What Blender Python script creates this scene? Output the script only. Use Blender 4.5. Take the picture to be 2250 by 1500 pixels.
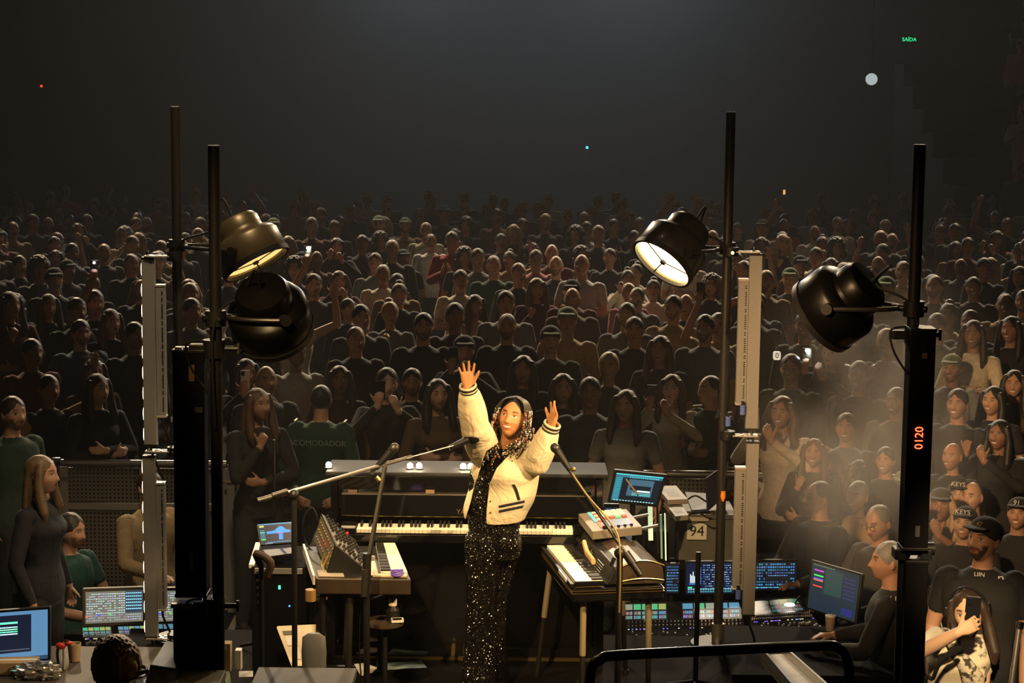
import bpy, bmesh, math, random
import numpy as np
from mathutils import Vector, Matrix
from mathutils.bvhtree import BVHTree

random.seed(7); np.random.seed(7)
for o in list(bpy.data.objects): bpy.data.objects.remove(o)
S = bpy.context.scene
COL = S.collection
PI = math.pi

# ------------------------------------------------------------------ camera
F = 4300.0                       # focal length in pixels of the 2250 x 1500 frame
PITCH = math.atan(580 / F)
ROLL = math.radians(0.6)
CAM = Vector((0, 0, 4.0))
_f = Vector((0, math.cos(PITCH), -math.sin(PITCH)))
_u0 = Vector((0, math.sin(PITCH), math.cos(PITCH)))
_r = Vector((1, 0, 0)) * math.cos(ROLL) + _u0 * math.sin(ROLL)
_u = -Vector((1, 0, 0)) * math.sin(ROLL) + _u0 * math.cos(ROLL)
cd = bpy.data.cameras.new('camera'); cd.sensor_width = 36; cd.lens = 36 * F / 2250
cd.clip_end = 300
cam = bpy.data.objects.new('camera', cd); COL.objects.link(cam)
cam.matrix_world = Matrix(((_r.x, _u.x, -_f.x, CAM.x), (_r.y, _u.y, -_f.y, CAM.y), (_r.z, _u.z, -_f.z, CAM.z), (0, 0, 0, 1)))
S.camera = cam

def ray(px, py): return _f + _r * ((px - 1125) / F) + _u * ((750 - py) / F)
def P(px, py, Y):
    d = ray(px, py); return CAM + d * (Y / d.y)
def PZ(px, py, z):
    d = ray(px, py); return CAM + d * ((z - CAM.z) / d.z)
def img(v):
    d = Vector(v) - CAM; w = d.dot(_f)
    return 1125 + F * d.dot(_r) / w, 750 - F * d.dot(_u) / w
def idir(x, down, away):          # a direction given as right / down / away from the viewer
    return (_r * x - _u * down + _f * away).normalized()

# ------------------------------------------------------------------ world, exposure, big lights
W = bpy.data.worlds.new('world'); S.world = W; W.use_nodes = True
W.node_tree.nodes['Background'].inputs[0].default_value = (0.55, 0.62, 0.75, 1)
W.node_tree.nodes['Background'].inputs[1].default_value = 0.0022
S.view_settings.view_transform = 'Standard'; S.view_settings.look = 'None'
S.view_settings.exposure = 0.0; S.view_settings.gamma = 1.0; S.view_settings.use_curve_mapping = False
S.cycles.use_denoising = True; S.cycles.use_light_tree = False; S.cycles.adaptive_threshold = .055; S.cycles.adaptive_min_samples = 16
S.cycles.max_bounces = 5; S.cycles.diffuse_bounces = 2; S.cycles.glossy_bounces = 3
S.cycles.transmission_bounces = 4; S.cycles.volume_bounces = 0; S.cycles.transparent_max_bounces = 12
S.cycles.caustics_reflective = False; S.cycles.caustics_refractive = False
S.cycles.sample_clamp_indirect = 3.0

def spot(name, loc, target, power, color, cone, blend=0.5, size=0.15):
    l = bpy.data.lights.new(name, 'SPOT'); l.energy = power; l.color = color
    l.spot_size = math.radians(cone); l.spot_blend = blend; l.shadow_soft_size = size
    o = bpy.data.objects.new(name, l); COL.objects.link(o)
    o.location = loc
    o.rotation_euler = (Vector(target) - Vector(loc)).to_track_quat('-Z', 'Y').to_euler()
    return o
WARM = (1.0, 0.66, 0.30)
# follow spot on the performer, from high up behind the viewer's left
spot('follow_spot', (-2.3, 0.6, 8.3), P(1075, 1050, 10.35), 5700, (1.0, 0.63, 0.26), 12.5, 0.5, 0.10)
# broad lamp in the rig over the stage, on the battens, keyboards and barrier
spot('stage_wash', (-1.5, 9.55, 7.6), P(640, 1000, 11.5), 950, (1.0, .72, .42), 50, 0.9, 0.3)
# truss lamps over the hall, behind most of the crowd
for k, (x, y, z, tx, ty, pw, c) in enumerate([(-8, 36, 14, -2.5, 19, 15000, (1.0, .78, .50)), (1.5, 37, 15, 0.0, 20, 11000, (1.0, .82, .58)),
                                              (10, 36, 14, 4.0, 19, 14000, (1.0, .78, .50))]):
    spot('truss_lamp', (x, y, z), (tx, ty, 1.5), pw * 1.2, c, 42, 1.0, 0.5)
# added unseen cool spots past the crowd, only to make the far haze glow
for x, pw in ((-3.0, 6500), (3.5, 7500)):
    spot('haze_glow_fill', (x, 59, 9.2), (x * .4, 18, 3.0), pw, (.72, .86, 1.0), 38, 1.0, .6)
# warm wash from the rig over the stage towards the crowd at the right
spot('side_wash', (-2.4, 3.5, 5.4), P(2100, 1000, 12.5), 5600, (1.0, .60, .27), 17, 0.9, 0.25)
# lamp over the stage aimed at the crew in the right corner
spot('crew_wash', (1.0, 3.0, 5.2), P(2130, 1400, 9.75), 4500, (1.0, .68, .34), 7, 0.9, 0.1)
# low front light over the first rows
spot('front_wash', (0.0, 3.0, 8.0), P(1125, 640, 20.0), 120, (1.0, .62, .38), 34, 1.0, 0.5)

# ------------------------------------------------------------------ materials
MATS = {}
def mat(name, color=(.5, .5, .5), rough=.6, metal=0., emit=0., ecol=None, grain=0., scale=40., coat=0., spec=.5):
    if name in MATS: return MATS[name]
    m = bpy.data.materials.new(name); m.use_nodes = True; MATS[name] = m
    nt = m.node_tree; b = nt.nodes['Principled BSDF']
    b.inputs['Base Color'].default_value = (*color, 1); b.inputs['Roughness'].default_value = rough
    b.inputs['Metallic'].default_value = metal; b.inputs['Specular IOR Level'].default_value = spec
    b.inputs['Coat Weight'].default_value = coat
    if grain:
        tc = nt.nodes.new('ShaderNodeTexCoord'); n = nt.nodes.new('ShaderNodeTexNoise'); n.inputs['Scale'].default_value = scale
        r = nt.nodes.new('ShaderNodeMapRange'); r.inputs['To Min'].default_value = 1 - grain; r.inputs['To Max'].default_value = 1 + grain
        mx = nt.nodes.new('ShaderNodeMix'); mx.data_type = 'RGBA'; mx.blend_type = 'MULTIPLY'; mx.inputs[0].default_value = 1
        mx.inputs[6].default_value = (*color, 1)
        nt.links.new(tc.outputs['Object'], n.inputs['Vector']); nt.links.new(n.outputs['Fac'], r.inputs['Value'])
        nt.links.new(r.outputs[0], mx.inputs[7]); nt.links.new(mx.outputs[2], b.inputs['Base Color'])
    if emit:
        b.inputs['Emission Color'].default_value = (*(ecol or color), 1); b.inputs['Emission Strength'].default_value = emit; m.cycles.emission_sampling = 'NONE'
    return m
def mat_objcolor(name, rough=.85, grain=.25, scale=30., bump=0.):
    m = mat(name, (.5, .5, .5), rough); nt = m.node_tree; b = nt.nodes['Principled BSDF']
    oi = nt.nodes.new('ShaderNodeObjectInfo'); tc = nt.nodes.new('ShaderNodeTexCoord'); n = nt.nodes.new('ShaderNodeTexNoise')
    n.inputs['Scale'].default_value = scale; n.inputs['Detail'].default_value = 3
    r = nt.nodes.new('ShaderNodeMapRange'); r.inputs['To Min'].default_value = 1 - grain; r.inputs['To Max'].default_value = 1 + grain
    mx = nt.nodes.new('ShaderNodeMix'); mx.data_type = 'RGBA'; mx.blend_type = 'MULTIPLY'; mx.inputs[0].default_value = 1
    nt.links.new(tc.outputs['Object'], n.inputs['Vector']); nt.links.new(n.outputs['Fac'], r.inputs['Value'])
    nt.links.new(oi.outputs['Color'], mx.inputs[6]); nt.links.new(r.outputs[0], mx.inputs[7]); nt.links.new(mx.outputs[2], b.inputs['Base Color'])
    if bump:
        n2 = nt.nodes.new('ShaderNodeTexNoise'); n2.inputs['Scale'].default_value = 9; n2.inputs['Detail'].default_value = 4
        bp = nt.nodes.new('ShaderNodeBump'); bp.inputs['Strength'].default_value = bump; bp.inputs['Distance'].default_value = .03
        nt.links.new(tc.outputs['Object'], n2.inputs['Vector']); nt.links.new(n2.outputs['Fac'], bp.inputs['Height']); nt.links.new(bp.outputs[0], b.inputs['Normal'])
    return m
def mat_skin(name, tone=None):
    """skin with the face's own colours (lips, brows, eyes) read from the 'paint' attribute; tone None = by person"""
    m = mat(name, (.5, .3, .2), .5); nt = m.node_tree; b = nt.nodes['Principled BSDF']
    at = nt.nodes.new('ShaderNodeAttribute'); at.attribute_name = 'paint'
    mx = nt.nodes.new('ShaderNodeMix'); mx.data_type = 'RGBA'
    if tone is None:
        oi = nt.nodes.new('ShaderNodeObjectInfo'); cr = nt.nodes.new('ShaderNodeValToRGB')
        e = cr.color_ramp.elements
        e[0].position = 0; e[0].color = (.44, .24, .15, 1); e[1].position = 1; e[1].color = (.60, .37, .26, 1)
        for p, c in ((.25, (.24, .12, .07, 1)), (.45, (.52, .30, .20, 1)), (.75, (.38, .20, .125, 1))):
            q = cr.color_ramp.elements.new(p); q.color = c
        nt.links.new(oi.outputs['Random'], cr.inputs[0]); nt.links.new(cr.outputs[0], mx.inputs[6])
    else: mx.inputs[6].default_value = (*tone, 1)
    nt.links.new(at.outputs['Color'], mx.inputs[7]); nt.links.new(at.outputs['Alpha'], mx.inputs[0]); nt.links.new(mx.outputs[2], b.inputs['Base Color'])
    b.inputs['Specular IOR Level'].default_value = .4
    return m
def mat_glow(name, strength, attr='col'):
    """screens: the picture is drawn as small coloured quads, colour in an attribute"""
    m = mat(name, (.01, .01, .012), .25); nt = m.node_tree; b = nt.nodes['Principled BSDF']
    at = nt.nodes.new('ShaderNodeAttribute'); at.attribute_name = attr
    nt.links.new(at.outputs['Color'], b.inputs['Emission Color']); b.inputs['Emission Strength'].default_value = strength; m.cycles.emission_sampling = 'NONE'
    return m
BLACK = mat('black_paint', (.009, .009, .010), .45, spec=.3)
MATTE = mat('black_matte', (.007, .007, .008), .9, spec=.04)
GLOSS = mat('black_lacquer', (.006, .006, .007), .08, coat=.6)
DKMET = mat('dark_metal', (.05, .048, .045), .42, .7, grain=.2, scale=60)
STEEL = mat('brushed_steel', (.42, .40, .37), .32, .9, grain=.15, scale=80)
CHROME = mat('chrome', (.75, .72, .68), .12, 1.0)
GREY = mat('grey_powder_coat', (.26, .25, .235), .55, .15, grain=.12, scale=70)
WHITE = mat('white_plastic', (.70, .68, .64), .5)
PAPER = mat('paper', (.72, .70, .66), .9, grain=.08, scale=120)
IVORY = mat('ivory_keys', (.78, .74, .62), .3)
RUBBER = mat('black_rubber', (.010, .010, .010), .6, spec=.2)
BRASS = mat('brass', (.62, .44, .18), .3, .95)
REDP = mat('red_plastic', (.55, .03, .02), .4)
ORANGE = mat('orange_plastic', (.85, .28, .02), .45)
BLUEP = mat('blue_plastic', (.10, .16, .55), .45)

# ------------------------------------------------------------------ mesh helpers
TMP = bpy.data.scenes.new('build_bench')
def baked(o):
    """the object's mesh with its modifiers applied (evaluated alone, so the full scene is not re-evaluated)"""
    TMP.collection.objects.link(o); vl = TMP.view_layers[0]; vl.update(); dg = vl.depsgraph; dg.update()
    me = bpy.data.meshes.new_from_object(o.evaluated_get(dg), depsgraph=dg); TMP.collection.objects.unlink(o)
    return me
BASE = {}
def link(o, parent=None, base=None):
    COL.objects.link(o)
    if parent is not None:
        o.parent = parent; BASE[o.name] = BASE[parent.name]
    else:
        b = Vector(base) if base is not None else Vector((0, 0, 0))
        o.location = b; BASE[o.name] = b
    return o
def tag(o, label, cat=None, group=None, kind=None):
    o['label'] = label
    if cat: o['category'] = cat
    if group: o['group'] = group
    if kind: o['kind'] = kind
    return o
def thing(name, label, cat, base, group=None):
    o = bpy.data.objects.new(name, None); o.empty_display_size = .05
    link(o, None, base); return tag(o, label, cat, group)
def frame(z, x=None):
    z = Vector(z).normalized()
    x = Vector(x) if x is not None else (Vector((1, 0, 0)) if abs(z.x) < .9 else Vector((0, 1, 0)))
    y = z.cross(x).normalized(); x = y.cross(z).normalized()
    return Matrix(((x.x, y.x, z.x), (x.y, y.y, z.y), (x.z, y.z, z.z)))
def rotz(a): return Matrix.Rotation(a, 3, 'Z')
def rotx(a): return Matrix.Rotation(a, 3, 'X')
def roty(a): return Matrix.Rotation(a, 3, 'Y')
I3 = Matrix.Identity(3)
class MB:
    def __init__(s): s.v = []; s.f = []; s.m = []; s.c = []
    def add(s, vs, fs, mt=0, col=None):
        o = len(s.v); s.v += [tuple(v) for v in vs]; s.f += [tuple(i + o for i in f) for f in fs]; s.m += [mt] * len(fs); s.c += [col] * len(fs)
        return s
    def box(s, c, size, R=I3, mt=0, col=None):
        c = Vector(c); h = Vector(size) * .5
        vs = [c + R @ Vector((x * h.x, y * h.y, z * h.z)) for x in (-1, 1) for y in (-1, 1) for z in (-1, 1)]
        return s.add(vs, [(0, 1, 3, 2), (4, 6, 7, 5), (0, 4, 5, 1), (2, 3, 7, 6), (0, 2, 6, 4), (1, 5, 7, 3)], mt, col)
    def bar(s, a, b, w, h, mt=0, up=(0, 0, 1)):
        a = Vector(a); b = Vector(b); z = (b - a); R = frame(z, Vector(up).cross(z) if abs(z.normalized().dot(Vector(up))) < .98 else None)
        return s.box((a + b) / 2, (w, h, z.length), R, mt)
    def rings(s, rings, closed=True, mt=0):
        n = len(rings[0]); vs = [p for r in rings for p in r]; fs = []
        for i in range(len(rings) - 1):
            for j in range(n):
                k = (j + 1) % n; fs.append((i * n + j, i * n + k, (i + 1) * n + k, (i + 1) * n + j))
        if closed:
            fs.append(tuple(reversed(range(n)))); o = (len(rings) - 1) * n; fs.append(tuple(range(o, o + n)))
        return s.add(vs, fs, mt)
    def cyl(s, a, b, r0, r1=None, n=12, mt=0):
        a = Vector(a); b = Vector(b); r1 = r0 if r1 is None else r1; R = frame(b - a)
        rg = [[c + R @ Vector((r * math.cos(t * 2 * PI / n), r * math.sin(t * 2 * PI / n), 0)) for t in range(n)] for c, r in ((a, r0), (b, r1))]
        return s.rings(rg, True, mt)
    def tube(s, pts, r, n=8, mt=0):
        pts = [Vector(p) for p in pts]; rs = r if isinstance(r, (list, tuple)) else [r] * len(pts)
        t0 = (pts[1] - pts[0]).normalized(); R = frame(t0); x = R @ Vector((1, 0, 0)); rg = []
        for i, p in enumerate(pts):
            t = (pts[min(i + 1, len(pts) - 1)] - pts[max(i - 1, 0)])
            t = t.normalized() if t.length > 1e-9 else t0
            x = (x - t * x.dot(t)).normalized(); y = t.cross(x)
            rg.append([p + (x * math.cos(a * 2 * PI / n) + y * math.sin(a * 2 * PI / n)) * rs[i] for a in range(n)])
        return s.rings(rg, True, mt)
    def loft(s, secs, n=20, mt=0, pw=2.0):
        rg = []
        for c, ax, ay in secs:
            c = Vector(c); ax = Vector(ax); ay = Vector(ay); q = []
            for j in range(n):
                a = j * 2 * PI / n; ca, sa = math.cos(a), math.sin(a)
                q.append(c + ax * (abs(ca) ** (2 / pw) * (1 if ca >= 0 else -1)) + ay * (abs(sa) ** (2 / pw) * (1 if sa >= 0 else -1)))
            rg.append(q)
        return s.rings(rg, True, mt)
    def ell(s, c, rad, R=I3, nu=16, nv=10, mt=0, fn=None):
        c = Vector(c); vs = []; fs = []
        for i in range(nv + 1):
            th = PI * i / nv
            for j in range(nu):
                ph = 2 * PI * j / nu
                d = Vector((math.sin(th) * math.cos(ph), math.sin(th) * math.sin(ph), math.cos(th)))
                p = Vector((d.x * rad[0], d.y * rad[1], d.z * rad[2]))
                if fn: p = fn(p, d)
                vs.append(c + R @ p)
        for i in range(nv):
            for j in range(nu):
                k = (j + 1) % nu
                a, b, d_, e = i * nu + j, i * nu + k, (i + 1) * nu + k, (i + 1) * nu + j
                if i == 0: fs.append((a, e, d_))
                elif i == nv - 1: fs.append((a, e, b))
                else: fs.append((a, e, d_, b))
        return s.add(vs, fs, mt)
    def lathe(s, prof, o, R=I3, n=32, mt=0, closed=False):
        o = Vector(o)
        rg = [[o + R @ Vector((r * math.cos(j * 2 * PI / n), r * math.sin(j * 2 * PI / n), z)) for j in range(n)] for r, z in prof]
        return s.rings(rg, closed, mt)
    def quad(s, a, b, c, d, mt=0, col=None): return s.add([a, b, c, d], [(0, 1, 2, 3)], mt, col)
    def mesh(s, name, mats, base, smooth=False):
        me = bpy.data.meshes.new(name); b = Vector(base)
        me.from_pydata([(v[0] - b.x, v[1] - b.y, v[2] - b.z) for v in s.v], [], s.f)
        for m in (mats if isinstance(mats, (list, tuple)) else [mats]): me.materials.append(m)
        me.polygons.foreach_set('material_index', s.m)
        if smooth: me.polygons.foreach_set('use_smooth', [True] * len(s.f))
        if any(c is not None for c in s.c):
            at = me.attributes.new('col', 'FLOAT_COLOR', 'CORNER'); buf = []
            for f, c in zip(s.f, s.c): buf += list((*(c or (0, 0, 0)), 1.0)) * len(f)
            at.data.foreach_set('color', buf)
        me.update(); return me
    def build(s, name, mats, parent=None, base=None, smooth=False, bevel=0., auto=35):
        b = BASE[parent.name] if parent is not None else (Vector(base) if base is not None else Vector((0, 0, 0)))
        me = s.mesh(name, mats, b, smooth)
        o = bpy.data.objects.new(name, me); link(o, parent, b)
        if bevel:
            m = o.modifiers.new('bevel', 'BEVEL'); m.width = bevel; m.segments = 2; m.limit_method = 'ANGLE'
        if smooth and auto: me.set_sharp_from_angle(angle=math.radians(auto))
        return o
def bez(p0, p1, p2, p3, n=12):
    p0, p1, p2, p3 = map(Vector, (p0, p1, p2, p3)); out = []
    for i in range(n + 1):
        t = i / n; u = 1 - t; out.append(p0 * u ** 3 + p1 * 3 * u * u * t + p2 * 3 * u * t * t + p3 * t ** 3)
    return out
def smooth_path(pts, n=6):
    pts = [Vector(p) for p in pts]; out = []
    for i in range(len(pts) - 1):
        p0 = pts[max(i - 1, 0)]; p1 = pts[i]; p2 = pts[i + 1]; p3 = pts[min(i + 2, len(pts) - 1)]
        for k in range(n):
            t = k / n
            out.append(.5 * ((2 * p1) + (p2 - p0) * t + (2 * p0 - 5 * p1 + 4 * p2 - p3) * t * t + (3 * p1 - p0 - 3 * p2 + p3) * t ** 3))
    out.append(pts[-1]); return out
def text(name, s, size, loc, R, m, parent, align='CENTER', depth=.0006):
    """flat lettering lying in the xy plane of R at loc, as a mesh part"""
    cu = bpy.data.curves.new(name, 'FONT'); cu.body = s; cu.size = size; cu.align_x = align; cu.align_y = 'CENTER'; cu.extrude = depth
    t = bpy.data.objects.new(name, cu); me = baked(t)
    bpy.data.objects.remove(t); bpy.data.curves.remove(cu)
    b = BASE[parent.name]
    M = Matrix.Translation(Vector(loc) - b) @ R.to_4x4(); me.transform(M); me.materials.clear(); me.materials.append(m); me.name = name
    o = bpy.data.objects.new(name, me); return link(o, parent)
FACECAM = Matrix(((1, 0, 0), (0, 0, -1), (0, 1, 0)))   # text upright, read from -y

# ------------------------------------------------------------------ the setting
STAGE_Z = 0.66
FLOORM = mat('dark_floor', (.014, .014, .015), .9, grain=.3, scale=3, spec=.05)
fl = MB().box((0, 30, -.05), (60, 70, .1)).build('floor', FLOORM); tag(fl, 'dark concrete floor of the arena', kind='structure')
ARENA = mat('arena_wall', (.030, .031, .034), .9, grain=.3, scale=.6)
wb = MB().box((0, 62, 11), (60, .4, 22)).build('wall_back', ARENA); tag(wb, 'dark far wall of the arena', kind='structure')

# ------------------------------------------------------------------ people
SKIN = mat_skin('skin'); CLOTH = mat_objcolor('clothing', .9, .3, 30, .5); DENIM = mat('dark_trousers', (.018, .019, .024), .9, grain=.3, scale=50)
SHOE = mat('shoes', (.015, .014, .014), .6); HAIRM = mat_objcolor('hair', .55, .45, 90, .3)

def g(x, c, w): return math.exp(-((x - c) / w) ** 2)
def head_point(d, fem=0., smile=0.):
    """one point of a head 0.225 m high, face towards -y, centre at the origin, for a direction d"""
    x, y, z = d.x * .0745, d.y * .095, d.z * .1125
    t = max(0., -z / .1125); front = max(0., -d.y)
    x *= 1 - (.26 + .05 * fem) * t ** 1.6
    if z > .05: x *= 1 - .10 * ((z - .05) / .0625) ** 2
    if y > 0: y *= 1 - .38 * t ** 1.2
    else:
        y *= 1 - .05 * (1 - t) + .10 * t
        y -= .014 * t ** 1.5 * g(x, 0, .035) * front
    if front > .05:
        e = min(1., front * 3)
        nz = 0.
        if -.024 < z < .034: nz = ((.034 - z) / .058) ** 1.15
        elif z <= -.024: nz = max(0., 1 - (-.024 - z) / .012)
        y -= e * (.027 - .004 * fem) * nz * g(x, 0, .0085 + .007 * nz)
        for sx in (-1, 1):
            y += e * .0105 * g(x, sx * .031, .017) * g(z, .012, .011)
            y -= e * .0035 * g(x, sx * .031, .014) * g(z, .011, .007)
            y -= e * (.0055 - .0025 * fem) * g(x, sx * .027, .022) * g(z, .034, .009)
            y -= e * (.004 + .006 * smile) * g(x, sx * .043, .018) * g(z, -.022, .016)
            y -= e * .004 * g(x, sx * .012, .006) * g(z, -.021, .008)
        y -= e * .0055 * g(x, 0, .022 + .008 * smile) * g(z, -.050, .013)
        y += e * .0045 * g(x, 0, .022 + .010 * smile) * g(z, -.050, .0035)
        y += e * .004 * g(x, 0, .03) * g(z, -.069, .007)
        y -= e * .005 * g(x, 0, .02) * g(z, -.092, .014)
    return Vector((x, y, z))
def add_head(mb, c, R, s=1., fem=0., smile=0., mt=0, ears=True, nu=72, nv=56):
    mb.ell((0, 0, 0), (1, 1, 1), I3, nu, nv, mt, None)
    n = (nv + 1) * nu; o = len(mb.v) - n; c = Vector(c)
    for i in range(o, len(mb.v)):
        mb.v[i] = tuple(c + R @ (head_point(Vector(mb.v[i]), fem, smile) * s))
    if ears:
        for sx in (-1, 1):
            mb.ell(c + R @ (Vector((sx * .074, .012, -.002)) * s), (.010 * s, .017 * s, .031 * s), R @ rotz(sx * -.45), 10, 8, mt)
def add_hand(mb, w, d, pn, side, s=1., curl=.25, spread=.12, thumb=.75, mt=0, curls=None):
    """palm + five fingers; w wrist, d pointing direction, pn palm normal, side +1/-1 where the thumb leaves (along d x pn)"""
    w = Vector(w); d = Vector(d).normalized(); pn = Vector(pn); pn = (pn - d * pn.dot(d)).normalized(); a = d.cross(pn) * side   # a towards the thumb
    S_ = .92 * s
    mb.loft([(w - d * .02 * S_, a * .026 * S_, pn * .021 * S_), (w + d * .012 * S_, a * .028 * S_, pn * .021 * S_), (w + d * .045 * S_, a * .039 * S_, pn * .018 * S_),
             (w + d * .085 * S_, a * .042 * S_, pn * .014 * S_), (w + d * .098 * S_, a * .036 * S_, pn * .010 * S_)], 14, mt, 2.4)
    for k, (off, ln, r) in enumerate(((.032, .070, .0088), (.0105, .080, .0090), (-.0115, .074, .0088), (-.031, .060, .0078))):
        base = w + d * (.086 - .006 * abs(k - 1)) * S_ + a * off * S_
        sp = spread * (1.5 - k) * .8; dd = (d * math.cos(sp) + a * math.sin(sp)).normalized(); p = base - dd * .012 * S_; pts = [p, base]; q = base; nn = pn
        cu = curl if curls is None else curls[k]
        for seg in (.46, .31, .23):
            dd2 = (dd * math.cos(cu) + nn * math.sin(cu)).normalized(); nn = (nn * math.cos(cu) - dd * math.sin(cu)).normalized(); dd = dd2
            q1 = q + dd * ln * seg * S_; pts += [(q + q1) / 2, q1]; q = q1
        rr = [r * S_ * f for f in (1.0, 1.02, 1.0, .98, .93, .92, .84, .66)]
        mb.tube(pts, rr, 10, mt)
    b0 = w + d * .022 * S_ + a * .022 * S_
    td = (d * math.cos(thumb) + a * math.sin(thumb) + pn * .22).normalized(); td2 = (td + d * .35 + pn * .12).normalized()
    p1 = b0 + td * .042 * S_; p2 = p1 + td * .03 * S_; p3 = p2 + td2 * .026 * S_
    mb.tube([b0 - td * .01 * S_, b0 + td * .02 * S_, p1, (p1 + p2) / 2, p2, p3], [.014 * S_, .0135 * S_, .0115 * S_, .0105 * S_, .0105 * S_, .0068 * S_], 10, mt)
def limb(mb, a, b, r0, r1, bulge=0., mt=0, n=14):
    a = Vector(a); b = Vector(b); k = max(4, int((b - a).length / .03)); e = (b - a).normalized()
    pts = [a - e * r0 * .5] + [a + (b - a) * i / k for i in range(k + 1)] + [b + e * r1 * .5]
    rs = [r0 * .7] + [r0 + (r1 - r0) * i / k + bulge * math.sin(PI * i / k) for i in range(k + 1)] + [r1 * .7]
    mb.tube(pts, rs, n, mt)
def stand(fem=0., b=1., lean=0.):
    """default standing figure facing -y, 1.74 m, right hand at -x"""
    w = 1 - .08 * fem
    J = dict(fem=fem, b=b, hs=1.0, sleeve='long', smile=0., TR=I3, HR=I3, pel=Vector((0, 0, .93)), wst=Vector((0, -.0, 1.10)), chs=Vector((0, 0, 1.30)), nck=Vector((0, .01, 1.47)),
             hc=Vector((0, -.02, 1.625)), sh=[Vector((-.185 * w, .01, 1.415)), Vector((.185 * w, .01, 1.415))], el=[Vector((-.25, .04, 1.13)), Vector((.25, .04, 1.13))],
             wr=[Vector((-.24, -.06, .89)), Vector((.24, -.06, .89))], hd=[((0, -.25, -1), (1, .1, 0), .3, .05), ((0, -.25, -1), (-1, .1, 0), .3, .05)],
             hip=[Vector((-.095, 0, .90)), Vector((.095, 0, .90))], kn=[Vector((-.105, -.01, .49)), Vector((.105, -.01, .49))], an=[Vector((-.11, .03, .09)), Vector((.11, .03, .09))], legs=True)
    if lean:
        L = rotx(lean); o = J['pel']
        for k in ('wst', 'chs', 'nck', 'hc'): J[k] = o + L @ (J[k] - o)
        for k in ('sh', 'el', 'wr'): J[k] = [o + L @ (p - o) for p in J[k]]
        J['TR'] = L
    return J
def smooth_secs(secs, n=4):
    cs = smooth_path([q[0] for q in secs], n); xs = smooth_path([q[1] for q in secs], n); ys = smooth_path([q[2] for q in secs], n)
    return list(zip(cs, xs, ys))
def human_src(J):
    """overlapping closed lofts: 0 skin, 1 top, 2 trousers, 3 shoes; unified later into one surface"""
    mb = MB(); fem = J['fem']; b = J['b']; T = J['TR']; X = T @ Vector((1, 0, 0)); Y = T @ Vector((0, 1, 0))
    pel, wst, chs, nck, hc = J['pel'], J['wst'], J['chs'], J['nck'], J['hc']; PX = J.get('PX', Vector((1, 0, 0))); PY = J.get('PY', Vector((0, 1, 0)))
    wr_, cr = .150 - .022 * fem, .178 - .018 * fem
    mix = lambda p, q, t: p + (q - p) * t
    bust = J.get('bust', .018) * fem
    secs = [(pel + (pel - wst) * .35, PX * .155 * b, PY * .115 * b), (pel, PX * (.172 + .01 * fem) * b, PY * .122 * b), (mix(pel, wst, .5), (PX + X) * .5 * .163 * b, (PY + Y) * .5 * .115 * b),
            (wst, X * wr_ * b, Y * .105 * b), (mix(wst, chs, .5), X * (wr_ + cr) * .5 * b, Y * .112 * b), (chs - Y * bust, X * cr * b, Y * (.122 + bust * .6) * b), (mix(chs, nck, .4), X * cr * b, Y * .112 * b),
            (mix(chs, nck, .68), X * cr * .92 * b, Y * .095 * b), (mix(chs, nck, .86), X * cr * .62, Y * .078), (nck, X * .072, Y * .066)]
    mb.loft(smooth_secs(secs), 28, J.get('m_top', 1), 2.3)
    mb.loft([(pel + (pel - wst) * .52, PX * .15 * b, PY * .11 * b), (pel + (pel - wst) * .1, PX * .168 * b, PY * .118 * b), (mix(pel, wst, .2), PX * .15 * b, PY * .10 * b)], 24, J.get('m_bot', 2), 2.3)
    nt = hc + J['HR'] @ Vector((0, .018, -.055)) * J['hs']
    mb.tube([nck - (nt - nck) * .35, nck, mix(nck, nt, .5), nt], [.066, .058 - .008 * fem, .053 - .008 * fem, .055 - .006 * fem], 16, 0)
    add_head(mb, hc, J['HR'], J['hs'], fem, J['smile'], 0)
    for i in (0, 1):
        s, e, w = J['sh'][i], J['el'][i], J['wr'][i]; sl = J['sleeve']; th = J.get('arm', 1.) * (1 - .1 * fem)
        m1 = J.get('m_top', 1)
        mb.ell(s - (s - chs).normalized() * .022, (.058 * b, .06 * b, .058 * b), I3, 14, 10, m1)
        if sl == 'none': limb(mb, s, e, .050 * th, .040 * th, .003, 0)
        elif sl == 'short':
            m_ = mix(s, e, .62); limb(mb, s, m_, .060 * th, .056 * th, .003, m1); limb(mb, mix(s, e, .3), e, .044 * th, .039 * th, .003, 0)
        else: limb(mb, s, e, .060 * th, .052 * th, .003, m1)
        if sl == 'long':
            limb(mb, e, mix(e, w, .93), .052 * th, .036 * th, .003, m1); limb(mb, mix(e, w, .6), w, .030, .028, 0, 0)
        else: limb(mb, e, w, .040 * th, .028 * th, .004, 0)
        d, pn, cu, sp = J['hd'][i][:4]
        add_hand(mb, w, d, pn, (-1 if i == 1 else 1) * J.get('tside', (1, 1))[i], 1 - .06 * fem, cu, sp, J.get('thumb', .75), 0, J['hd'][i][4] if len(J['hd'][i]) > 4 else None)
    if J['legs']:
        mk = J.get('m_bot', 2)
        for i in (0, 1):
            h, k, a = J['hip'][i], J['kn'][i], J['an'][i]
            limb(mb, h, k, .092 * b, .060, .006, mk, 18); limb(mb, k, a, .062, .046, .008, mk, 16)
            mb.loft([(a + Vector((0, .055, -.045)), (.028, 0, 0), (0, 0, .03)), (a + Vector((0, .03, -.04)), (.038, 0, 0), (0, 0, .05)), (a + Vector((0, -.05, -.05)), (.042, 0, 0), (0, 0, .04)),
                     (a + Vector((0, -.13, -.062)), (.046, 0, 0), (0, 0, .027)), (a + Vector((0, -.185, -.068)), (.03, 0, 0), (0, 0, .018))], 14, 3)
    return mb
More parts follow.
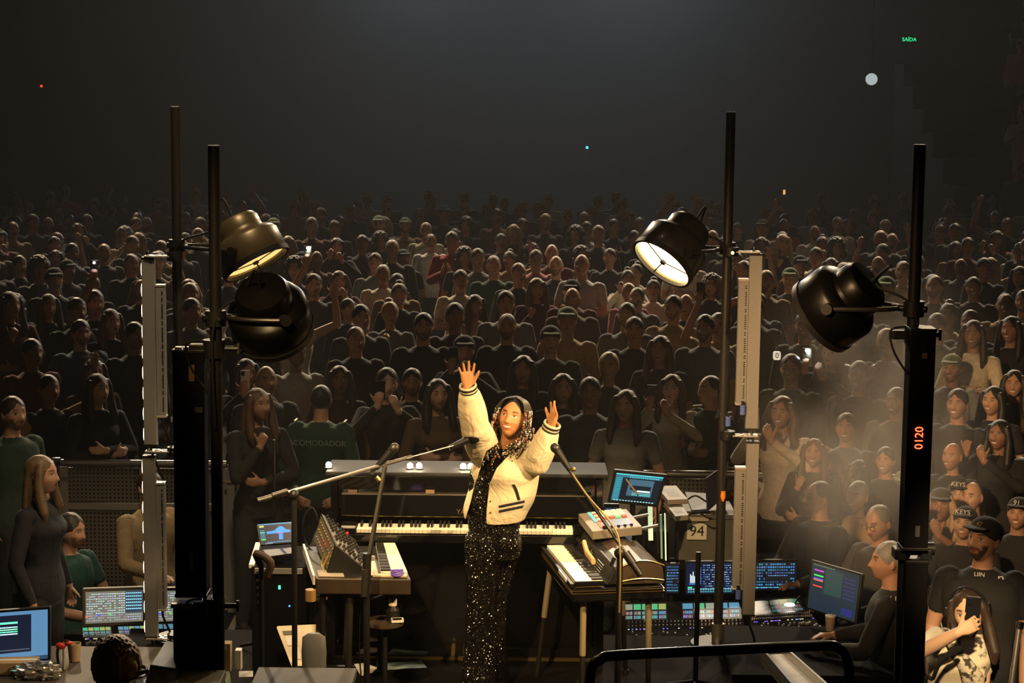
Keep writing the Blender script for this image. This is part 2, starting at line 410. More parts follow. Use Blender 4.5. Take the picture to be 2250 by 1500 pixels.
def unify(mb, voxel, smooth=2, fac=.5):
    """voxel-remesh the overlapping pieces into one continuous surface; material by the nearest source piece"""
    me = bpy.data.meshes.new('tmp'); me.from_pydata(mb.v, [], mb.f); me.update()
    o = bpy.data.objects.new('tmp', me)
    r = o.modifiers.new('r', 'REMESH'); r.mode = 'VOXEL'; r.voxel_size = voxel; r.use_smooth_shade = True
    if smooth:
        sm = o.modifiers.new('s', 'SMOOTH'); sm.factor = fac; sm.iterations = smooth
    out = baked(o)
    bpy.data.objects.remove(o); bpy.data.meshes.remove(me)
    n = len(out.polygons); cen = np.empty(n * 3); out.polygons.foreach_get('center', cen); cen = cen.reshape(-1, 3)
    bvh = BVHTree.FromPolygons([Vector(v) for v in mb.v], mb.f)
    mi = [mb.m[bvh.find_nearest(Vector(c))[2]] for c in cen]
    out.polygons.foreach_set('material_index', mi); out.polygons.foreach_set('use_smooth', [True] * n)
    return out
def paint_face(me, hc, HR, hs, fem=0., eyes=True, gaze=(0., 0.), beard=0., lip=(.33, .09, .075), brow=(.03, .02, .015), smile=0., teeth=False):
    n = len(me.vertices); co = np.empty(n * 3); me.vertices.foreach_get('co', co); co = co.reshape(-1, 3)
    R = np.array(HR); L = (co - np.array(hc)) @ R / hs
    x, y, z = L[:, 0], L[:, 1], L[:, 2]; ax = np.abs(x)
    col = np.zeros((n, 4)); near = (y < -.045) & (y > -.135) & (ax < .075) & (np.abs(z) < .12)
    def put(e, c, a=1., k=3.):
        """e < 1 inside; soft edge"""
        w = np.clip((1 - e) * k, 0, 1) * a * near; old = col[:, 3].copy(); col[:, 3] = w + old * (1 - w)
        d = np.maximum(col[:, 3], 1e-6); col[:, :3] = (np.array(c)[None] * w[:, None] + col[:, :3] * (old * (1 - w))[:, None]) / d[:, None]
    if beard:
        cl = lambda q: np.clip(q, 0, 1)
        m = np.maximum.reduce([cl((-.058 - z) / .010), cl((ax - .036) / .010) * cl((-.012 - z) / .014), cl((.008 - np.abs(z + .0400)) / .004) * cl((.036 - ax) / .008), cl((ax - .020) / .008) * cl((-.042 - z) / .006)])
        put(1 - m, (.03, .018, .012), beard, 1.)
    wlip = .023 + .008 * smile; zl = z + .050 - smile * 6.6 * x * x
    put(np.sqrt((x / wlip) ** 2 + (zl / .0118) ** 2), lip, .95)
    if teeth: put(np.sqrt((x / (wlip * .82)) ** 2 + ((zl - .0005) / .0055) ** 2), (.78, .73, .64), 1., 4.)
    else: put(np.sqrt((x / wlip) ** 2 + ((z + .050) / .0035) ** 2), (.08, .02, .015), .8)
    put(np.maximum(np.abs(ax - .031) / .021, np.abs(z - (.0325 + .004 * np.cos((ax - .034) * 60))) / .0062), brow, .95, 2.)
    if eyes:
        ee = np.sqrt(((ax - .031) / .0155) ** 2 + ((z - .0115) / .0075) ** 2)
        put(np.sqrt(((ax - .031) / .0185) ** 2 + ((z - .0165) / .0055) ** 2), (.02, .014, .012), .9, 2.)
        put(ee, (.66, .58, .50), .95)
        put(np.maximum(np.sqrt(((x - np.sign(x) * .031 - gaze[0]) / .0072) ** 2 + ((z - .0115 - gaze[1]) / .0072) ** 2), ee), (.02, .012, .01), 1.)
    at = me.attributes.new('paint', 'FLOAT_COLOR', 'POINT'); at.data.foreach_set('color', col.ravel())
def human_mesh(name, J, voxel, mats=None, **kw):
    me = unify(human_src(J), voxel); me.name = name
    paint_face(me, J['hc'], J['HR'], J['hs'], J['fem'], smile=J['smile'], **kw)
    for m in (mats or (SKIN, CLOTH, DENIM, SHOE)): me.materials.append(m)
    return me
# hair in the head's own frame
def hair_mb(kind, seed=0):
    rnd = random.Random(seed); mb = MB(); ph = [rnd.uniform(0, 6.28) for _ in range(6)]
    def nz(amp, k):
        def fn(p, d):
            return p * (1 + amp * (math.sin(d.x * k + ph[0]) * math.sin(d.y * k * 1.1 + ph[1]) + .6 * math.sin(d.z * k * 1.7 + ph[2]) * math.sin(d.x * k * 2 + ph[3])))
        return fn
    if kind == 'short': mb.ell((0, .014, .029), (.081, .094, .094), rotx(-.18), 28, 20, 0, nz(.025, 9))
    if kind == 'crop': mb.ell((0, .016, .026), (.078, .092, .092), rotx(-.22), 28, 20, 0, nz(.008, 12))
    if kind in ('long', 'bun', 'wavy'): mb.ell((0, .016, .026), (.084, .096, .097), rotx(-.16), 28, 20, 0, nz(.02, 8))
    if kind in ('long', 'wavy'):
        w = .018 if kind == 'wavy' else .004
        mb.loft([((0, .045, .05), (.075, 0, 0), (0, .045, 0)), ((0, .055, -.03), (.094, 0, 0), (0, .052, 0)), ((0, .062, -.12), (.105 + w, 0, 0), (0, .048, 0)), ((0, .070, -.21), (.11, 0, 0), (0, .040, 0)), ((0, .075, -.29), (.10 + w, 0, 0), (0, .030, 0)), ((0, .075, -.33), (.07, 0, 0), (0, .015, 0))], 24)
        for sx in (-1, 1):
            mb.tube([(sx * .060, -.02, .075), (sx * .080, -.022, .03), (sx * (.086 + w), -.018, -.05), (sx * (.094), -.03, -.13), (sx * (.098 + w), -.055, -.21), (sx * .09, -.06, -.27)], [.022, .026, .028 + w * .4, .034, .030, .012], 12)
    if kind == 'bun': mb.ell((0, .06, .115), (.045, .045, .042), I3, 16, 12, 0, nz(.04, 8))
    if kind == 'curly':
        mb.ell((0, .040, .030), (.118, .112, .122), I3, 40, 28, 0, nz(.075, 13))
        for sx in (-1, 1): mb.ell((sx * .085, .02, -.07), (.045, .055, .075), I3, 20, 16, 0, nz(.1, 11))
    if kind == 'afro': mb.ell((0, .030, .010), (.118, .118, .140), I3, 64, 44, 0, nz(.075, 22))
    return mb
HAIR = {}
def hair_mesh(kind):
    if kind not in HAIR:
        me = unify(hair_mb(kind, len(HAIR)), .0075, 1); me.name = 'hair_' + kind; me.materials.append(HAIRM); HAIR[kind] = me
    return HAIR[kind]
def cap_mesh():
    if 'cap' not in HAIR:
        mb = MB(); mb.ell((0, .016, .044), (.087, .099, .084), rotx(-.16), 28, 20, 0)
        mb.loft([((0, -.066, .068), (.072, 0, 0), (0, .006, .012)), ((0, -.100, .068), (.074, 0, 0), (0, 0, .007)), ((0, -.122, .066), (.062, 0, 0), (0, 0, .006)), ((0, -.140, .063), (.035, 0, 0), (0, 0, .004))], 20)
        me = unify(mb, .006, 1); me.materials.append(CLOTH); me.name = 'cap'; HAIR['cap'] = me
    return HAIR['cap']
def put_hair(person, kind, hc, HR, hs, col):
    if kind == 'bald': return
    o = bpy.data.objects.new('cap' if kind == 'cap' else 'hair', cap_mesh() if kind == 'cap' else hair_mesh(kind))
    COL.objects.link(o); o.parent = person; o.color = (*col, 1)
    o.matrix_local = Matrix.Translation(hc) @ (HR * hs).to_4x4()
    return o
HAIRC = {'black': (.012, .010, .009), 'dark brown': (.035, .020, .012), 'brown': (.085, .045, .022), 'blond': (.34, .22, .10), 'grey': (.24, .23, .22)}

# ------------------------------------------------------------------ crowd: body variants (shared meshes)
V3 = Vector
def seat_pose(J, h=.48):
    d = V3((0, 0, J['pel'].z - (h + .08)))
    for k in ('pel', 'wst', 'chs', 'nck', 'hc'): J[k] = J[k] - d
    for k in ('sh', 'el', 'wr', 'hip'): J[k] = [p - d for p in J[k]]
    J['kn'] = [V3((-.13, -.44, h + .05)), V3((.13, -.44, h + .05))]; J['an'] = [V3((-.13, -.42, .09)), V3((.13, -.42, .09))]
    if 'phone' in J: J['phone'] = J['phone'] - d
    else:
        J['el'] = [V3((-.25, -.10, h + .30)), V3((.25, -.10, h + .30))]; J['wr'] = [V3((-.16, -.34, h + .26)), V3((.16, -.34, h + .26))]; J['hd'] = [((.2, -1, 0), (0, 0, -1), .3, .06), ((-.2, -1, 0), (0, 0, -1), .3, .06)]
    return J
def stool(c, label, sc=1., group='stools of seated people'):
    t = thing('stool', label, 'stool', V3((c.x, c.y, c.z - .46 * sc)), group); MB().lathe([(.001, -.04), (.17, -.04), (.18, -.02), (.17, 0), (.001, .005)], c, I3, 24).build('seat', BLACK, t, smooth=True); zb = c.z - .46 * sc; MB().cyl((c.x, c.y, zb + .02), c - V3((0, 0, .04)), .025, n=12).build('post', DKMET, t); MB().cyl((c.x, c.y, zb), (c.x, c.y, zb + .03), .2, n=20).build('base', BLACK, t)
def variant(pose, fem, b, sleeve, **kw):
    J = stand(fem, b); J['sleeve'] = sleeve; J['HR'] = rotz(kw.get('yaw', 0)) @ rotx(kw.get('nod', -.05)); J['smile'] = kw.get('smile', 0.)
    if pose == 'fold':
        J['el'] = [V3((-.255, -.06, 1.15)), V3((.255, -.06, 1.15))]; J['wr'] = [V3((.04, -.20, 1.16)), V3((-.04, -.215, 1.20))]
        J['hd'] = [((1, .05, .15), (0, .9, -.1), .35, .03), ((-1, .05, .1), (0, .9, -.1), .35, .03)]
    if pose == 'clap':
        J['el'] = [V3((-.25, -.06, 1.16)), V3((.25, -.06, 1.16))]; J['wr'] = [V3((-.055, -.27, 1.27)), V3((.055, -.27, 1.27))]
        J['hd'] = [((.25, -.35, 1), (1, .2, -.2), .1, .05), ((-.25, -.35, 1), (-1, .2, -.2), .1, .05)]
    if pose in ('phone', 'phone2'):
        hi = 1.52 if pose == 'phone' else 1.86
        J['el'][0] = V3((-.27, -.19, 1.30 if pose == 'phone' else 1.52)); J['wr'][0] = V3((-.12, -.34, hi)); J['hd'][0] = ((.1, -.1, 1), (.25, 1, 0), .5, .02); J['tside'] = (1, 1)
        J['phone'] = V3((-.105, -.335, hi + .11))
        if pose == 'phone':
            J['el'][1] = V3((.26, -.17, 1.27)); J['wr'][1] = V3((.02, -.34, 1.48)); J['hd'][1] = ((-.35, -.1, 1), (-.25, 1, 0), .5, .02)
    if pose == 'up':
        J['el'] = [V3((-.34, -.10, 1.60)), V3((.34, -.10, 1.60))]; J['wr'] = [V3((-.19, -.16, 1.84)), V3((.19, -.16, 1.84))]
        J['hd'] = [((.35, -.05, 1), (.6, -.7, 0), .12, .12), ((-.35, -.05, 1), (-.6, -.7, 0), .12, .12)]
    if pose == 'wave':
        J['el'][1] = V3((.37, -.08, 1.52)); J['wr'][1] = V3((.33, -.14, 1.79)); J['hd'][1] = ((-.05, -.1, 1), (-.2, -1, 0), .1, .14)
    if pose == 'chin':
        J['el'][0] = V3((-.22, -.16, 1.15)); J['wr'][0] = V3((-.06, -.20, 1.37)); J['hd'][0] = ((.35, -.05, 1), (.3, 1, 0), .9, .0)
        J['el'][1] = V3((.24, -.09, 1.13)); J['wr'][1] = V3((-.05, -.20, 1.12)); J['hd'][1] = ((-1, .05, .1), (0, .9, .1), .35, .03)
    if pose == 'back':
        J['el'] = [V3((-.27, .10, 1.14)), V3((.27, .10, 1.14))]; J['wr'] = [V3((-.16, .17, .93)), V3((.16, .17, .93))]
        J['hd'] = [((.8, .25, -.4), (.2, -1, 0), .4, .03), ((-.8, .25, -.4), (-.2, -1, 0), .4, .03)]
    if kw.get('seat'): seat_pose(J)
    return J
VAR = {}
VAR_SPEC = dict(
    qm=('down', 0, 1.06, 'long', dict(yaw=-.1, seat=True)), qf=('down', 1, .98, 'short', dict(yaw=-.15, seat=True)),
    md=('down', 0, 1.04, 'long', dict(yaw=.1)), ms=('down', 0, 1.08, 'short', dict(yaw=-.12)), mf=('fold', 0, 1.06, 'short', dict(nod=-.08)), mc=('clap', 0, 1.02, 'long', dict(yaw=.15)),
    mp=('phone2', 0, 1.03, 'short', {}), mu=('up', 0, 1.0, 'short', dict(nod=-.12)), mh=('back', 0, 1.12, 'long', dict(yaw=-.1)),
    fd=('down', 1, .97, 'short', dict(yaw=-.1)), fl=('fold', 1, .98, 'long', dict(yaw=.12)), fp=('phone', 1, .95, 'long', {}), fc=('chin', 1, .96, 'long', dict(yaw=.2)), fw=('wave', 1, .97, 'none', dict(nod=-.1)))
def get_var(k, hi=False):
    key = k + ('_hi' if hi else '')
    if key not in VAR:
        pose, fem, b, sl, kw = VAR_SPEC[k]; kw = dict(kw)
        if hi: kw['smile'] = .8
        J = variant(pose, fem, b, sl, **kw)
        me = human_mesh('person_' + key, J, .0062 if hi else .0095, teeth=hi, beard=(.75 if k in ('ms', 'mh') else 0.))
        VAR[key] = (J, me)
    return VAR[key]
SHIRT = {'black': (.012, .012, .013), 'charcoal': (.035, .035, .037), 'navy': (.015, .020, .045), 'dark green': (.014, .035, .022), 'maroon': (.09, .015, .018), 'grey': (.13, .13, .13),
         'tan': (.30, .20, .11), 'cream': (.50, .44, .34), 'white': (.56, .54, .50), 'denim blue': (.05, .075, .12), 'brown': (.07, .04, .025), 'red': (.35, .03, .03), 'olive': (.07, .07, .035), 'pink': (.40, .14, .16)}
FOCUS = V3((0.1, 10.4))
CROWD = []      # (x, y, z, variant, scale, rot, hair, haircol, shirt, note, hi)
def ground(Y):                       # the hall floor rises on a shallow ramp behind the barrier
    t = min(1., max(0., (Y - 14.9) / 1.3)); return .34 * t * t * (3 - 2 * t)
def head_spot(px, py, h, z0=0.):
    p = PZ(px, py, h)
    y = p.y
    for _ in range(60): p = PZ(px, py, h + ground(y)); y = .7 * y + .3 * p.y
    return p
def add_p(px, py, var, hair, hc, shirt, note=None, sc=1., turn=0., hi=False, z0=0.):
    p = head_spot(px, py, (1.745 if var[0] != 'q' else 1.375) * sc, z0); a = math.atan2(FOCUS.x - p.x, -(FOCUS.y - p.y)); CROWD.append([p.x, p.y, ground(p.y), var, sc, a + turn, hair, hc, shirt, note, hi])
B_, D_, N_, L_, G_ = 'black', 'dark brown', 'brown', 'blond', 'grey'
# people one can pick out in the photograph: head-top pixel, body, hair, clothes
for r in [
    (28, 486, 'md', 'crop', N_, 'tan'), (105, 477, 'ms', 'bald', N_, 'tan'), (72, 468, 'md', 'short', D_, 'charcoal'), (228, 538, 'ms', 'crop', L_, 'charcoal'), (85, 566, 'fd', 'curly', N_, 'grey'),
    (158, 530, 'md', 'short', B_, 'denim blue'), (300, 460, 'md', 'short', B_, 'black'), (190, 470, 'fd', 'short', D_, 'charcoal'), (105, 648, 'fd', 'long', D_, 'dark green'), (168, 648, 'md', 'short', D_, 'charcoal'),
    (242, 674, 'fl', 'long', N_, 'black'), (176, 718, 'mh', 'short', D_, 'denim blue'), (68, 706, 'md', 'short', B_, 'maroon'), (20, 640, 'fc', 'long', D_, 'maroon'), (204, 775, 'fd', 'long', D_, 'brown'),
    (105, 786, 'fw', 'short', B_, 'black'), (212, 815, 'fl', 'long', B_, 'black'), (25, 870, 'ms', 'short', D_, 'dark green'), (295, 700, 'md', 'short', D_, 'charcoal'), (540, 770, 'fp', 'long', D_, 'charcoal'),
    (583, 790, 'mf', 'bald', N_, 'charcoal'), (650, 772, 'ms', 'short', D_, 'white'), (565, 852, 'fc', 'long', N_, 'black'), (745, 800, 'fd', 'long', D_, 'brown'), (700, 458, 'ms', 'crop', L_, 'pink'),
    (772, 448, 'md', 'crop', L_, 'charcoal'), (890, 478, 'ms', 'cap', L_, 'tan'), (1092, 458, 'ms', 'short', B_, 'tan'), (1140, 452, 'mf', 'short', D_, 'cream'), (1050, 545, 'md', 'short', D_, 'grey'),
    (1085, 560, 'md', 'crop', D_, 'dark green'), (1178, 548, 'md', 'short', N_, 'pink'), (1222, 560, 'mh', 'bald', N_, 'charcoal'), (1340, 545, 'fd', 'short', D_, 'charcoal'), (872, 600, 'ms', 'short', B_, 'tan'),
    (1012, 592, 'mf', 'short', D_, 'cream'), (1112, 638, 'md', 'short', D_, 'grey'), (1258, 630, 'ms', 'bald', N_, 'brown'), (1378, 662, 'ms', 'short', D_, 'grey'), (1247, 694, 'mf', 'cap', L_, 'tan'),
    (1210, 732, 'md', 'cap', B_, 'black'), (1114, 706, 'mh', 'crop', N_, 'black'), (1020, 740, 'fp', 'cap', D_, 'charcoal'), (1338, 776, 'fd', 'short', L_, 'charcoal'), (1394, 750, 'md', 'short', D_, 'black'),
    (1452, 735, 'fd', 'long', N_, 'charcoal'), (1238, 810, 'fl', 'long', D_, 'black'), (1298, 790, 'md', 'short', D_, 'charcoal'), (1377, 830, 'fd', 'long', D_, 'grey'), (1478, 796, 'fp', 'long', D_, 'cream'),
    (850, 800, 'fp', 'short', B_, 'black'), (782, 745, 'md', 'crop', N_, 'black'), (793, 668, 'md', 'short', B_, 'charcoal'), (962, 828, 'fl', 'long', B_, 'brown'), (905, 800, 'mh', 'short', B_, 'black'),
    (1150, 790, 'fd', 'long', B_, 'black'), (1180, 610, 'fc', 'long', N_, 'maroon'), (1000, 690, 'md', 'short', D_, 'charcoal'), (930, 700, 'mh', 'short', B_, 'black'), (530, 440, 'mu', 'short', D_, 'pink'),
    (1500, 455, 'mu', 'short', D_, 'charcoal'), (1725, 470, 'mp', 'short', D_, 'charcoal'), (2150, 405, 'mu', 'short', D_, 'charcoal'), (1550, 690, 'ms', 'short', D_, 'grey'), (1480, 650, 'ms', 'short', D_, 'tan'),
    (1950, 728, 'fc', 'short', L_, 'charcoal'), (1890, 778, 'md', 'short', D_, 'charcoal'), (1740, 770, 'md', 'short', D_, 'olive'), (1830, 690, 'fd', 'long', N_, 'brown'), (1770, 690, 'md', 'short', D_, 'charcoal'),
    (2190, 508, 'ms', 'bald', D_, 'red'), (1985, 572, 'mf', 'crop', D_, 'tan'), (1855, 575, 'md', 'crop', L_, 'charcoal'), (1935, 505, 'ms', 'crop', L_, 'charcoal'), (2100, 490, 'md', 'short', D_, 'charcoal')]:
    add_p(*r, hi=(r[0] > 1680 and r[1] > 680), sc=random.uniform(.96, 1.04))
for r in [   # the lit faces at the right
    (2132, 708, 'ms', 'short', D_, 'charcoal'), (2222, 724, 'fd', 'long', B_, 'black'), (2138, 780, 'fl', 'long', D_, 'cream'), (2092, 808, 'md', 'cap', L_, 'grey'), (2106, 866, 'md', 'short', D_, 'charcoal'),
    (2185, 830, 'fd', 'long', B_, 'black'), (2232, 790, 'fc', 'long', B_, 'brown'), (1972, 826, 'ms', 'short', D_, 'grey'), (1950, 920, 'md', 'short', B_, 'charcoal'), (1862, 902, 'mc', 'short', D_, 'grey'),
    (1792, 938, 'fc', 'long', N_, 'charcoal'), (1890, 942, 'fd', 'long', D_, 'black'), (1928, 982, 'qm', 'short', B_, 'charcoal'), (1988, 1006, 'qm', 'cap', 'grey', 'charcoal'), (1888, 1024, 'qf', 'short', G_, 'tan'),
    (1720, 880, 'fp', 'wavy', N_, 'cream'), (2142, 1004, 'qm', 'bald', D_, 'black'), (2245, 985, 'qf', 'wavy', B_, 'black'), (2098, 930, 'fd', 'bald', D_, 'charcoal'), (2200, 900, 'fp', 'long', B_, 'black'),
    (2250, 640, 'ms', 'short', D_, 'cream'), (2210, 640, 'md', 'crop', D_, 'tan'), (2060, 700, 'md', 'short', D_, 'grey'), (1900, 640, 'md', 'short', D_, 'charcoal'), (2140, 610, 'md', 'short', D_, 'brown'), (2050, 600, 'fd', 'long', D_, 'brown')]:
    add_p(*r, hi=True, sc=(.92 if r[2][0] == 'q' else .93 if r[1] > 895 else random.uniform(.96, 1.03)), turn=.1)
def torch(px, py, var, hair, hcol, shirt, label):
    z = (1.97 if var == 'mp' else 1.63); p = head_spot(px, py, z); J, _ = get_var(var); a = math.atan2(FOCUS.x - p.x, -(FOCUS.y - p.y)); q = rotz(a) @ J['phone']
    CROWD.append([p.x - q.x, p.y - q.y, ground(p.y), var, 1.0, a, hair, hcol, shirt, None, False, label])
torch(207, 590, 'mp', 'short', D_, 'charcoal', 'phone with a bluish torch lit, left of the LED batten')
torch(676, 557, 'mp', 'short', D_, 'charcoal', 'phone with its torch lit, above the black lamp')
torch(1773, 812, 'fp', 'long', D_, 'charcoal', 'phone with its torch lit, below the black lamp on the right stand')
for _ in range(60):        # keep people from standing inside each other
    for i in range(len(CROWD)):
        for k in range(i):
            a, b = CROWD[i], CROWD[k]; dx, dy = a[0] - b[0], a[1] - b[1]; d = math.hypot(dx, dy)
            if d < .52:
                s = (.53 - d) * .5 * (1 if dy >= 0 else -1); ma, mb_ = (0 if len(a) > 11 else 1), (0 if len(b) > 11 else 1)
                ka, kb = a[1], b[1]; a[1] += s * ma; b[1] -= s * mb_; a[0] *= a[1] / ka; b[0] *= b[1] / kb; a[2] = ground(a[1]); b[2] = ground(b[1])
for c in CROWD:            # the side crowd keeps behind the crew
    if c[0] / c[1] > 560 / F and c[1] < 13.45 and c[3][0] != 'q':
        k_ = 13.5 / c[1]; c[4] = (4 - (4 - 1.745 * c[4]) * k_) / 1.745; c[0] *= k_; c[1] = 13.5
taken = [(c[0], c[1]) for c in CROWD]
rnd = random.Random(11); cand = []
kinds = ['md', 'md', 'ms', 'mf', 'mc', 'mh', 'fd', 'fl', 'fc', 'fd', 'ms', 'fp', 'mp', 'fw']
hairs = {'m': ['short', 'short', 'crop', 'bald', 'cap', 'short'], 'f': ['long', 'long', 'wavy', 'curly', 'bun', 'short']}
pal = ['black'] * 7 + ['charcoal'] * 7 + ['navy'] * 3 + ['dark green', 'maroon', 'maroon', 'grey', 'grey', 'tan', 'tan', 'cream', 'white', 'denim blue', 'denim blue', 'brown', 'brown', 'olive', 'pink', 'tan', 'tan', 'cream', 'white', 'red', 'grey', 'cream']
tries = 0
while len(CROWD) < 272 and tries < 30000:
    tries += 1
    y = 14.75 + 13.6 * math.sqrt(rnd.random()) if rnd.random() < .9 else rnd.uniform(14.75, 18)
    x = rnd.uniform(-1, 1) * (1150 / F) * y
    if any((x - a) ** 2 + (y - b) ** 2 < .46 for a, b in taken): continue
    taken.append((x, y)); k = rnd.choice(kinds)
    if k in ('mp', 'fw') and rnd.random() < .5: k = 'md'
    a = math.atan2(FOCUS.x - x, -(FOCUS.y - y))
    CROWD.append([x, y, ground(y), k, rnd.uniform(.93, 1.05) * (.96 if k[0] == 'f' else 1), a + rnd.uniform(-.3, .3), rnd.choice(hairs[k[0]]), rnd.choice([B_, B_, D_, D_, D_, N_, N_, L_, G_]), rnd.choice(pal), None, x > 3 and y < 17])
rows = {}
for c in CROWD: rows.setdefault(int(c[1]), []).append(c)
def nth(n): return '%d%s' % (n, 'th' if 10 < n % 100 < 14 else {1: 'st', 2: 'nd', 3: 'rd'}.get(n % 10, 'th'))
hairword = {'short': 'short-haired', 'crop': 'crop-haired', 'bald': 'bald', 'cap': 'cap-wearing', 'long': 'long-haired', 'wavy': 'wavy-haired', 'curly': 'curly-haired', 'bun': 'bun-haired'}
PHONEB = mat('phone_black', (.012, .012, .014), .2); PHONEW = mat('phone_white', (.66, .63, .60), .35); LENS = mat('phone_lens', (.01, .01, .012), .1)
FLASH = mat('phone_flash', (1, 1, 1), .5, emit=260., ecol=(.86, .95, 1.0)); PSCREEN = mat('phone_screen', (.02, .02, .02), .2, emit=.6, ecol=(.7, .8, 1))
def phone(c, R, label, m=None, flash=False, group='phones held up in the crowd', sc=1.):
    t = thing('phone', label, 'phone', c, group); c = Vector(c)
    MB().box(c, (.074 * sc, .009 * sc, .150 * sc), R).build('body', m or PHONEB, t, bevel=.003)
    MB().box(c + R @ V3((0, .0052 * sc, 0)), (.066 * sc, .001, .140 * sc), R).build('screen', PSCREEN, t)
    lb = MB().box(c + R @ V3((-.02 * sc, -.006 * sc, .05 * sc)), (.026 * sc, .004 * sc, .034 * sc), R).build('camera_bump', PHONEB, t, bevel=.001)
    for dz in (-.008, .008): MB().cyl(c + R @ V3((-.02, -.007, .05 + dz)) * 1., c + R @ V3((-.02, -.0105, .05 + dz)), .006, n=10).build('lens', LENS, lb)
    if flash: MB().ell(c + R @ V3((-.005, -.009, .055)), (.009, .005, .009), R, 10, 6).build('flash', FLASH, lb)
    return t
nph = 0
for ri, k in enumerate(sorted(rows)):
    rw = sorted(rows[k], key=lambda c: c[0] / c[1])
    for ci, rec in enumerate(rw):
        x, y, z0, v, sc, a, hair, hc, sh, note, hi = rec[:11]
        J, me = get_var(v, hi)
        o = bpy.data.objects.new('person', me); COL.objects.link(o); o.location = (x, y, z0); o.rotation_euler = (0, 0, a); o.scale = (sc, sc, sc)
        j = random.uniform(.75, 1.25); o.color = tuple(q * j for q in SHIRT[sh]) + (1,)
        where = '%s row behind the barrier' % nth(int(y - 14) + 1) if y > 14 else '%s row of the side crowd' % nth(int(14 - y) + 1)
        tag(o, note or '%s spectator in %s top, %s from the left, %s' % (hairword[hair], sh, nth(ci + 1), where), 'person', 'spectators standing on the arena floor')
        put_hair(o, hair, J['hc'], J['HR'], J['hs'], SHIRT[random.choice(['black', 'navy', 'charcoal'])] if hair == 'cap' and hc != 'grey' and hc != L_ else ((.16, .20, .13) if hair == 'cap' else HAIRC[hc]))
        if v[0] == 'q': stool(V3((x, y, z0 + .46 * sc)), 'black stool under the %s spectator in %s, %s from the left' % (hairword[hair], sh, nth(ci + 1)), sc)
        lit = len(rec) > 11
        if 'phone' in J and (lit or random.random() < (.9 if hi or y < 16.5 else .3)):
            nph += 1; p = Matrix.Translation((x, y, z0)) @ Matrix.Rotation(a, 4, 'Z') @ (J['phone'] * sc)
            phone(p, rotz(a) @ rotx(.12), rec[11] if lit else '%s phone held by the %s spectator in %s, %s from left, %s' % ('white' if nph % 3 == 1 else 'black', hairword[hair], sh, nth(ci + 1), where.replace(' behind the barrier', '').replace(' of the side crowd', ' aside')), PHONEW if nph % 3 == 1 else PHONEB, lit)
# rows too far back to tell apart, and the people in the stand: one mass
def far_crowd():
    lo = []
    for pose, fem in (('down', 0), ('down', 1), ('fold', 0), ('clap', 0)):
        J = variant(pose, fem, 1.05, 'long'); src = human_src(J)
        src.ell(J['hc'] + V3((0, .014, .03)), (.085, .098, .098), I3, 14, 10, 4); lo.append(unify(src, .034, 1))
    rr = random.Random(5); vs = []; fs = []; mi = []; nv = 0; cols = []
    spots = []
    while len(spots) < 75:
        y = rr.uniform(28.6, 33); x = rr.uniform(-1, 1) * (1150 / F) * y
        if all((x - q[0]) ** 2 + (y - q[1]) ** 2 > .45 for q in spots) and all((x - q[0]) ** 2 + (y - q[1]) ** 2 > .6 for q in taken): spots.append((x, y, ground(y)))
    for k in range(9):                     # the stand at the right, rising row by row
        for i in range(9): spots.append((7.9 + k * .22 + i * .62 + rr.uniform(-.15, .15), 30.0 + k * .95, .55 + k * .42))
    for x, y, z in spots:
        me = rr.choice(lo); n = len(me.vertices); co = np.empty(n * 3); me.vertices.foreach_get('co', co); co = co.reshape(-1, 3) * rr.uniform(.94, 1.05)
        a = math.atan2(FOCUS.x - x, -(FOCUS.y - y)) + rr.uniform(-.4, .4); c, s = math.cos(a), math.sin(a)
        co = np.stack([co[:, 0] * c - co[:, 1] * s + x, co[:, 0] * s + co[:, 1] * c + y, co[:, 2] + z], 1)
        vs.append(co); sh = SHIRT[rr.choice(pal + ['red', 'white', 'pink'])]; sk = rr.choice([(.45, .26, .17), (.55, .33, .23), (.3, .16, .10)])
        for p in me.polygons:
            fs.append(tuple(i + nv for i in p.vertices)); mi.append(0); cc = (sk, sh, (.02, .02, .025), (.02, .02, .02), (.03, .02, .015))[p.material_index]; cols.append((cc, len(p.vertices)))
        nv += n
    me = bpy.data.meshes.new('crowd'); me.from_pydata(np.concatenate(vs).tolist(), [], fs); me.polygons.foreach_set('use_smooth', [True] * len(fs))
    at = me.attributes.new('col', 'FLOAT_COLOR', 'CORNER'); buf = []
    for c, k in cols: buf += list((*c, 1.)) * k
    at.data.foreach_set('color', buf)
    m = mat('far_crowd', (.1, .1, .1), .9); nt = m.node_tree; q = nt.nodes.new('ShaderNodeAttribute'); q.attribute_name = 'col'; nt.links.new(q.outputs['Color'], nt.nodes['Principled BSDF'].inputs['Base Color'])
    me.materials.append(m); o = bpy.data.objects.new('crowd', me); COL.objects.link(o)
    tag(o, 'far rows of the crowd and the dim side stand, fading into the haze', 'crowd', kind='stuff')
far_crowd()
st = MB()
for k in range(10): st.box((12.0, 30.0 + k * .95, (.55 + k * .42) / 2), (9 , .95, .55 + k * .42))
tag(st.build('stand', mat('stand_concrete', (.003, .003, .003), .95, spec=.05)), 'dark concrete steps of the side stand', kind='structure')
rm = MB(); n_ = 14
ys = [14.9 + 1.3 * i / n_ for i in range(n_ + 1)] + [62]
for a_, b_ in zip(ys, ys[1:]): rm.quad((-25, a_, ground(a_)), (25, a_, ground(a_)), (25, b_, ground(b_)), (-25, b_, ground(b_)))
tag(rm.build('floor_ramp', FLOORM), 'dark shallow ramp the crowd stands on', kind='structure')

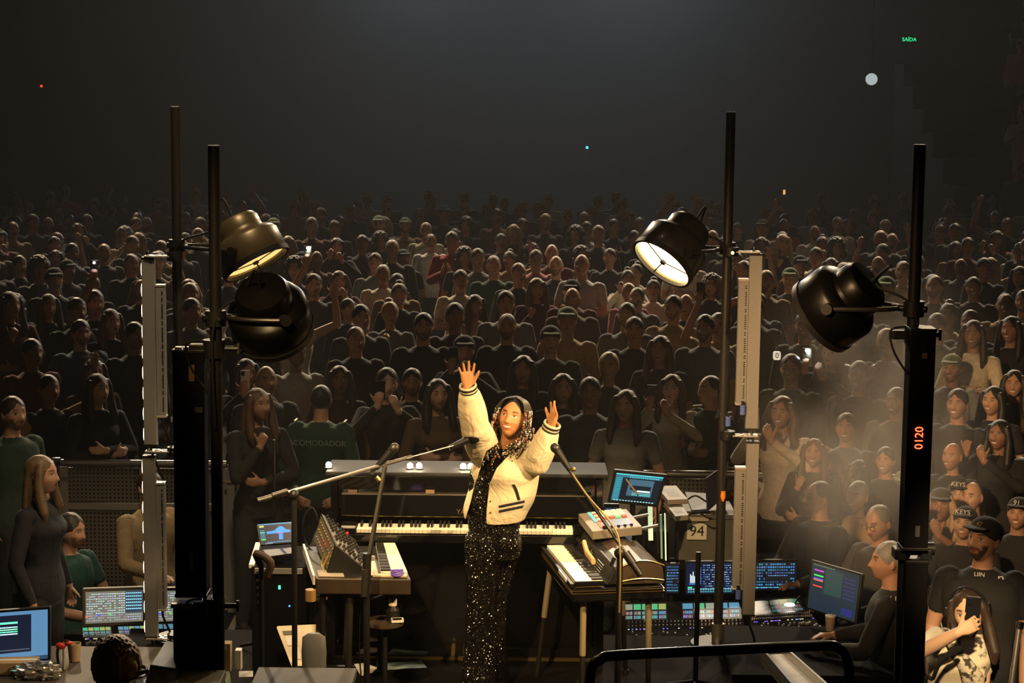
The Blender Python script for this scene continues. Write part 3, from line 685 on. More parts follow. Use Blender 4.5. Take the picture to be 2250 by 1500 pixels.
# ------------------------------------------------------------------ stage, barrier
V3 = Vector
def prism(top, h, mb=None, mt=0):
    """a slab under four top corners (counter-clockwise from above)"""
    mb = mb or MB(); t = [V3(p) for p in top]; b = [p - V3((0, 0, h)) for p in t]
    return mb.add(t + b, [(0, 1, 2, 3), (7, 6, 5, 4), (0, 4, 5, 1), (1, 5, 6, 2), (2, 6, 7, 3), (3, 7, 4, 0)], mt)
yaw = math.atan2(.6, 2.5)
stage = prism([(-1.75, 7.9, STAGE_Z), (2.35, 8.0, STAGE_Z), (1.5, 11.5, STAGE_Z), (-2.3, 11.55, STAGE_Z)], STAGE_Z - .01).build('stage_platform', MATTE); tag(stage, 'black raised platform the performer stands on', kind='structure')
# crowd barrier with perforated panels
PERF = mat('perforated_steel', (.10, .095, .085), .5, .5)
nt = PERF.node_tree; tc = nt.nodes.new('ShaderNodeTexCoord'); sep = nt.nodes.new('ShaderNodeSeparateXYZ'); nt.links.new(tc.outputs['Object'], sep.inputs[0])
def _m(op, a, b):
    n = nt.nodes.new('ShaderNodeMath'); n.operation = op
    for i, q in enumerate((a, b)):
        if isinstance(q, (int, float)): n.inputs[i].default_value = q
        else: nt.links.new(q, n.inputs[i])
    return n.outputs[0]
fx = _m('SUBTRACT', _m('FRACT', _m('MULTIPLY', sep.outputs[0], 33), 0), .5); fz = _m('SUBTRACT', _m('FRACT', _m('MULTIPLY', sep.outputs[2], 33), 0), .5)
hole = _m('LESS_THAN', _m('ADD', _m('MULTIPLY', fx, fx), _m('MULTIPLY', fz, fz)), .065)
cm = nt.nodes.new('ShaderNodeMix'); cm.data_type = 'RGBA'; nt.links.new(hole, cm.inputs[0]); cm.inputs[6].default_value = (.20, .185, .16, 1); cm.inputs[7].default_value = (.006, .006, .006, 1)
nt.links.new(cm.outputs[2], nt.nodes['Principled BSDF'].inputs['Base Color'])
bx = [-4.6, -3.35, -2.1, -.85, .4, 1.65, 2.9]
words_ = ['leftmost', 'second', 'third', 'fourth', 'fifth', 'sixth']
for i in range(6):
    x0, x1 = bx[i], bx[i + 1]; Y = 14.3 - .06 * (i - 1); t = thing('barrier_panel', 'perforated steel crowd barrier panel, %s from the left' % words_[i], 'barrier', ((x0 + x1) / 2, Y, 0), 'crowd barrier panels')
    w = x1 - x0
    MB().cyl((x0 + .01, Y - .02, 1.13), (x1 - .01, Y - .02, 1.13), .028, n=14).build('top_rail', STEEL, t, smooth=True)
    MB().box(((x0 + x1) / 2, Y, .80), (w - .02, .035, .05)).build('middle_rail', GREY, t, bevel=.004)
    MB().box(((x0 + x1) / 2, Y + .01, .96), (w - .04, .006, .26)).build('perforated_sheet', PERF, t)
    MB().box(((x0 + x1) / 2, Y + .01, .44), (w - .04, .006, .66)).build('perforated_sheet', PERF, t)
    for xx in (x0 + .03, (x0 + x1) / 2, x1 - .03):
        p = MB().box((xx, Y - .02, .56), (.06, .045, 1.08)).build('post', GREY, t, bevel=.004)
        MB().box((xx, Y - .048, 1.02), (.09, .014, .02)).build('latch', STEEL, p)
    for xx in (x0 + .1, x1 - .1): MB().bar((xx, Y - .04, .03), (xx, Y - .95, .03), .05, .03).build('foot', GREY, t)

# ------------------------------------------------------------------ upright piano
PX0, PX1, KY, KZ = -1.03, .53, 10.72, 1.475
pn = thing('upright_piano', 'black lacquered upright piano behind the performer', 'piano', ((PX0 + PX1) / 2, 11.1, STAGE_Z))
for xx in (PX0 + .02, PX1 - .02):
    MB().box((xx, 11.17, 1.19), (.04, .36, 1.06)).build('side_panel', GLOSS, pn, bevel=.004)
    MB().box((xx, 10.84, 1.43), (.045, .24, .13)).build('arm', GLOSS, pn, bevel=.01)
    MB().box((xx, 10.78, 1.02), (.05, .05, .70)).build('leg', GLOSS, pn, bevel=.004)
MB().box(((PX0 + PX1) / 2, 11.335, 1.19), (PX1 - PX0 - .05, .03, 1.04)).build('back_panel', BLACK, pn)
MB().box(((PX0 + PX1) / 2, 11.02, 1.635), (PX1 - PX0 - .085, .025, .19)).build('upper_panel', GLOSS, pn, bevel=.004)
MB().box(((PX0 + PX1) / 2, 11.03, 1.05), (PX1 - PX0 - .085, .025, .66)).build('lower_panel', GLOSS, pn, bevel=.004)
lid = MB().box(((PX0 + PX1) / 2, 11.18, 1.742), (PX1 - PX0 + .06, .36, .022)).build('lid', mat('speckled_lid', (.035, .036, .040), .7, grain=.6, scale=300, spec=.08), pn, bevel=.006)
MB().box(((PX0 + PX1) / 2, 10.99, 1.625), (PX1 - PX0 - .13, .05, .008)).build('music_shelf', mat('shelf_edge', (.30, .25, .20), .3, .6), pn)
for px in (775, 945): MB().box(P(px, 1080, 10.965), (.05, .003, .022)).build('tape_strip', mat('masking_tape', (.30, .20, .13), .9), pn)
fb = MB().box(((PX0 + PX1) / 2, 10.935, 1.575), (PX1 - PX0 - .13, .016, .12), rotx(-.2)).build('fallboard', GLOSS, pn, bevel=.003)
text('lettering', 'YAMAHA', .040, P(1003, 1124, 10.905), FACECAM, BRASS, fb, 'LEFT')
MB().box(((PX0 + PX1) / 2, 10.83, 1.435), (PX1 - PX0 - .06, .24, .045)).build('key_bed', GLOSS, pn, bevel=.004)
MB().box(((PX0 + PX1) / 2, 10.95, 1.513), (PX1 - PX0 - .19, .012, .012)).build('gold_reflection', BRASS, pn)  # brass strip added as the golden reflection of the keys in the fallboard
kb = MB().box(((PX0 + PX1) / 2, 11.0, .70), (PX1 - PX0 - .06, .08, .07)).build('kick_board', GLOSS, pn, bevel=.003)
MB().box(((PX0 + PX1) / 2, 10.955, .672), (PX1 - PX0 - .06, .012, .018)).build('brass_strip', BRASS, pn)
kx0 = P(783, 1170, KY).x; kw = .02335
wk = MB().box((0, 0, 0), (kw - .0009, .145, .022)).mesh('white_key', IVORY, (0, 0, 0)); bk = MB().box((0, 0, 0), (.0115, .092, .024)).mesh('black_key', BLACK, (0, 0, 0))
def key(me, nm, loc, par):
    o = bpy.data.objects.new(nm, me); link(o, par); o.location = V3(loc) - BASE[par.name]; m = o.modifiers.new('b', 'BEVEL'); m.width = .0012; m.segments = 1
for k in range(52):
    x = kx0 + (k + .5) * kw; key(wk, 'white_key', (x, KY + .0725, KZ), pn)
    if k < 51 and (k + 5) % 7 not in (2, 6): key(bk, 'black_key', (x + kw / 2, KY + .102, KZ + .018), pn)
MB().box((kx0 - .05, 10.81, KZ), (.09, .18, .03)).build('key_block', GLOSS, pn, bevel=.004); MB().box((kx0 + 52 * kw + .05, 10.81, KZ), (.09, .18, .03)).build('key_block', GLOSS, pn, bevel=.004)
for k, xx in enumerate((-.32, -.25, -.18)): MB().tube([(xx, 11.0, .74), (xx, 10.9, .73), (xx, 10.84, .715)], [.012, .014, .010], 10).build('pedal', BRASS, pn, smooth=True)
BULB = mat('warm_bulb', (1, .9, .7), .5, emit=110., ecol=(1.0, .80, .50))
for k, px in enumerate((722, 901, 921, 1018, 1034)):
    p = P(px, 1026, 11.10); p.z = 1.753
    t = thing('puck_lamp', ['small lit puck lamp alone at the end of the piano lid', 'lit puck lamp on the piano lid behind the crossing mic boom', 'lit puck lamp on the piano lid, next right of the mic boom',
                            'lit puck lamp on the piano lid beside the raised sleeve', 'lit puck lamp on the piano lid half behind the white jacket'][k], 'lamp', p, 'puck lamps on the piano lid')
    MB().cyl(p, p + V3((0, 0, .008)), .022, n=16).build('base', DKMET, t); MB().ell(p + V3((0, 0, .022)), (.017, .017, .016), I3, 14, 10).build('bulb', BULB, t, smooth=True, auto=0)

# ------------------------------------------------------------------ lamp stands
LENS_ON = mat('lamp_lens', (1, .85, .6), .4, emit=9., ecol=(1.0, .72, .34)); LAMPIN = mat('lamp_reflector', (.55, .42, .20), .35, .6); LAMPB = mat('lamp_shell', (.030, .027, .022), .34, .3, grain=.3, scale=25, coat=.2)
def stand_pole(px, pyt, pyb, Y, r, label, base=True):
    top = P(px, pyt, Y); x = top.x; t = thing('lamp_stand', label, 'stand', (x, Y, STAGE_Z), 'lamp stands at the stage corners')
    MB().cyl((x, Y, STAGE_Z + .02), (x, Y, top.z), r, n=20).build('pole', DKMET if r < .03 and Y > 10 else BLACK, t, smooth=True)
    MB().cyl((x, Y, top.z), (x, Y, top.z + .006), r * .96, n=20).build('end_cap', STEEL, t)
    MB().cyl((x, Y, STAGE_Z), (x, Y, STAGE_Z + .025), .16, n=24).build('base_plate', BLACK, t, smooth=True); MB().cyl((x, Y, STAGE_Z + .02), (x, Y, STAGE_Z + .14), r * 1.35, n=18).build('socket', STEEL, t, smooth=True)
    return t, x
LAMPK = mat('black_lamp_shell', (.002, .002, .002), .35, spec=.18); LENS_DIM = mat('amber_lens', (.8, .55, .2), .4, emit=1.3, ecol=(1.0, .60, .20))
def lamp(name_label, c, aim, r, L, pole, on, power, cone, LAMPB=LAMPB, LENS_ON=LENS_ON):
    """drum lamp: wide drum with open mouth, smaller can behind, rim, cross bars, yoke and clamp; c = mouth centre"""
    c = V3(c); a = V3(aim).normalized(); R = frame(-a, V3((0, 0, 1)).cross(a)); t = thing('drum_lamp', name_label, 'lamp', c, 'drum lamps on the stands')
    MB().lathe([(r * .97, .006), (r * 1.0, 0), (r * 1.03, .01), (r * 1.03, L * .62), (r * .98, L * .70), (r * .88, L * .78), (r * .72, L * .84), (r * .70, L * .92)], c, R, 48).build('drum', LAMPB, t, smooth=True)
    MB().lathe([(r * .70, L * .90), (r * .70, L * 1.16), (r * .62, L * 1.27), (.001, L * 1.33)], c, R, 40).build('back_can', LAMPB, t, smooth=True)
    MB().lathe([(r * .98, .004), (r * .93, .03), (r * .86, L * .45), (.001, L * .52)], c, R, 40).build('reflector', LAMPIN, t, smooth=True)
    MB().lathe([(.001, .022), (r * .95, .020)], c, R, 48).build('lens', LENS_ON if on else mat('lamp_glass', (.02, .02, .02), .1), t)
    rim = MB().lathe([(r * .97, -.012), (r * 1.05, -.012), (r * 1.06, .018), (r * .97, .018), (r * .97, -.012)], c, R, 48).build('rim', BLACK, t, smooth=True)
    for k in range(3):
        ang = k * 2 * PI / 3 + .5; MB().bar(c + R @ V3((0, 0, .004)), c + R @ V3((r * math.cos(ang), r * math.sin(ang), .004)), .007, .005).build('spider_arm', BLACK, t)
    MB().cyl(c + R @ V3((0, 0, -.004)), c + R @ V3((0, 0, .01)), .018, n=14).build('hub', BLACK, t)
    # yoke: a half hoop from one side of the drum to the other, round the pole side
    mid = c + R @ V3((0, 0, L * .45)); px_, Yp, zz = pole; hinge = V3((px_, Yp, mid.z)); dirp = (hinge - mid); dirp.z = 0; dist = dirp.length; dirp.normalize()
    sd = V3((0, 0, 1)).cross(dirp).normalized(); pts = []
    w = r * 1.12; reach = dist - .07
    for k in range(17):
        u = -1 + 2 * k / 16; pts.append(mid + sd * (w * (u if abs(u) < .55 else u)) * (1.0) + dirp * (reach * (1 - abs(u) ** 2.6)))
    MB().tube(pts, .011, 10).build('yoke', DKMET, t, smooth=True)
    for s in (-1, 1): MB().cyl(mid + sd * s * (w - .02), mid + sd * s * (w + .018), .026, n=14).build('tilt_knob', BLACK, t, smooth=True)
    MB().cyl(hinge - dirp * .10, hinge + dirp * .06, .016, n=12).build('spigot', BLACK, t, smooth=True)
    MB().cyl(hinge - V3((0, 0, .035)), hinge + V3((0, 0, .035)), .047, n=18).build('clamp', BLACK, t, smooth=True)
    MB().cyl(hinge + sd * .04, hinge + sd * .095, .008, n=8).build('clamp_bolt', CHROME, t)
    ca = smooth_path([c + R @ V3((0, 0, L * 1.36)), c + R @ V3((0, .02, L * 1.36 + .10)) + V3((0, 0, .03)), (mid + hinge) / 2 + V3((0, 0, .10)), hinge + V3((0, -.05, -.02)), hinge + V3((.0, -.045, -.5))], 8)
    MB().tube(ca, .006, 8).build('cable', RUBBER, t, smooth=True)
    if on: 
        l = spot('lamp_beam', c + a * .01, c + a * 3, power, (1.0, .66, .30), cone, .6, .12); l.parent = t; l.location = a * .03
    return t
tRL, xRL = stand_pole(385, 236, 1410, 11.3, .0275, 'dark rear lamp stand behind the black tower, carrying the gold-lit drum lamp')
tRR, xRR = stand_pole(1606, 248, 1408, 11.3, .0275, 'dark rear lamp stand beside the case numbered 94')
tFL, xFL = stand_pole(470, 322, 1800, 8.77, .0275, 'black front lamp stand fixed to the wide black tower')
tFR, xFR = stand_pole(2021, 320, 1800, 8.77, .0275, 'black front lamp stand with the red digital display tower')
lamp('drum lamp coloured as lit gold, pointing down at the stage, on the rear stand', P(563, 578, 11.15), idir(.47, .87, -.10), .196, .22, (xRL, 11.3, 0), True, 110, 70, LAMPB=mat('lit_gold_shell', (.085, .064, .030), .36, .35, grain=.2, scale=25), LENS_ON=LENS_DIM)  # golden light on this drum is put into its shell colour
lamp('glowing drum lamp turned towards the viewer, on the rear stand', P(1456, 577, 11.15), idir(-.59, .74, -.32), .188, .235, (xRR, 11.3, 0), True, 130, 70)
lamp('black drum lamp seen from behind, on the front stand by the tower', P(600, 722, 8.95), idir(.10, .62, .75), .182, .21, (xFL, 8.77, 0), True, 120, 60, LAMPB=LAMPK)
lamp('black drum lamp seen from behind, on the front stand with the display', P(1806, 694, 8.95), idir(-.66, .52, .52), .182, .22, (xFR, 8.77, 0), True, 380, 60, LAMPB=LAMPK)

# ------------------------------------------------------------------ LED battens on the rear stands
LEDM = mat('led_dot', (1, .9, .7), .5, emit=7., ecol=(1.0, .80, .50)); BRKT = mat('aluminium_bracket', (.62, .58, .50), .4, .5)
def batten(px, y0, y1, Y, wpx, label, group, leds=0, side=-1, vents=False, ptext=False):
    a = P(px, y0, Y); b = P(px, y1, Y); b.x = a.x; s = F / Y; w = wpx / s
    t = thing('led_batten', label, 'light', (a.x, Y, b.z), group); h = a.z - b.z
    MB().box((a.x, Y, (a.z + b.z) / 2), (w, .055, h)).build('housing', GREY, t, bevel=.003)
    for zz in (a.z + .004, b.z - .004): MB().box((a.x, Y, zz), (w * 1.06, .06, .012)).build('end_cap', BLACK if not vents else BRKT, t, bevel=.002)
    if leds:
        me = MB().ell((0, 0, 0), (.006, .010, h / leds * .34), I3, 12, 8).mesh('led_dot', LEDM, (0, 0, 0), True)
        for k in range(leds):
            o = bpy.data.objects.new('led_dot', me); link(o, t); o.location = V3((a.x + side * w * .5, Y - .012, b.z + (k + .5) * h / leds)) - BASE[t.name]
    if vents:
        for k in range(int(h / .011)): pass
        mb = MB(); n = int(h / .013)
        for k in range(n):
            if (k * 7) % 11 not in (0, 1): mb.box((a.x + w * .22, Y - .0285, b.z + .02 + k * (h - .04) / n), (w * .16, .002, .006))
        o = mb.build('vent_slots', BLACK, t); o['kind'] = 'stuff'
    MB().tube(smooth_path([(a.x, Y, b.z), (a.x + .004, Y, b.z - .05), (a.x + .03, Y + .01, b.z - .12), (a.x + .06, Y + .05, b.z - .22)], 5), .007, 8).build('cable', RUBBER, t, smooth=True)
    return t, a, b, w
def bracket(px, py, px2, Y, label):
    a = P(px, py, Y); b = P(px2, py, Y); b.z = a.z; t = thing('batten_bracket', label, 'bracket', a, 'aluminium brackets holding the battens')
    mb = MB().box(a + V3((.0, 0, 0)), (.05, .08, .010)); mb.build('plate', BRKT, t, bevel=.002)
    for dy in (-.032, .032): MB().bar(a + V3((.01, dy, 0)), b + V3((0, dy * .6, 0)), .022, .008).build('arm', BRKT, t)
    for q in (.45, .8): MB().box(a + (b - a) * q, (.02, .07, .008)).build('cross_piece', BRKT, t)
    MB().cyl(b - V3((0, 0, .025)), b + V3((0, 0, .025)), .045, n=16).build('clamp', BLACK, t, smooth=True); MB().cyl(b + V3((0, -.05, 0)), b + V3((0, -.09, 0)), .010, n=10).build('wing_bolt', CHROME, t)
    MB().cyl(a + V3((-.01, 0, 0)), a + V3((-.01, 0, .03)), .010, n=10).build('stud', CHROME, t)
batten(326, 568, 975, 11.24, 28, 'wide grey LED batten with lit dots, upper left one', 'wide LED battens', 9, -1)
batten(328, 1003, 1396, 11.24, 28, 'wide grey LED batten with bright dots, lower left one', 'wide LED battens', 9, -1)
batten(353, 628, 912, 11.27, 20, 'narrow grey batten with slots, upper left one', 'narrow slotted battens', vents=True)
batten(353, 1062, 1336, 11.27, 20, 'narrow grey batten with slots, lower left one', 'narrow slotted battens', vents=True)
batten(1661, 560, 940, 11.24, 27, 'wide grey LED batten, upper right one', 'wide LED battens', 0)
batten(1654, 972, 1348, 11.24, 27, 'wide grey LED batten, lower right one', 'wide LED battens', 0)
batten(1634, 615, 885, 11.27, 22, 'narrow grey batten with slots, upper right one', 'narrow slotted battens', vents=True)
batten(1627, 1028, 1290, 11.27, 24, 'narrow grey batten with slots, lower right one', 'narrow slotted battens', vents=True)
for px, py, px2, lb in ((328, 562, 384, 'aluminium bracket topping the left LED batten'), (330, 990, 384, 'aluminium bracket between the two left LED battens'), (332, 1400, 384, 'aluminium bracket under the lower left LED batten'),
                        (1660, 553, 1606, 'aluminium bracket topping the right LED batten'), (1655, 956, 1598, 'aluminium bracket between the two right LED battens')):
    bracket(px, py, px2, 11.24, lb)
for px, py, lb in ((1632, 900, 'blue cable plug under the upper right narrow batten'), (1600, 925, 'blue cable plug taped to the rear right stand'), (1622, 1305, 'blue cable plug under the lower right narrow batten')):
    a = P(px, py, 11.2); t = thing('cable_plug', lb, 'plug', a, 'blue cable plugs'); MB().cyl(a - V3((0, 0, .028)), a + V3((0, 0, .028)), .016, n=14).build('shell', BLUEP, t, smooth=True); MB().cyl(a + V3((0, 0, .026)), a + V3((0, 0, .05)), .010, n=12).build('boot', RUBBER, t)
a = P(1589, 1090, 11.22); t = thing('orange_connector', 'orange connector hanging beside the laptop', 'plug', a); MB().loft([(a + V3((0, 0, .03)), (.012, 0, 0), (0, .012, 0)), (a, (.017, 0, 0), (0, .014, 0)), (a - V3((0, 0, .03)), (.006, 0, 0), (0, .006, 0))], 12).build('shell', ORANGE, t, smooth=True)
MB().tube([a + V3((0, 0, .03)), a + V3((.01, .01, .12)), a + V3((.03, .03, .2))], .005, 8).build('cable', RUBBER, t)

# ------------------------------------------------------------------ black towers on the front stands
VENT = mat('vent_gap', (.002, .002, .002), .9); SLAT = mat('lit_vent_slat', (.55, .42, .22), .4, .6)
def tower(name, label, x0, x1, y0, y1, Y, base_label=None):
    a = P((x0 + x1) / 2, y0, Y); b = P((x0 + x1) / 2, y1, Y); s = F / Y; w = (x1 - x0) / s; t = thing(name, label, 'light', (a.x, Y, b.z), 'black light towers')
    MB().box((a.x, Y, (a.z + b.z) / 2), (w, .12, a.z - b.z)).build('housing', MATTE, t, bevel=.006)
    for zz in (a.z, b.z): MB().box((a.x, Y, zz), (w * 1.05, .125, .015)).build('end_plate', BLACK, t, bevel=.003)
    return t, a, b, w, s
t, a, b, w, s = tower('light_tower', 'wide black light tower beside the front left stand', 383, 452, 768, 1302, 8.80)
for k in range(9): MB().box(P(421, 803 + k * 4.1, 8.735), (.026, .006, .0042), rotx(.4)).build('vent_slat', SLAT, t)
MB().box(P(436, 900, 8.738), (.036, .002, .024)).build('rating_label', mat('grey_label', (.05, .05, .05), .6), t)
for k, px in enumerate((392, 410, 425)): MB().box(P(px, 766, 8.77), (.03, .03, .02)).build('clip', STEEL, t, bevel=.002)
MB().box(P(436, 1218, 8.74), (.03, .01, .05)).build('socket_plate', DKMET, t)
t, a, b, w, s = tower('light_tower', 'lower black light tower at the foot of the front left stand', 383, 478, 1322, 1560, 8.80)
for k in range(8): MB().box(P(421, 1215 + k * 5, 8.735), (.016, .006, .005), rotx(.4)).build('vent_slat', SLAT, t)
MB().box(P(400, 1330, 8.72), (.10, .03, .02)).build('clip', STEEL, t, bevel=.002)
t, a, b, w, s = tower('light_tower', 'slim black tower with red digits on the front right stand', 1996, 2052, 722, 1200, 8.72)
for k in range(9): MB().box(P(2032, 752 + k * 4.2, 8.655), (.024, .006, .0042), rotx(.4)).build('vent_slat', SLAT if k > 5 else DKMET, t)
text('display_digits', '0120', .052, P(2020, 962, 8.652), FACECAM @ rotz(PI / 2), mat('red_led_digits', (.8, .02, .01), .5, emit=7., ecol=(1.0, .06, .02)), t)
MB().box(P(2016, 1167, 8.652), (.02, .004, .05)).build('socket_plate', STEEL, t)
t2, a, b, w, s = tower('light_tower', 'lower black tower under the red digits', 1985, 2035, 1228, 1560, 8.74)
for dx in (-.07, .05): MB().box(P(2008, 1214, 8.74) + V3((dx, 0, 0)), (.05, .09, .05)).build('hinge_block', BLACK, t2, bevel=.006)
MB().cyl(P(1985, 1205, 8.74), P(2052, 1205, 8.74), .030, n=14).build('hinge_pin', BLACK, t2, smooth=True)
for px, py, lb in ((470, 765, 'black clamp joining the tower to the front left stand'), (470, 1330, 'black clamp low on the front left stand'), (2012, 735, 'black clamp above the tower with red digits')):
    a = P(px, py, 8.77); t = thing('pole_clamp', lb, 'clamp', a, 'black pole clamps'); MB().cyl(a - V3((0, 0, .04)), a + V3((0, 0, .04)), .05, n=18).build('collar', BLACK, t, smooth=True)
    MB().box(a + V3((-.06, 0, 0)), (.10, .05, .04)).build('jaw', BLACK, t, bevel=.005); MB().cyl(a + V3((.05, 0, 0)), a + V3((.11, 0, 0)), .012, n=10).build('bolt', BLACK, t); MB().box(a + V3((.11, 0, 0)), (.012, .012, .05)).build('wing_nut', DKMET, t)
    MB().tube(smooth_path([a + V3((-.05, -.03, .04)), a + V3((-.12, -.03, .02)), a + V3((-.10, -.04, -.08)), a + V3((-.02, -.05, -.2))], 6), .005, 8).build('cable', RUBBER, t)
# haze over the hall (lit by the lamps above)
HZ = bpy.data.materials.new('haze'); HZ.use_nodes = True; nt = HZ.node_tree; nt.nodes.remove(nt.nodes['Principled BSDF'])
vs = nt.nodes.new('ShaderNodeVolumeScatter'); vs.inputs['Color'].default_value = (.95, .97, 1, 1); vs.inputs['Density'].default_value = .0019; vs.inputs['Anisotropy'].default_value = .0
nt.links.new(vs.outputs[0], nt.nodes['Material Output'].inputs['Volume'])
hz = MB().box((0, 21.1, 10.2), (44, 25.8, 20.3)).build('haze', HZ); tag(hz, 'thin stage smoke hanging over the crowd', kind='stuff')
HF = HZ.copy(); HF.name = 'far_haze'; [n for n in HF.node_tree.nodes if n.type == 'VOLUME_SCATTER'][0].inputs['Density'].default_value = .020
hf = MB().box((0, 47.4, 10.2), (44, 26.4, 20.3)).build('haze', HF); tag(hf, 'thicker bluish haze filling the far end of the hall', kind='stuff')

# a thicker puff of stage smoke at the right, drifting between the lamp and the side crowd
SM = bpy.data.materials.new('smoke'); SM.use_nodes = True; nt = SM.node_tree; nt.nodes.remove(nt.nodes['Principled BSDF'])
vs = nt.nodes.new('ShaderNodeVolumeScatter'); vs.inputs['Color'].default_value = (.96, .96, .96, 1); tc = nt.nodes.new('ShaderNodeTexCoord'); no = nt.nodes.new('ShaderNodeTexNoise'); no.inputs['Scale'].default_value = 1.6; no.inputs['Detail'].default_value = 2
ln = nt.nodes.new('ShaderNodeVectorMath'); ln.operation = 'LENGTH'; mp_ = nt.nodes.new('ShaderNodeMapping'); mp_.inputs['Scale'].default_value = (1 / .85, 1 / .55, 1 / 1.12)
fo = nt.nodes.new('ShaderNodeMapRange'); fo.inputs['From Min'].default_value = 1.; fo.inputs['From Max'].default_value = .15; fo.interpolation_type = 'SMOOTHSTEP'
ns = nt.nodes.new('ShaderNodeMapRange'); ns.inputs['From Min'].default_value = .38; ns.inputs['From Max'].default_value = .68
mu = nt.nodes.new('ShaderNodeMath'); mu.operation = 'MULTIPLY'; m2 = nt.nodes.new('ShaderNodeMath'); m2.operation = 'MULTIPLY'; m2.inputs[1].default_value = 1.1
nt.links.new(tc.outputs['Object'], mp_.inputs[0]); nt.links.new(mp_.outputs[0], ln.inputs[0]); nt.links.new(ln.outputs['Value'], fo.inputs[0]); nt.links.new(tc.outputs['Object'], no.inputs['Vector']); nt.links.new(no.outputs['Fac'], ns.inputs[0])
nt.links.new(fo.outputs[0], mu.inputs[0]); nt.links.new(ns.outputs[0], mu.inputs[1]); nt.links.new(mu.outputs[0], m2.inputs[0]); nt.links.new(m2.outputs[0], vs.inputs['Density']); nt.links.new(vs.outputs[0], nt.nodes['Material Output'].inputs['Volume'])
c = P(1915, 945, 10.7); sm = MB().ell(c, (.85, .55, 1.12), I3, 20, 14).build('smoke', SM, None, base=c); tag(sm, 'pale puff of stage smoke drifting at the right', kind='stuff')

# ------------------------------------------------------------------ the performer
PY0 = 10.35
def Wp(px, py, dy=0.): return P(px, py, PY0 + dy)
def sequin():
    m = mat('black_sequins', (.006, .006, .006), .35); nt = m.node_tree; b = nt.nodes['Principled BSDF']
    tc = nt.nodes.new('ShaderNodeTexCoord'); vo = nt.nodes.new('ShaderNodeTexVoronoi'); vo.inputs['Scale'].default_value = 190; nt.links.new(tc.outputs['Object'], vo.inputs['Vector'])
    ge = nt.nodes.new('ShaderNodeNewGeometry'); sub = nt.nodes.new('ShaderNodeVectorMath'); sub.operation = 'SUBTRACT'; sub.inputs[1].default_value = (.5, .5, .5)
    sc = nt.nodes.new('ShaderNodeVectorMath'); sc.operation = 'SCALE'; sc.inputs['Scale'].default_value = 1.5; ad = nt.nodes.new('ShaderNodeVectorMath'); nz = nt.nodes.new('ShaderNodeVectorMath'); nz.operation = 'NORMALIZE'
    nt.links.new(vo.outputs['Color'], sub.inputs[0]); nt.links.new(sub.outputs[0], sc.inputs[0]); nt.links.new(sc.outputs[0], ad.inputs[0]); nt.links.new(ge.outputs['Normal'], ad.inputs[1]); nt.links.new(ad.outputs[0], nz.inputs[0]); nt.links.new(nz.outputs[0], b.inputs['Normal'])
    # only some of the discs are shiny sequins, the rest is black mesh cloth
    sp = nt.nodes.new('ShaderNodeSeparateColor'); nt.links.new(vo.outputs['Color'], sp.inputs[0])
    gt = nt.nodes.new('ShaderNodeMath'); gt.operation = 'GREATER_THAN'; gt.inputs[1].default_value = .915; nt.links.new(sp.outputs[1], gt.inputs[0])
    pn_ = nt.nodes.new('ShaderNodeTexNoise'); pn_.inputs['Scale'].default_value = 11; nt.links.new(tc.outputs['Object'], pn_.inputs['Vector']); g2 = nt.nodes.new('ShaderNodeMath'); g2.operation = 'GREATER_THAN'; g2.inputs[1].default_value = .50; nt.links.new(pn_.outputs['Fac'], g2.inputs[0])
    an = nt.nodes.new('ShaderNodeMath'); an.operation = 'MULTIPLY'; nt.links.new(gt.outputs[0], an.inputs[0]); nt.links.new(g2.outputs[0], an.inputs[1]); gt = an
    mx = nt.nodes.new('ShaderNodeMix'); mx.data_type = 'RGBA'; mx.inputs[6].default_value = (.006, .0055, .005, 1); mx.inputs[7].default_value = (.80, .62, .40, 1); nt.links.new(gt.outputs[0], mx.inputs[0]); nt.links.new(mx.outputs[2], b.inputs['Base Color'])
    nt.links.new(gt.outputs[0], b.inputs['Metallic']); b.inputs['Roughness'].default_value = .16
    return m
DRESS = sequin(); PSKIN = mat_skin('performer_skin', (.50, .235, .105)); JACKET = mat('cream_wool', (.70, .60, .42), .85, grain=.06, scale=60); JBLACK = mat('black_knit', (.010, .009, .009), .8)
nt = JACKET.node_tree; tc = nt.nodes.new('ShaderNodeTexCoord'); n1 = nt.nodes.new('ShaderNodeTexNoise'); n1.inputs['Scale'].default_value = 7; n1.inputs['Detail'].default_value = 3; n1.inputs['Distortion'].default_value = 1.2
bp = nt.nodes.new('ShaderNodeBump'); bp.inputs['Strength'].default_value = .55; bp.inputs['Distance'].default_value = .035; nt.links.new(tc.outputs['Object'], n1.inputs['Vector']); nt.links.new(n1.outputs['Fac'], bp.inputs['Height']); nt.links.new(bp.outputs[0], nt.nodes['Principled BSDF'].inputs['Normal'])
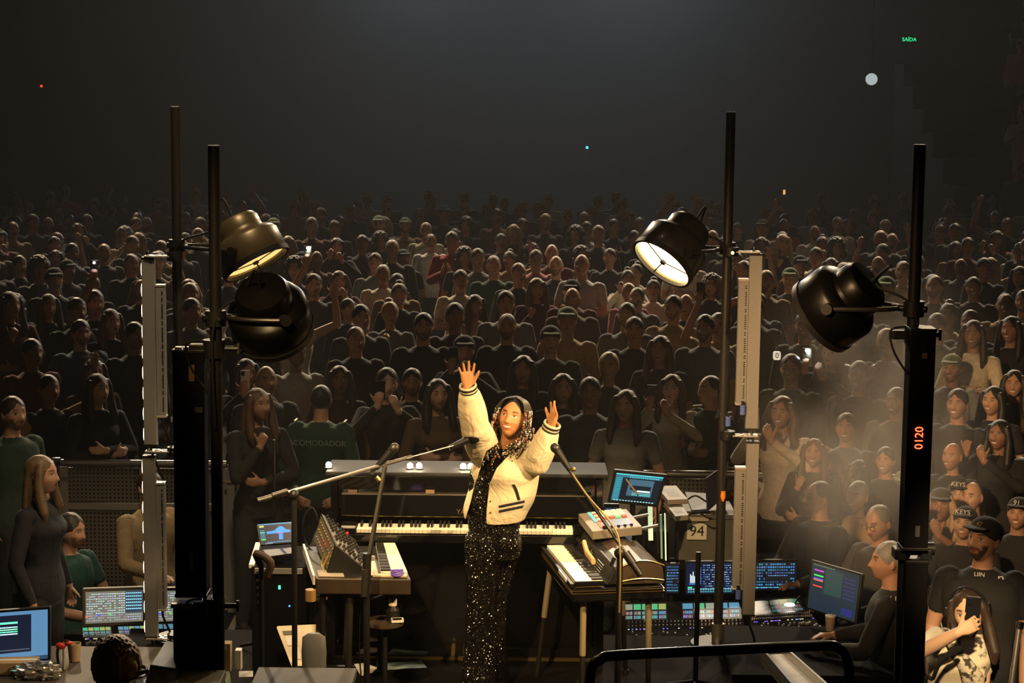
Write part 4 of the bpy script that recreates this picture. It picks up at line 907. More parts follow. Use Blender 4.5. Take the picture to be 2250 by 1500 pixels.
def performer():
    J = stand(1., .92); TH = -.62; T = rotz(TH) @ rotx(.04); PR = rotz(-.95); X_ = PR @ V3((1, 0, 0)); Y_ = PR @ V3((0, 1, 0))
    J.update(TR=T, PX=X_, PY=Y_, sleeve='long', smile=1., pel=Wp(1087, 1178, 0), wst=Wp(1074, 1098, 0), chs=Wp(1092, 1032, -.01), nck=Wp(1112, 982, .01), hc=Wp(1128, 919, -.035), HR=rotz(-.32) @ rotx(-.20) @ roty(.13), hs=.965,
             sh=[Wp(1062, 992, -.08), Wp(1160, 1000, .05)], el=[Wp(1044, 938, -.30), Wp(1180, 1016, -.17)], wr=[Wp(1029, 853, -.40), Wp(1211, 938, -.24)],
             hd=[(idir(-.08, -1, -.05), idir(0, .1, -1), .04, .22), (idir(.22, -1, -.25), idir(-.75, -.25, -.55), .16, .20, (.10, .06, .22, .30))], legs=False, thumb=.62, bust=.004)
    src = human_src(J); src.m = [q for q in src.m]
    # bell-bottom legs of the jumpsuit
    for sx, hx, kx, ax_, dy in ((-1, 1064, 1056, 1052, -.05), (1, 1102, 1082, 1076, .06)):
        h, k, a = Wp(hx, 1195, dy), Wp(kx, 1330, dy - .02), V3((Wp(ax_, 1540, dy).x, PY0 + dy, STAGE_Z + .03))
        src.loft(smooth_secs([(h + V3((0, 0, .06)), X_ * .095, Y_ * .10), (h, X_ * .098, Y_ * .112), ((h + k) / 2, X_ * .084, Y_ * .096), (k, X_ * .072, Y_ * .080), ((k + a) / 2, X_ * .080, Y_ * .088), (a, X_ * .10, Y_ * .115)]), 24, 2)
        src.loft([(a + PR @ V3((0, .05, -.02)), (.03, 0, 0), (0, 0, .012)), (a + PR @ V3((0, -.08, -.015)), (.04, 0, 0), (0, 0, .016)), (a + PR @ V3((0, -.18, -.02)), (.03, 0, 0), (0, 0, .01))], 12, 3)
    src.ell(J['pel'] + Y_ * .055 + V3((0, 0, -.055)), (.105, .105, .115), PR, 20, 14, 2)         # hips
    base = V3((J['pel'].x, PY0, STAGE_Z)); src.v = [(v[0] - base.x, v[1] - base.y, v[2] - base.z) for v in src.v]
    me = unify(src, .0036, 3); me.name = 'person'
    paint_face(me, J['hc'] - base, J['HR'], J['hs'], 1., smile=1.25, teeth=True, lip=(.42, .055, .04), brow=(.035, .018, .010), gaze=(-.004, .002))
    for m in (PSKIN, DRESS, DRESS, JBLACK): me.materials.append(m)
    o = bpy.data.objects.new('person', me); link(o, None, base)
    tag(o, 'smiling performer with beaded braids and raised arms, cream jacket over black sequins', 'person')
    # cream bomber jacket, open at the front
    jm = MB(); ja = T @ V3((1, 0, 0)); jb = T @ V3((0, 1, 0))
    C = lambda px, py, dy=0.: Wp(px, py, dy)
    jm.loft(smooth_secs([(C(1114, 972, .02), ja * .055, jb * .055), (C(1113, 986, .015), ja * .105, jb * .085), (C(1112, 1003, -.005), ja * .168, jb * .130), (C(1110, 1030, -.02), ja * .184, jb * .158), (C(1108, 1060), ja * .186, jb * .152), (C(1099, 1095), ja * .188, jb * .156), (C(1090, 1118), ja * .180, jb * .150), (C(1086, 1138), ja * .166, jb * .136)]), 36, 0, 2.2)
    for i in (0, 1):
        s_, e_, w_ = J['sh'][i], J['el'][i], J['wr'][i]
        r = (.082, .074, .070, .054) if i == 0 else (.086, .066, .064, .052)
        limb(jm, s_ + (J['chs'] - s_) * .12, e_, r[0], r[1], .008, 0, 20); limb(jm, e_, e_ + (w_ - e_) * .86, r[2], r[3], .010, 0, 20)
        jm.ell(e_, (r[1], r[1], r[1]), I3, 16, 12)
    jm.v = [(v[0] - base.x, v[1] - base.y, v[2] - base.z) for v in jm.v]
    jme = unify(jm, .0045, 6)
    bm = bmesh.new(); bm.from_mesh(jme)
    poly = [(1104, 965), (1066, 992), (1051, 1040), (1038, 1085), (1027, 1125), (1021, 1160), (1069, 1160), (1070, 1120), (1076, 1062), (1092, 1028), (1128, 990), (1124, 965)]
    def inside(x, y):
        c = False; n = len(poly)
        for i in range(n):
            x1, y1 = poly[i]; x2, y2 = poly[i - 1]
            if (y1 > y) != (y2 > y) and x < (x2 - x1) * (y - y1) / (y2 - y1) + x1: c = not c
        return c
    kill = []
    for f in bm.faces:
        c = f.calc_center_median() + base; x, y = img(c); v = (c - CAM).normalized()
        if (f.normal.dot(v) < .35 and c.y < PY0 + .06 and inside(x, y)) or (f.normal.z < -.55 and y > 1112 and x < 1160) or (f.normal.z > .5 and y < 985 and abs(x - 1113) < 26): kill.append(f)
        elif x > 1092 and y > 1080 and c.y < PY0 + .3:
            d = (1137 - .20 * (x - 1070)) - y
            if 0 < d < 27: f.material_index = 2
    bmesh.ops.delete(bm, geom=kill, context='FACES')
    for _ in range(14):                                     # even out the cut edges
        new = {}
        for v in bm.verts:
            nb = [e.other_vert(v) for e in v.link_edges if e.is_boundary]
            if len(nb) == 2: new[v] = v.co * .4 + (nb[0].co + nb[1].co) * .3
        for v, co in new.items(): v.co = co
    bm.to_mesh(jme); bm.free(); jme.name = 'jacket'
    for m in (JACKET, JBLACK, mat('glitter_knit', (.72, .66, .52), .35, .3, grain=.5, scale=260)): jme.materials.append(m)
    for p_ in jme.polygons: p_.use_smooth = True
    jo = bpy.data.objects.new('jacket', jme); link(jo, o); sd = jo.modifiers.new('s', 'SOLIDIFY'); sd.thickness = .006; sd.offset = 0
    jo['label'] = 'cream wool bomber jacket with black striped hem'
    for i in (0, 1):                                        # striped ribbed cuffs
        s_, e_, w_ = J['sh'][i], J['el'][i], J['wr'][i]; r = (.054, .043) if i == 0 else (.056, .044)
        ex = (w_ - e_).normalized(); L0 = (w_ - e_).length; a0 = e_ + ex * L0 * .845
        cf = MB().lathe([(r[0] * .92, 0), (r[1] * 1.06, .015), (r[1], .055), (r[1] * .9, .06), (r[1] * .84, .05)], a0, frame(ex), 28).build('cuff', JACKET, jo, smooth=True)
        for q in (.018, .038): MB().lathe([(r[1] * 1.05, q), (r[1] * 1.085, q + .001), (r[1] * 1.08, q + .009), (r[1] * 1.03, q + .010)], a0, frame(ex), 28).build('cuff_stripe', JBLACK, cf, smooth=True)
        for q in (.008, .029, .050): MB().lathe([(r[1] * 1.04, q), (r[1] * 1.09, q + .001), (r[1] * 1.07, q + .006), (r[1] * 1.02, q + .007)], a0, frame(ex), 28).build('glitter_band', jme.materials[2], cf, smooth=True)
    # details laid on the jacket surface
    bv = BVHTree.FromPolygons([V3(v.co) + base for v in jme.vertices], [tuple(p_.vertices) for p_ in jme.polygons])
    def on(px, py):
        h = bv.ray_cast(CAM, ray(px, py).normalized()); return (h[0], h[1]) if h[0] is not None else (Wp(px, py, -.17), -ray(px, py).normalized())
    for px, py in ((1081, 1062), (1078, 1101), (1078, 1126)):
        q, n = on(px, py); n = n if n.dot(ray(px, py)) < 0 else -n
        MB().cyl(q, q + n * .006, .0065, .005, 14).build('snap_button', BRASS, jo, smooth=True)
    pts = [on(x, y)[0] - ray(x, y).normalized() * .005 for x, y in ((1128, 1064), (1133, 1074), (1137, 1086), (1140, 1098))]
    MB().loft([(p_, _r * .0085, -_f * .004) for p_ in pts], 10, 0, 4).build('pocket_welt', JBLACK, jo, smooth=True)
    for d0, d1 in ((5.5, 11), (16, 21.5)):
        top_, bot = [], []
        for k in range(17):
            x = 1096 + 57 * k / 16; yl = 1137 - .20 * (x - 1070)
            top_.append(on(x, yl - d1)[0] - ray(x, yl).normalized() * .005); bot.append(on(x, yl - d0)[0] - ray(x, yl).normalized() * .005)
        st_ = MB()
        for k in range(16): st_.quad(bot[k], bot[k + 1], top_[k + 1], top_[k])
        so_ = st_.build('hem_stripe', JBLACK, jo, smooth=True, auto=0); sm_ = so_.modifiers.new('s', 'SOLIDIFY'); sm_.thickness = .004
    for px, py in ((1122, 1006), (1125, 1014)):
        q, n = on(px, py); MB().ell(q, (.006, .004, .012), I3, 10, 8).build('brooch', CHROME, jo, smooth=True)
    # hair: scalp, braids, beads
    hc, HR, hs = J['hc'], J['HR'], J['hs']; HB = mat('black_braids', (.010, .008, .007), .5); rn = random.Random(3)
    H = lambda x, y, z: hc + HR @ (V3((x, y, z)) * hs)
    sc = MB(); sc.ell(H(0, .016, .027), (.080 * hs, .094 * hs, .095 * hs), HR @ rotx(-.20), 40, 28)
    sc.loft(smooth_secs([(H(0, .05, .06), HR @ V3((.07, 0, 0)), HR @ V3((0, .045, 0))), (H(0, .06, -.02), HR @ V3((.09, 0, 0)), HR @ V3((0, .05, 0))), (H(-.01, .075, -.10), V3((.105, 0, 0)), V3((0, .05, 0))), (H(-.03, .11, -.20), V3((.11, 0, 0)), V3((0, .035, 0))), (H(-.03, .12, -.26), V3((.06, 0, 0)), V3((0, .02, 0)))]), 24)
    hr = sc.build('hair', HB, o, smooth=True, auto=0)
    br = MB(); BEADS = MB()
    ends_l = [(1050, 1006), (1056, 996), (1062, 1012), (1070, 1004), (1078, 1018), (1086, 1012), (1093, 1004), (1066, 985), (1076, 990), (1100, 996)]
    ends_r = [(1130, 985), (1140, 978), (1150, 972), (1160, 966), (1122, 992), (1168, 955), (1146, 990), (1134, 996), (1156, 980), (1112, 1002)]
    for side, ends in ((-1, ends_l), (1, ends_r)):
        for k in range(38):
            e = ends[k % len(ends)]; ph = rn.uniform(.0, 1.0); yy = -.062 + .10 * ph
            z0 = .100 - .03 * rn.random(); p0 = H(side * .006, yy * .75 + .01, .123 - 2.2 * yy * yy); p1 = H(side * .058, yy, .098 - 2. * yy * yy); p2 = H(side * (.082 + .012 * rn.random()), yy - .005, .012 + .02 * rn.random()); p3 = H(side * (.082 + .018 * rn.random()), yy - .008, -.075)
            dx, dy_ = rn.uniform(-9, 9), rn.uniform(-14, 8); dep = -.185 if side < 0 else -.165
            p5 = Wp(e[0] + dx, e[1] + dy_, dep + .07 * ph); p4 = (p3 * .45 + p5 * .55) + V3((side * .012, -.01, .0))
            path = smooth_path([p0, p1, p2, p3, p4, p5], 7); br.tube(path, [.0048 if q < len(path) - 2 else .003 for q in range(len(path))], 6)
            for q in range(12, len(path), 1):
                if rn.random() < .42:
                    c = path[q] + V3((rn.uniform(-.002, .002), -.003, rn.uniform(-.002, .002))); BEADS.ell(c, (.0064, .0064, .0076), I3, 8, 6, 0 if rn.random() < .7 else 1)
    b_ = br.build('braids', HB, hr, smooth=True, auto=0); b_['kind'] = 'stuff'
    bd = BEADS.build('beads', [mat('silver_beads', (.85, .78, .70), .12, 1.), mat('rose_beads', (.70, .30, .22), .15, .9)], hr, smooth=True, auto=0); bd['kind'] = 'stuff'
    ep = H(.088, .0, .002); MB().tube([ep, ep + V3((.012, -.01, .012)), ep + V3((.016, 0, .002)), ep + V3((.012, .01, -.03))], .003, 8).build('earpiece', WHITE, hr, smooth=True)
    return o, J
PERF_OBJ, PJ = performer()

# ------------------------------------------------------------------ keyboards beside the performer
V = lambda *a: V3(a)
def mesh_prism(pts_near, pts_far, mt=0):
    n = len(pts_near); mb = MB(); mb.rings([[V3(p) for p in pts_near], [V3(p) for p in pts_far]], True, mt); return mb
kt = thing('synth_keyboard', 'dark wooden-cased synth keyboard on a stand at the left of the stage', 'keyboard', P(800, 1300, 10.3))
nl, nr, fr, fl_ = P(695, 1270, 9.93), P(903, 1272, 9.93), P(868, 1194, 10.66), P(672, 1198, 10.62)
zt = nl.z
for q in (nr, fr, fl_): q.z = zt
WOOD = mat('dark_walnut', (.022, .013, .007), .5, grain=.4, scale=18)
prism([nl, nr, fr, fl_], .085).build('case', WOOD, kt, bevel=.006)
lerp = lambda a, b, t: a + (b - a) * t
top = lambda u, v, h=.003: lerp(lerp(nl, nr, u), lerp(fl_, fr, u), v) + V(0, 0, h)      # u across, v away
prism([top(.02, .03), top(.97, .03), top(.97, .98), top(.02, .98)], .003).build('top_panel', BLACK, kt)
prism([top(.03, .03, .006), top(.30, .03, .006), top(.30, .22, .006), top(.03, .22, .006)], .003).build('felt_pad', mat('grey_felt', (.30, .27, .22), .95), kt)
def keys_strip(par, A, B, C, D, n, blacks, h=.020):
    """joined white keys: A near inner, B near outer, C far outer, D far inner (top face); 2 px each in the photo"""
    mb = MB(); bb = MB()
    for i in range(n):
        t0, t1 = (i + .04) / n, (i + .96) / n
        prism([lerp(A, D, t0), lerp(B, C, t0), lerp(B, C, t1), lerp(A, D, t1)], h, mb)
        if i % 7 in blacks and i < n - 1:
            a0, a1 = (i + .72) / n, (i + 1.28) / n; f = .62
            q = [lerp(lerp(B, C, a0), lerp(A, D, a0), 1 - f), lerp(B, C, a0), lerp(B, C, a1), lerp(lerp(B, C, a1), lerp(A, D, a1), 1 - f)]
            prism([p + V(0, 0, .010) for p in q], .012, bb)
    o = mb.build('white_keys', IVORY, par); o['kind'] = 'stuff'; o = bb.build('black_keys', BLACK, par); o['kind'] = 'stuff'
keys_strip(kt, top(.98, .10, .02), top(.70, .10, .02), top(.78, .985, .02), top(.995, .985, .02), 36, (0, 1, 3, 4, 5))
prism([top(.60, .035, .012), top(.96, .035, .012), top(.96, .09, .012), top(.60, .09, .012)], .01).build('end_block', mat('pale_wood', (.45, .36, .22), .5), kt)
for k in range(8): MB().cyl(top(.60 + .05 * (k // 4), .14 + .035 * (k % 4), .0), top(.60 + .05 * (k // 4), .14 + .035 * (k % 4), .016), .006, n=8).build('button', CHROME, kt)
for q, m in ((nl, BLACK), (nr - V(.35, 0, 0), BRASS), (fl_, BLACK), (fr - V(.1, 0, 0), BLACK), (nl + V(.13, .05, 0), BLACK)):
    MB().cyl(V(q.x + .03, q.y + .06, zt - .085), V(q.x + .01, q.y + .06, STAGE_Z), .019, .016, 14).build('leg', BLACK if m is BLACK else DKMET, kt, smooth=True)
MB().bar(V(nl.x + .02, nl.y + .06, STAGE_Z + .25), V(nr.x - .3, nr.y + .06, STAGE_Z + .25), .02, .02).build('cross_bar', BLACK, kt)
MB().bar(nl + V(-.012, 0, -.01), fl_ + V(-.012, 0, -.01), .012, .05).build('edge_strip', WHITE, kt)
MB().cyl(nl + V(-.03, .0, -.06), nl + V(-.03, .0, -.12), .028, n=14).build('stand_knob', mat('amber_knob', (.35, .20, .07), .5), kt, smooth=True)
# tabletop synth standing on it like a ridge
Rn, Rf = P(738, 1197, 10.02), P(706, 1127, 10.60); Ln, Lf = P(718, 1262, 10.02), P(692, 1195, 10.60); Gn, Gf = P(818, 1263, 10.02), P(782, 1186, 10.60)
sy = thing('analog_synth', 'tilted analog synth covered in knobs and cables, standing on the keyboard', 'synth', (Ln + Gf) / 2)
mesh_prism([Rn, Ln, Gn], [Rf, Lf, Gf]).build('body', BLACK, sy, bevel=.003)
u_ = (Gn - Rn); v_ = (Rf - Rn); nrm = u_.cross(v_).normalized(); nrm = nrm if nrm.z > 0 else -nrm
PANEL = mat('synth_panel', (.10, .085, .06), .5, .2, grain=.3, scale=50)
MB().quad(Rn + u_ * .03 + v_ * .03 + nrm * .002, Rn + u_ * .97 + v_ * .03 + nrm * .002, Rn + u_ * .97 + v_ * .97 + nrm * .002, Rn + u_ * .03 + v_ * .97 + nrm * .002).build('control_panel', PANEL, sy)
u2 = (Ln - Rn); n2 = v_.cross(u2).normalized(); n2 = n2 if n2.z > 0 else -n2
MB().quad(Rn + u2 * .04 + v_ * .03 + n2 * .002, Rn + u2 * .9 + v_ * .03 + n2 * .002, Rn + u2 * .9 + v_ * .97 + n2 * .002, Rn + u2 * .04 + v_ * .97 + n2 * .002).build('patch_panel', PANEL, sy)
rn = random.Random(4)
for i in range(6):
    for k in range(11):
        p = Rn + u_ * (.10 + .145 * i) + v_ * (.06 + .087 * k); r = rn.random()
        if r < .12: continue
        MB().cyl(p, p + nrm * .020, .0085, .007, 8).build('knob', REDP if r > .95 else (BLACK if r > .3 else DKMET), sy)
for i in range(3):
    for k in range(10): 
        p = Rn + u2 * (.2 + .25 * i) + v_ * (.06 + .09 * k); MB().cyl(p, p + n2 * .008, .006, n=8).build('jack', REDP if 3 <= k <= 5 and i == 1 else BRASS, sy)
MB().tube(smooth_path([Rf + u2 * .3, Rf + V(-.05, 0, .03), Rf + V(-.10, 0, -.04), Rf + V(-.09, 0, -.16), Rf + V(-.03, -.1, -.20)], 6), .005, 8).build('cable', RUBBER, sy, smooth=True)
for q in (.15, .25): MB().tube(smooth_path([Rn + u2 * .5 + v_ * q, Rn + u2 * .9 + v_ * q + V(-.01, -.02, 0), Ln + V(.0, -.03, -.02), Ln + V(.005, -.05, -.12)], 6), .006, 8).build('cable', mat('olive_cable', (.20, .15, .05), .5), sy, smooth=True)
p = P(820, 1256, 9.98); c = thing('spray_bottle', 'small white cone-shaped bottle on the synth keyboard', 'bottle', p)
MB().lathe([(.001, -.012), (.024, -.012), (.022, .01), (.010, .055), (.008, .062)], p, I3, 16).build('body', WHITE, c, smooth=True); MB().lathe([(.008, .06), (.011, .066), (.010, .085), (.001, .088)], p, I3, 14).build('cap', GREY, c, smooth=True)
p = P(872, 1262, 9.97); p.z = zt + .012; c = thing('coiled_band', 'purple coiled band lying on the end of the synth keyboard', 'band', p); PUR = mat('purple_plastic', (.16, .10, .60), .25)
for k in range(4): MB().tube([p + V(.030 * math.cos(a), .030 * math.sin(a) * .8, .006 + .007 * k + .006 * math.sin(a + k)) for a in [i * 2 * PI / 20 for i in range(21)]], .0045, 8).build('coil', PUR, c, smooth=True)

# electric piano at the right
ep = thing('electric_piano', 'black electric piano with a domed lid and chrome legs at the right of the stage', 'keyboard', P(1340, 1300, 10.2))
en, ef = P(1262, 1284, 9.90), P(1196, 1192, 10.72); zk = en.z; ef.z = zk
ax_ = (ef - en); L = ax_.length; ax_.normalize(); ou = V(-ax_.y, ax_.x, 0); ou = ou if ou.x > 0 else -ou            # ou: away from the player
E = lambda u, v, z=0.: en + ou * u + ax_ * (v * L) + V(0, 0, z)                                            # u outwards in m, v along 0..1
ca = MB(); prism([E(-.012, -.02, -.02), E(.475, -.02, -.02), E(.475, 1.02, -.02), E(-.012, 1.02, -.02)], .075, ca); ca.build('lower_case', WOOD if False else GLOSS, ep, bevel=.012)
for zz in (-.030, -.044):
    prism([E(-.016, -.024, zz), E(.479, -.024, zz), E(.479, 1.024, zz), E(-.016, 1.024, zz)], .004).build('trim_line', BRASS, ep)
keys_strip(ep, E(.012, .02, .012), E(.155, .02, .012), E(.155, .985, .012), E(.012, .985, .012), 44, (0, 1, 3, 4, 5), .02)
prism([E(-.02, .0, .004), E(.0, .0, .004), E(.0, 1., .004), E(-.02, 1., .004)], .02).build('key_slip', BLACK, ep, bevel=.003)
MB().bar(E(-.022, .12, -.002), E(-.022, .36, -.002), .006, .02).build('name_plate', WHITE, ep)
MB().box(E(.08, .0, .0), (.16, .02, .03), rotz(math.atan2(ou.y, ou.x))).build('end_cheek', GLOSS, ep, bevel=.006)
# tilted control rail behind the keys, domed lid behind that
mesh_prism([E(.165, .0, -.01), E(.215, .0, .085), E(.26, .0, .095), E(.26, .0, -.01)], [E(.165, 1., -.01), E(.215, 1., .085), E(.26, 1., .095), E(.26, 1., -.01)]).build('control_rail', BLACK, ep, bevel=.008)
prof = [(.25, -.01), (.25, .09), (.30, .112), (.36, .118), (.42, .108), (.47, .08), (.478, .03), (.478, -.01)]
LIDM = mat('lid_vinyl', (.050, .036, .024), .28, grain=.2, scale=60)
mesh_prism([E(u, .0, z) for u, z in prof], [E(u, 1., z) for u, z in prof]).build('lid', LIDM, ep, bevel=.006)
for zz, v0 in ((.088, -.004), (.01, -.006)):
    pts = [E(.25 + .228 * k / 10, v0, zz + .030 * math.sin(PI * k / 10) * (1 if zz > .05 else .4)) for k in range(11)]
    MB().tube(pts, .0028, 6).build('lid_trim', BRASS, ep, smooth=True)
text('lettering', 'Rhodes', .05, E(.186, .60, .05), frame(V(0, 0, 1) * .45 - ou * .9, -ax_), STEEL, ep)
for k in range(4): MB().bar(E(.17 + .006 * k, .18, .02 + .012 * k), E(.17 + .006 * k, .36, .02 + .012 * k), .003, .004).build('slider_strip', STEEL, ep)
for k in range(4): MB().cyl(E(.19, .72 + .06 * k, .05), E(.17, .72 + .06 * k, .06), .010, n=12).build('knob', DKMET, ep, smooth=True)
for (u, v), lean in (((.06, .06), (-.0, 0)), ((.41, .06), (.01, 0)), ((.03, .95), (-.07, 0)), ((.43, .95), (.04, 0))):
    a = E(u, v, -.095); b = V(a.x + lean[0], a.y, STAGE_Z); m1 = a + (b - a) * .47
    lg = MB().cyl(a, m1, .017, n=16).build('leg', mat('satin_leg', (.55, .46, .30), .38, .6), ep, smooth=True); MB().cyl(m1, b, .014, n=16).build('leg_extension', DKMET, lg, smooth=True); MB().cyl(b, b + V(0, 0, .02), .02, n=14).build('rubber_foot', RUBBER, lg)
t = thing('folded_paper', 'rolled tan paper strip lying on the electric piano keys', 'paper', E(.15, .45, .03)); q = [E(.16, .62, .095), E(.145, .45, .075), E(.155, .30, .055)]
MB().loft([(p_, ou * .012, V(0, 0, .016)) for p_ in q], 10, 0, 3).build('roll', mat('tan_paper', (.50, .32, .14), .7), t, smooth=True)

# sampler on clamp arms
A0, A1, A2, A3 = P(1302, 1167, 10.42), P(1411, 1156, 10.42), P(1376, 1117, 10.80), P(1271, 1128, 10.80)
mp = thing('sampler', 'grey pad sampler with a small screen, held above the electric piano', 'sampler', (A0 + A2) / 2 - V(0, 0, .05))
prism([A0, A1, A2, A3], .048).build('body', mat('warm_grey_plastic', (.16, .14, .115), .5, grain=.1, scale=90), mp, bevel=.004)
mt_ = lambda u, v, h=.002: lerp(lerp(A0, A1, u), lerp(A3, A2, u), v) + V(0, 0, h)
def slab(par, nm, u0, u1, v0, v1, h, m): return prism([mt_(u0, v0, h), mt_(u1, v0, h), mt_(u1, v1, h), mt_(u0, v1, h)], h + .001).build(nm, m, par)
slab(mp, 'screen', .36, .86, .14, .48, .003, mat('sampler_screen', (.05, .05, .06), .2, emit=.35, ecol=(.55, .60, .75)))
PAD = [mat('pad_cream', (.6, .5, .35), .6, emit=.5, ecol=(1, .75, .4)), mat('pad_green', (.1, .5, .2), .6, emit=.5, ecol=(.1, .9, .35)), mat('pad_red', (.5, .08, .05), .6, emit=.25, ecol=(1, .15, .08)), mat('pad_teal', (.1, .4, .45), .6, emit=.4, ecol=(.2, .8, .9))]
for i in range(4):
    for k in range(4): slab(mp, 'pad', .40 + .125 * i, .50 + .125 * i, .56 + .105 * k, .64 + .105 * k, .009, PAD[(1 if (i == 2 and k == 0) else 2 if k == 0 else 0)])
for k in range(6): slab(mp, 'button', .17, .24, .45 + .09 * k, .51 + .09 * k, .006, PAD[3]); slab(mp, 'button', .26, .33, .45 + .09 * k, .51 + .09 * k, .006, PAD[0 if k % 2 else 2])
slab(mp, 'touch_strip', .20, .27, .12, .38, .003, PAD[2])
for k in range(4): MB().cyl(mt_(.42 + .13 * k, .08), mt_(.42 + .13 * k, .08, .014), .008, n=12).build('encoder', BLACK, mp, smooth=True)
MB().cyl(mt_(.27, .06), mt_(.27, .06, .02), .014, n=14).build('data_wheel', BLACK, mp, smooth=True)
for v in (.15, .75): MB().bar(mt_(1., v, -.03), mt_(1.38, v, -.02), .022, .012).build('clamp_arm', STEEL, mp)
for u, v in ((.1, .2), (.9, .2), (.1, .85), (.9, .85)): MB().cyl(mt_(u, v, -.04), V(mt_(u, v).x, mt_(u, v).y, zk + .05), .010, n=10).build('support', BLACK, mp)

# ------------------------------------------------------------------ microphone stands
def mic(par, c, d, sponge=False):
    c = V3(c); d = V3(d).normalized(); R = frame(d)
    if sponge: MB().ell(c, (.034, .034, .038), R, 18, 14).build('foam_windscreen', mat('foam', (.006, .006, .006), 1., spec=.1), par, smooth=True, auto=0)
    else: MB().ell(c, (.025, .025, .028), R, 18, 12).build('grille', DKMET, par, smooth=True, auto=0)
    MB().cyl(c - d * .02, c - d * .14, .021, .014, 14).build('mic_body', BLACK, par, smooth=True)
def base(par, x, y):
    for k in range(3):
        a = k * 2 * PI / 3 + .4; MB().tube([(x, y, STAGE_Z + .10), (x + .28 * math.cos(a), y + .28 * math.sin(a), STAGE_Z + .012)], .010, 8).build('foot', BLACK, par, smooth=True)
a0 = P(806, 1240, 9.75); a1 = P(847, 1012, 9.75); t = thing('microphone_stand', 'brass-lit microphone stand holding a bare mic before the piano', 'mic stand', (a0.x, 9.75, STAGE_Z))
MB().cyl((a0.x, 9.75, STAGE_Z + .08), a0 + V(0, 0, .03), .016, n=14).build('lower_tube', BLACK, t, smooth=True); MB().cyl(a0, a1, .0085, n=12).build('upper_tube', STEEL, t, smooth=True); MB().cyl(a0 + V(.012, 0, 0), a1 + V(.004, 0, -.03), .005, n=8).build('mic_cable', RUBBER, t)
MB().cyl(a0 - V(0, 0, .10), a0 + V(0, 0, .06), .022, n=16).build('clutch', BLACK, t, smooth=True); MB().cyl(a0 + V(-.012, -.02, -.16), a0 + V(-.006, -.02, -.02), .018, n=12).build('counterweight', DKMET, t, smooth=True)
mb_ = P(815, 1040, 9.75); mt2 = P(866, 984, 9.75); MB().cyl(mb_, P(852, 998, 9.75), .010, n=12).build('boom', STEEL, t, smooth=True); mic(t, mt2, mt2 - mb_); base(t, a0.x, 9.75)
MB().cyl(P(826, 1048, 9.75), P(834, 1056, 9.75), .012, n=10).build('hinge_knob', BRASS, t)
c0 = P(646, 1088, 9.55); t = thing('microphone_stand', 'black boom stand whose long boom reaches across to the performer', 'mic stand', (c0.x, 9.55, STAGE_Z))
MB().cyl((c0.x, 9.55, STAGE_Z + .08), c0, .014, n=14).build('shaft', BLACK, t, smooth=True); base(t, c0.x, 9.55)
e0 = P(566, 1101, 9.50); e1 = P(893, 1006, 9.80); e2 = P(1005, 976, 10.0); MB().cyl(e0, e1, .0095, n=12).build('boom', STEEL, t, smooth=True); MB().cyl(e1, e2, .0035, n=8).build('boom_tip', STEEL, t, smooth=True)
MB().cyl(e0, e0 + (e1 - e0) * .11, .016, n=14).build('counterweight', DKMET, t, smooth=True); MB().cyl(e0 + (e1 - e0) * .10 + V(0, -.02, .01), e0 + (e1 - e0) * .20 + V(0, -.02, .012), .014, n=12).build('grip', DKMET, t, smooth=True); MB().ell(c0 + V(0, 0, .004), (.026, .026, .026), I3, 14, 10).build('clutch', BLACK, t, smooth=True)
MB().cyl(e1 - (e1 - e0) * .02, e1 + (e2 - e1) * .1, .010, n=10).build('joint', STEEL, t, smooth=True)
mc = P(1041, 960, 10.02); MB().tube(smooth_path([e2, P(1018, 972, 10.0), P(1030, 966, 10.02)], 5), .004, 8).build('gooseneck', STEEL, t, smooth=True); mic(t, mc, mc - e2, True)
d0 = P(1362, 1215, 9.65); t = thing('microphone_stand', 'black boom stand leaning over the electric piano', 'mic stand', (d0.x, 9.65, STAGE_Z))
MB().cyl((d0.x, 9.65, STAGE_Z + .08), d0, .016, n=14).build('shaft', BLACK, t, smooth=True); base(t, d0.x, 9.65)
f0 = P(1408, 1264, 9.60); f1 = P(1232, 1005, 9.85); f2 = P(1220, 984, 9.87); MB().cyl(f0, f1, .009, n=12).build('boom', DKMET, t, smooth=True); MB().cyl(f0, f0 + (f1 - f0) * .13, .017, n=14).build('counterweight', BLACK, t, smooth=True)
MB().ell(d0 + V(0, 0, .0), (.03, .03, .03), I3, 14, 10).build('clutch', BLACK, t, smooth=True); MB().cyl(f0 + (f1 - f0) * .10, f0 + (f1 - f0) * .19, .022, n=14).build('grip', BLACK, t, smooth=True); mic(t, f2, f2 - f0)
MB().ell(P(1260, 1031, 9.8), (.014, .012, .012), I3, 10, 8).build('hinge_knob', BRASS, t); MB().tube(smooth_path([f2 + (f0 - f2) * .1, f2 + (f0 - f2) * .35 + V(.01, -.02, -.01), f2 + (f0 - f2) * .62 + V(.03, -.02, .0), d0 + V(.0, -.03, .0), d0 + V(0, -.03, -.3)], 6), .005, 8).build('mic_cable', mat('olive_cable', (.2, .15, .05), .5), t, smooth=True)
MB().bar(P(1350, 1225, 9.62), P(1342, 1243, 9.62), .012, .02).build('clip', BLACK, t)
g0 = P(602, 966, 11.0); t = thing('thin_pole', 'thin black pole standing behind the laptop', 'pole', (g0.x, 11.0, STAGE_Z)); MB().cyl((g0.x, 11.0, STAGE_Z + .1), g0, .008, n=10).build('shaft', BLACK, t, smooth=True); base(t, g0.x, 11.0)
g0 = P(574, 1240, 9.4); t = thing('music_stand_post', 'black post with a crooked holder near the laptop rack', 'stand', (g0.x, 9.4, STAGE_Z)); MB().cyl((g0.x, 9.4, STAGE_Z + .1), g0, .013, n=10).build('shaft', BLACK, t, smooth=True); base(t, g0.x, 9.4)
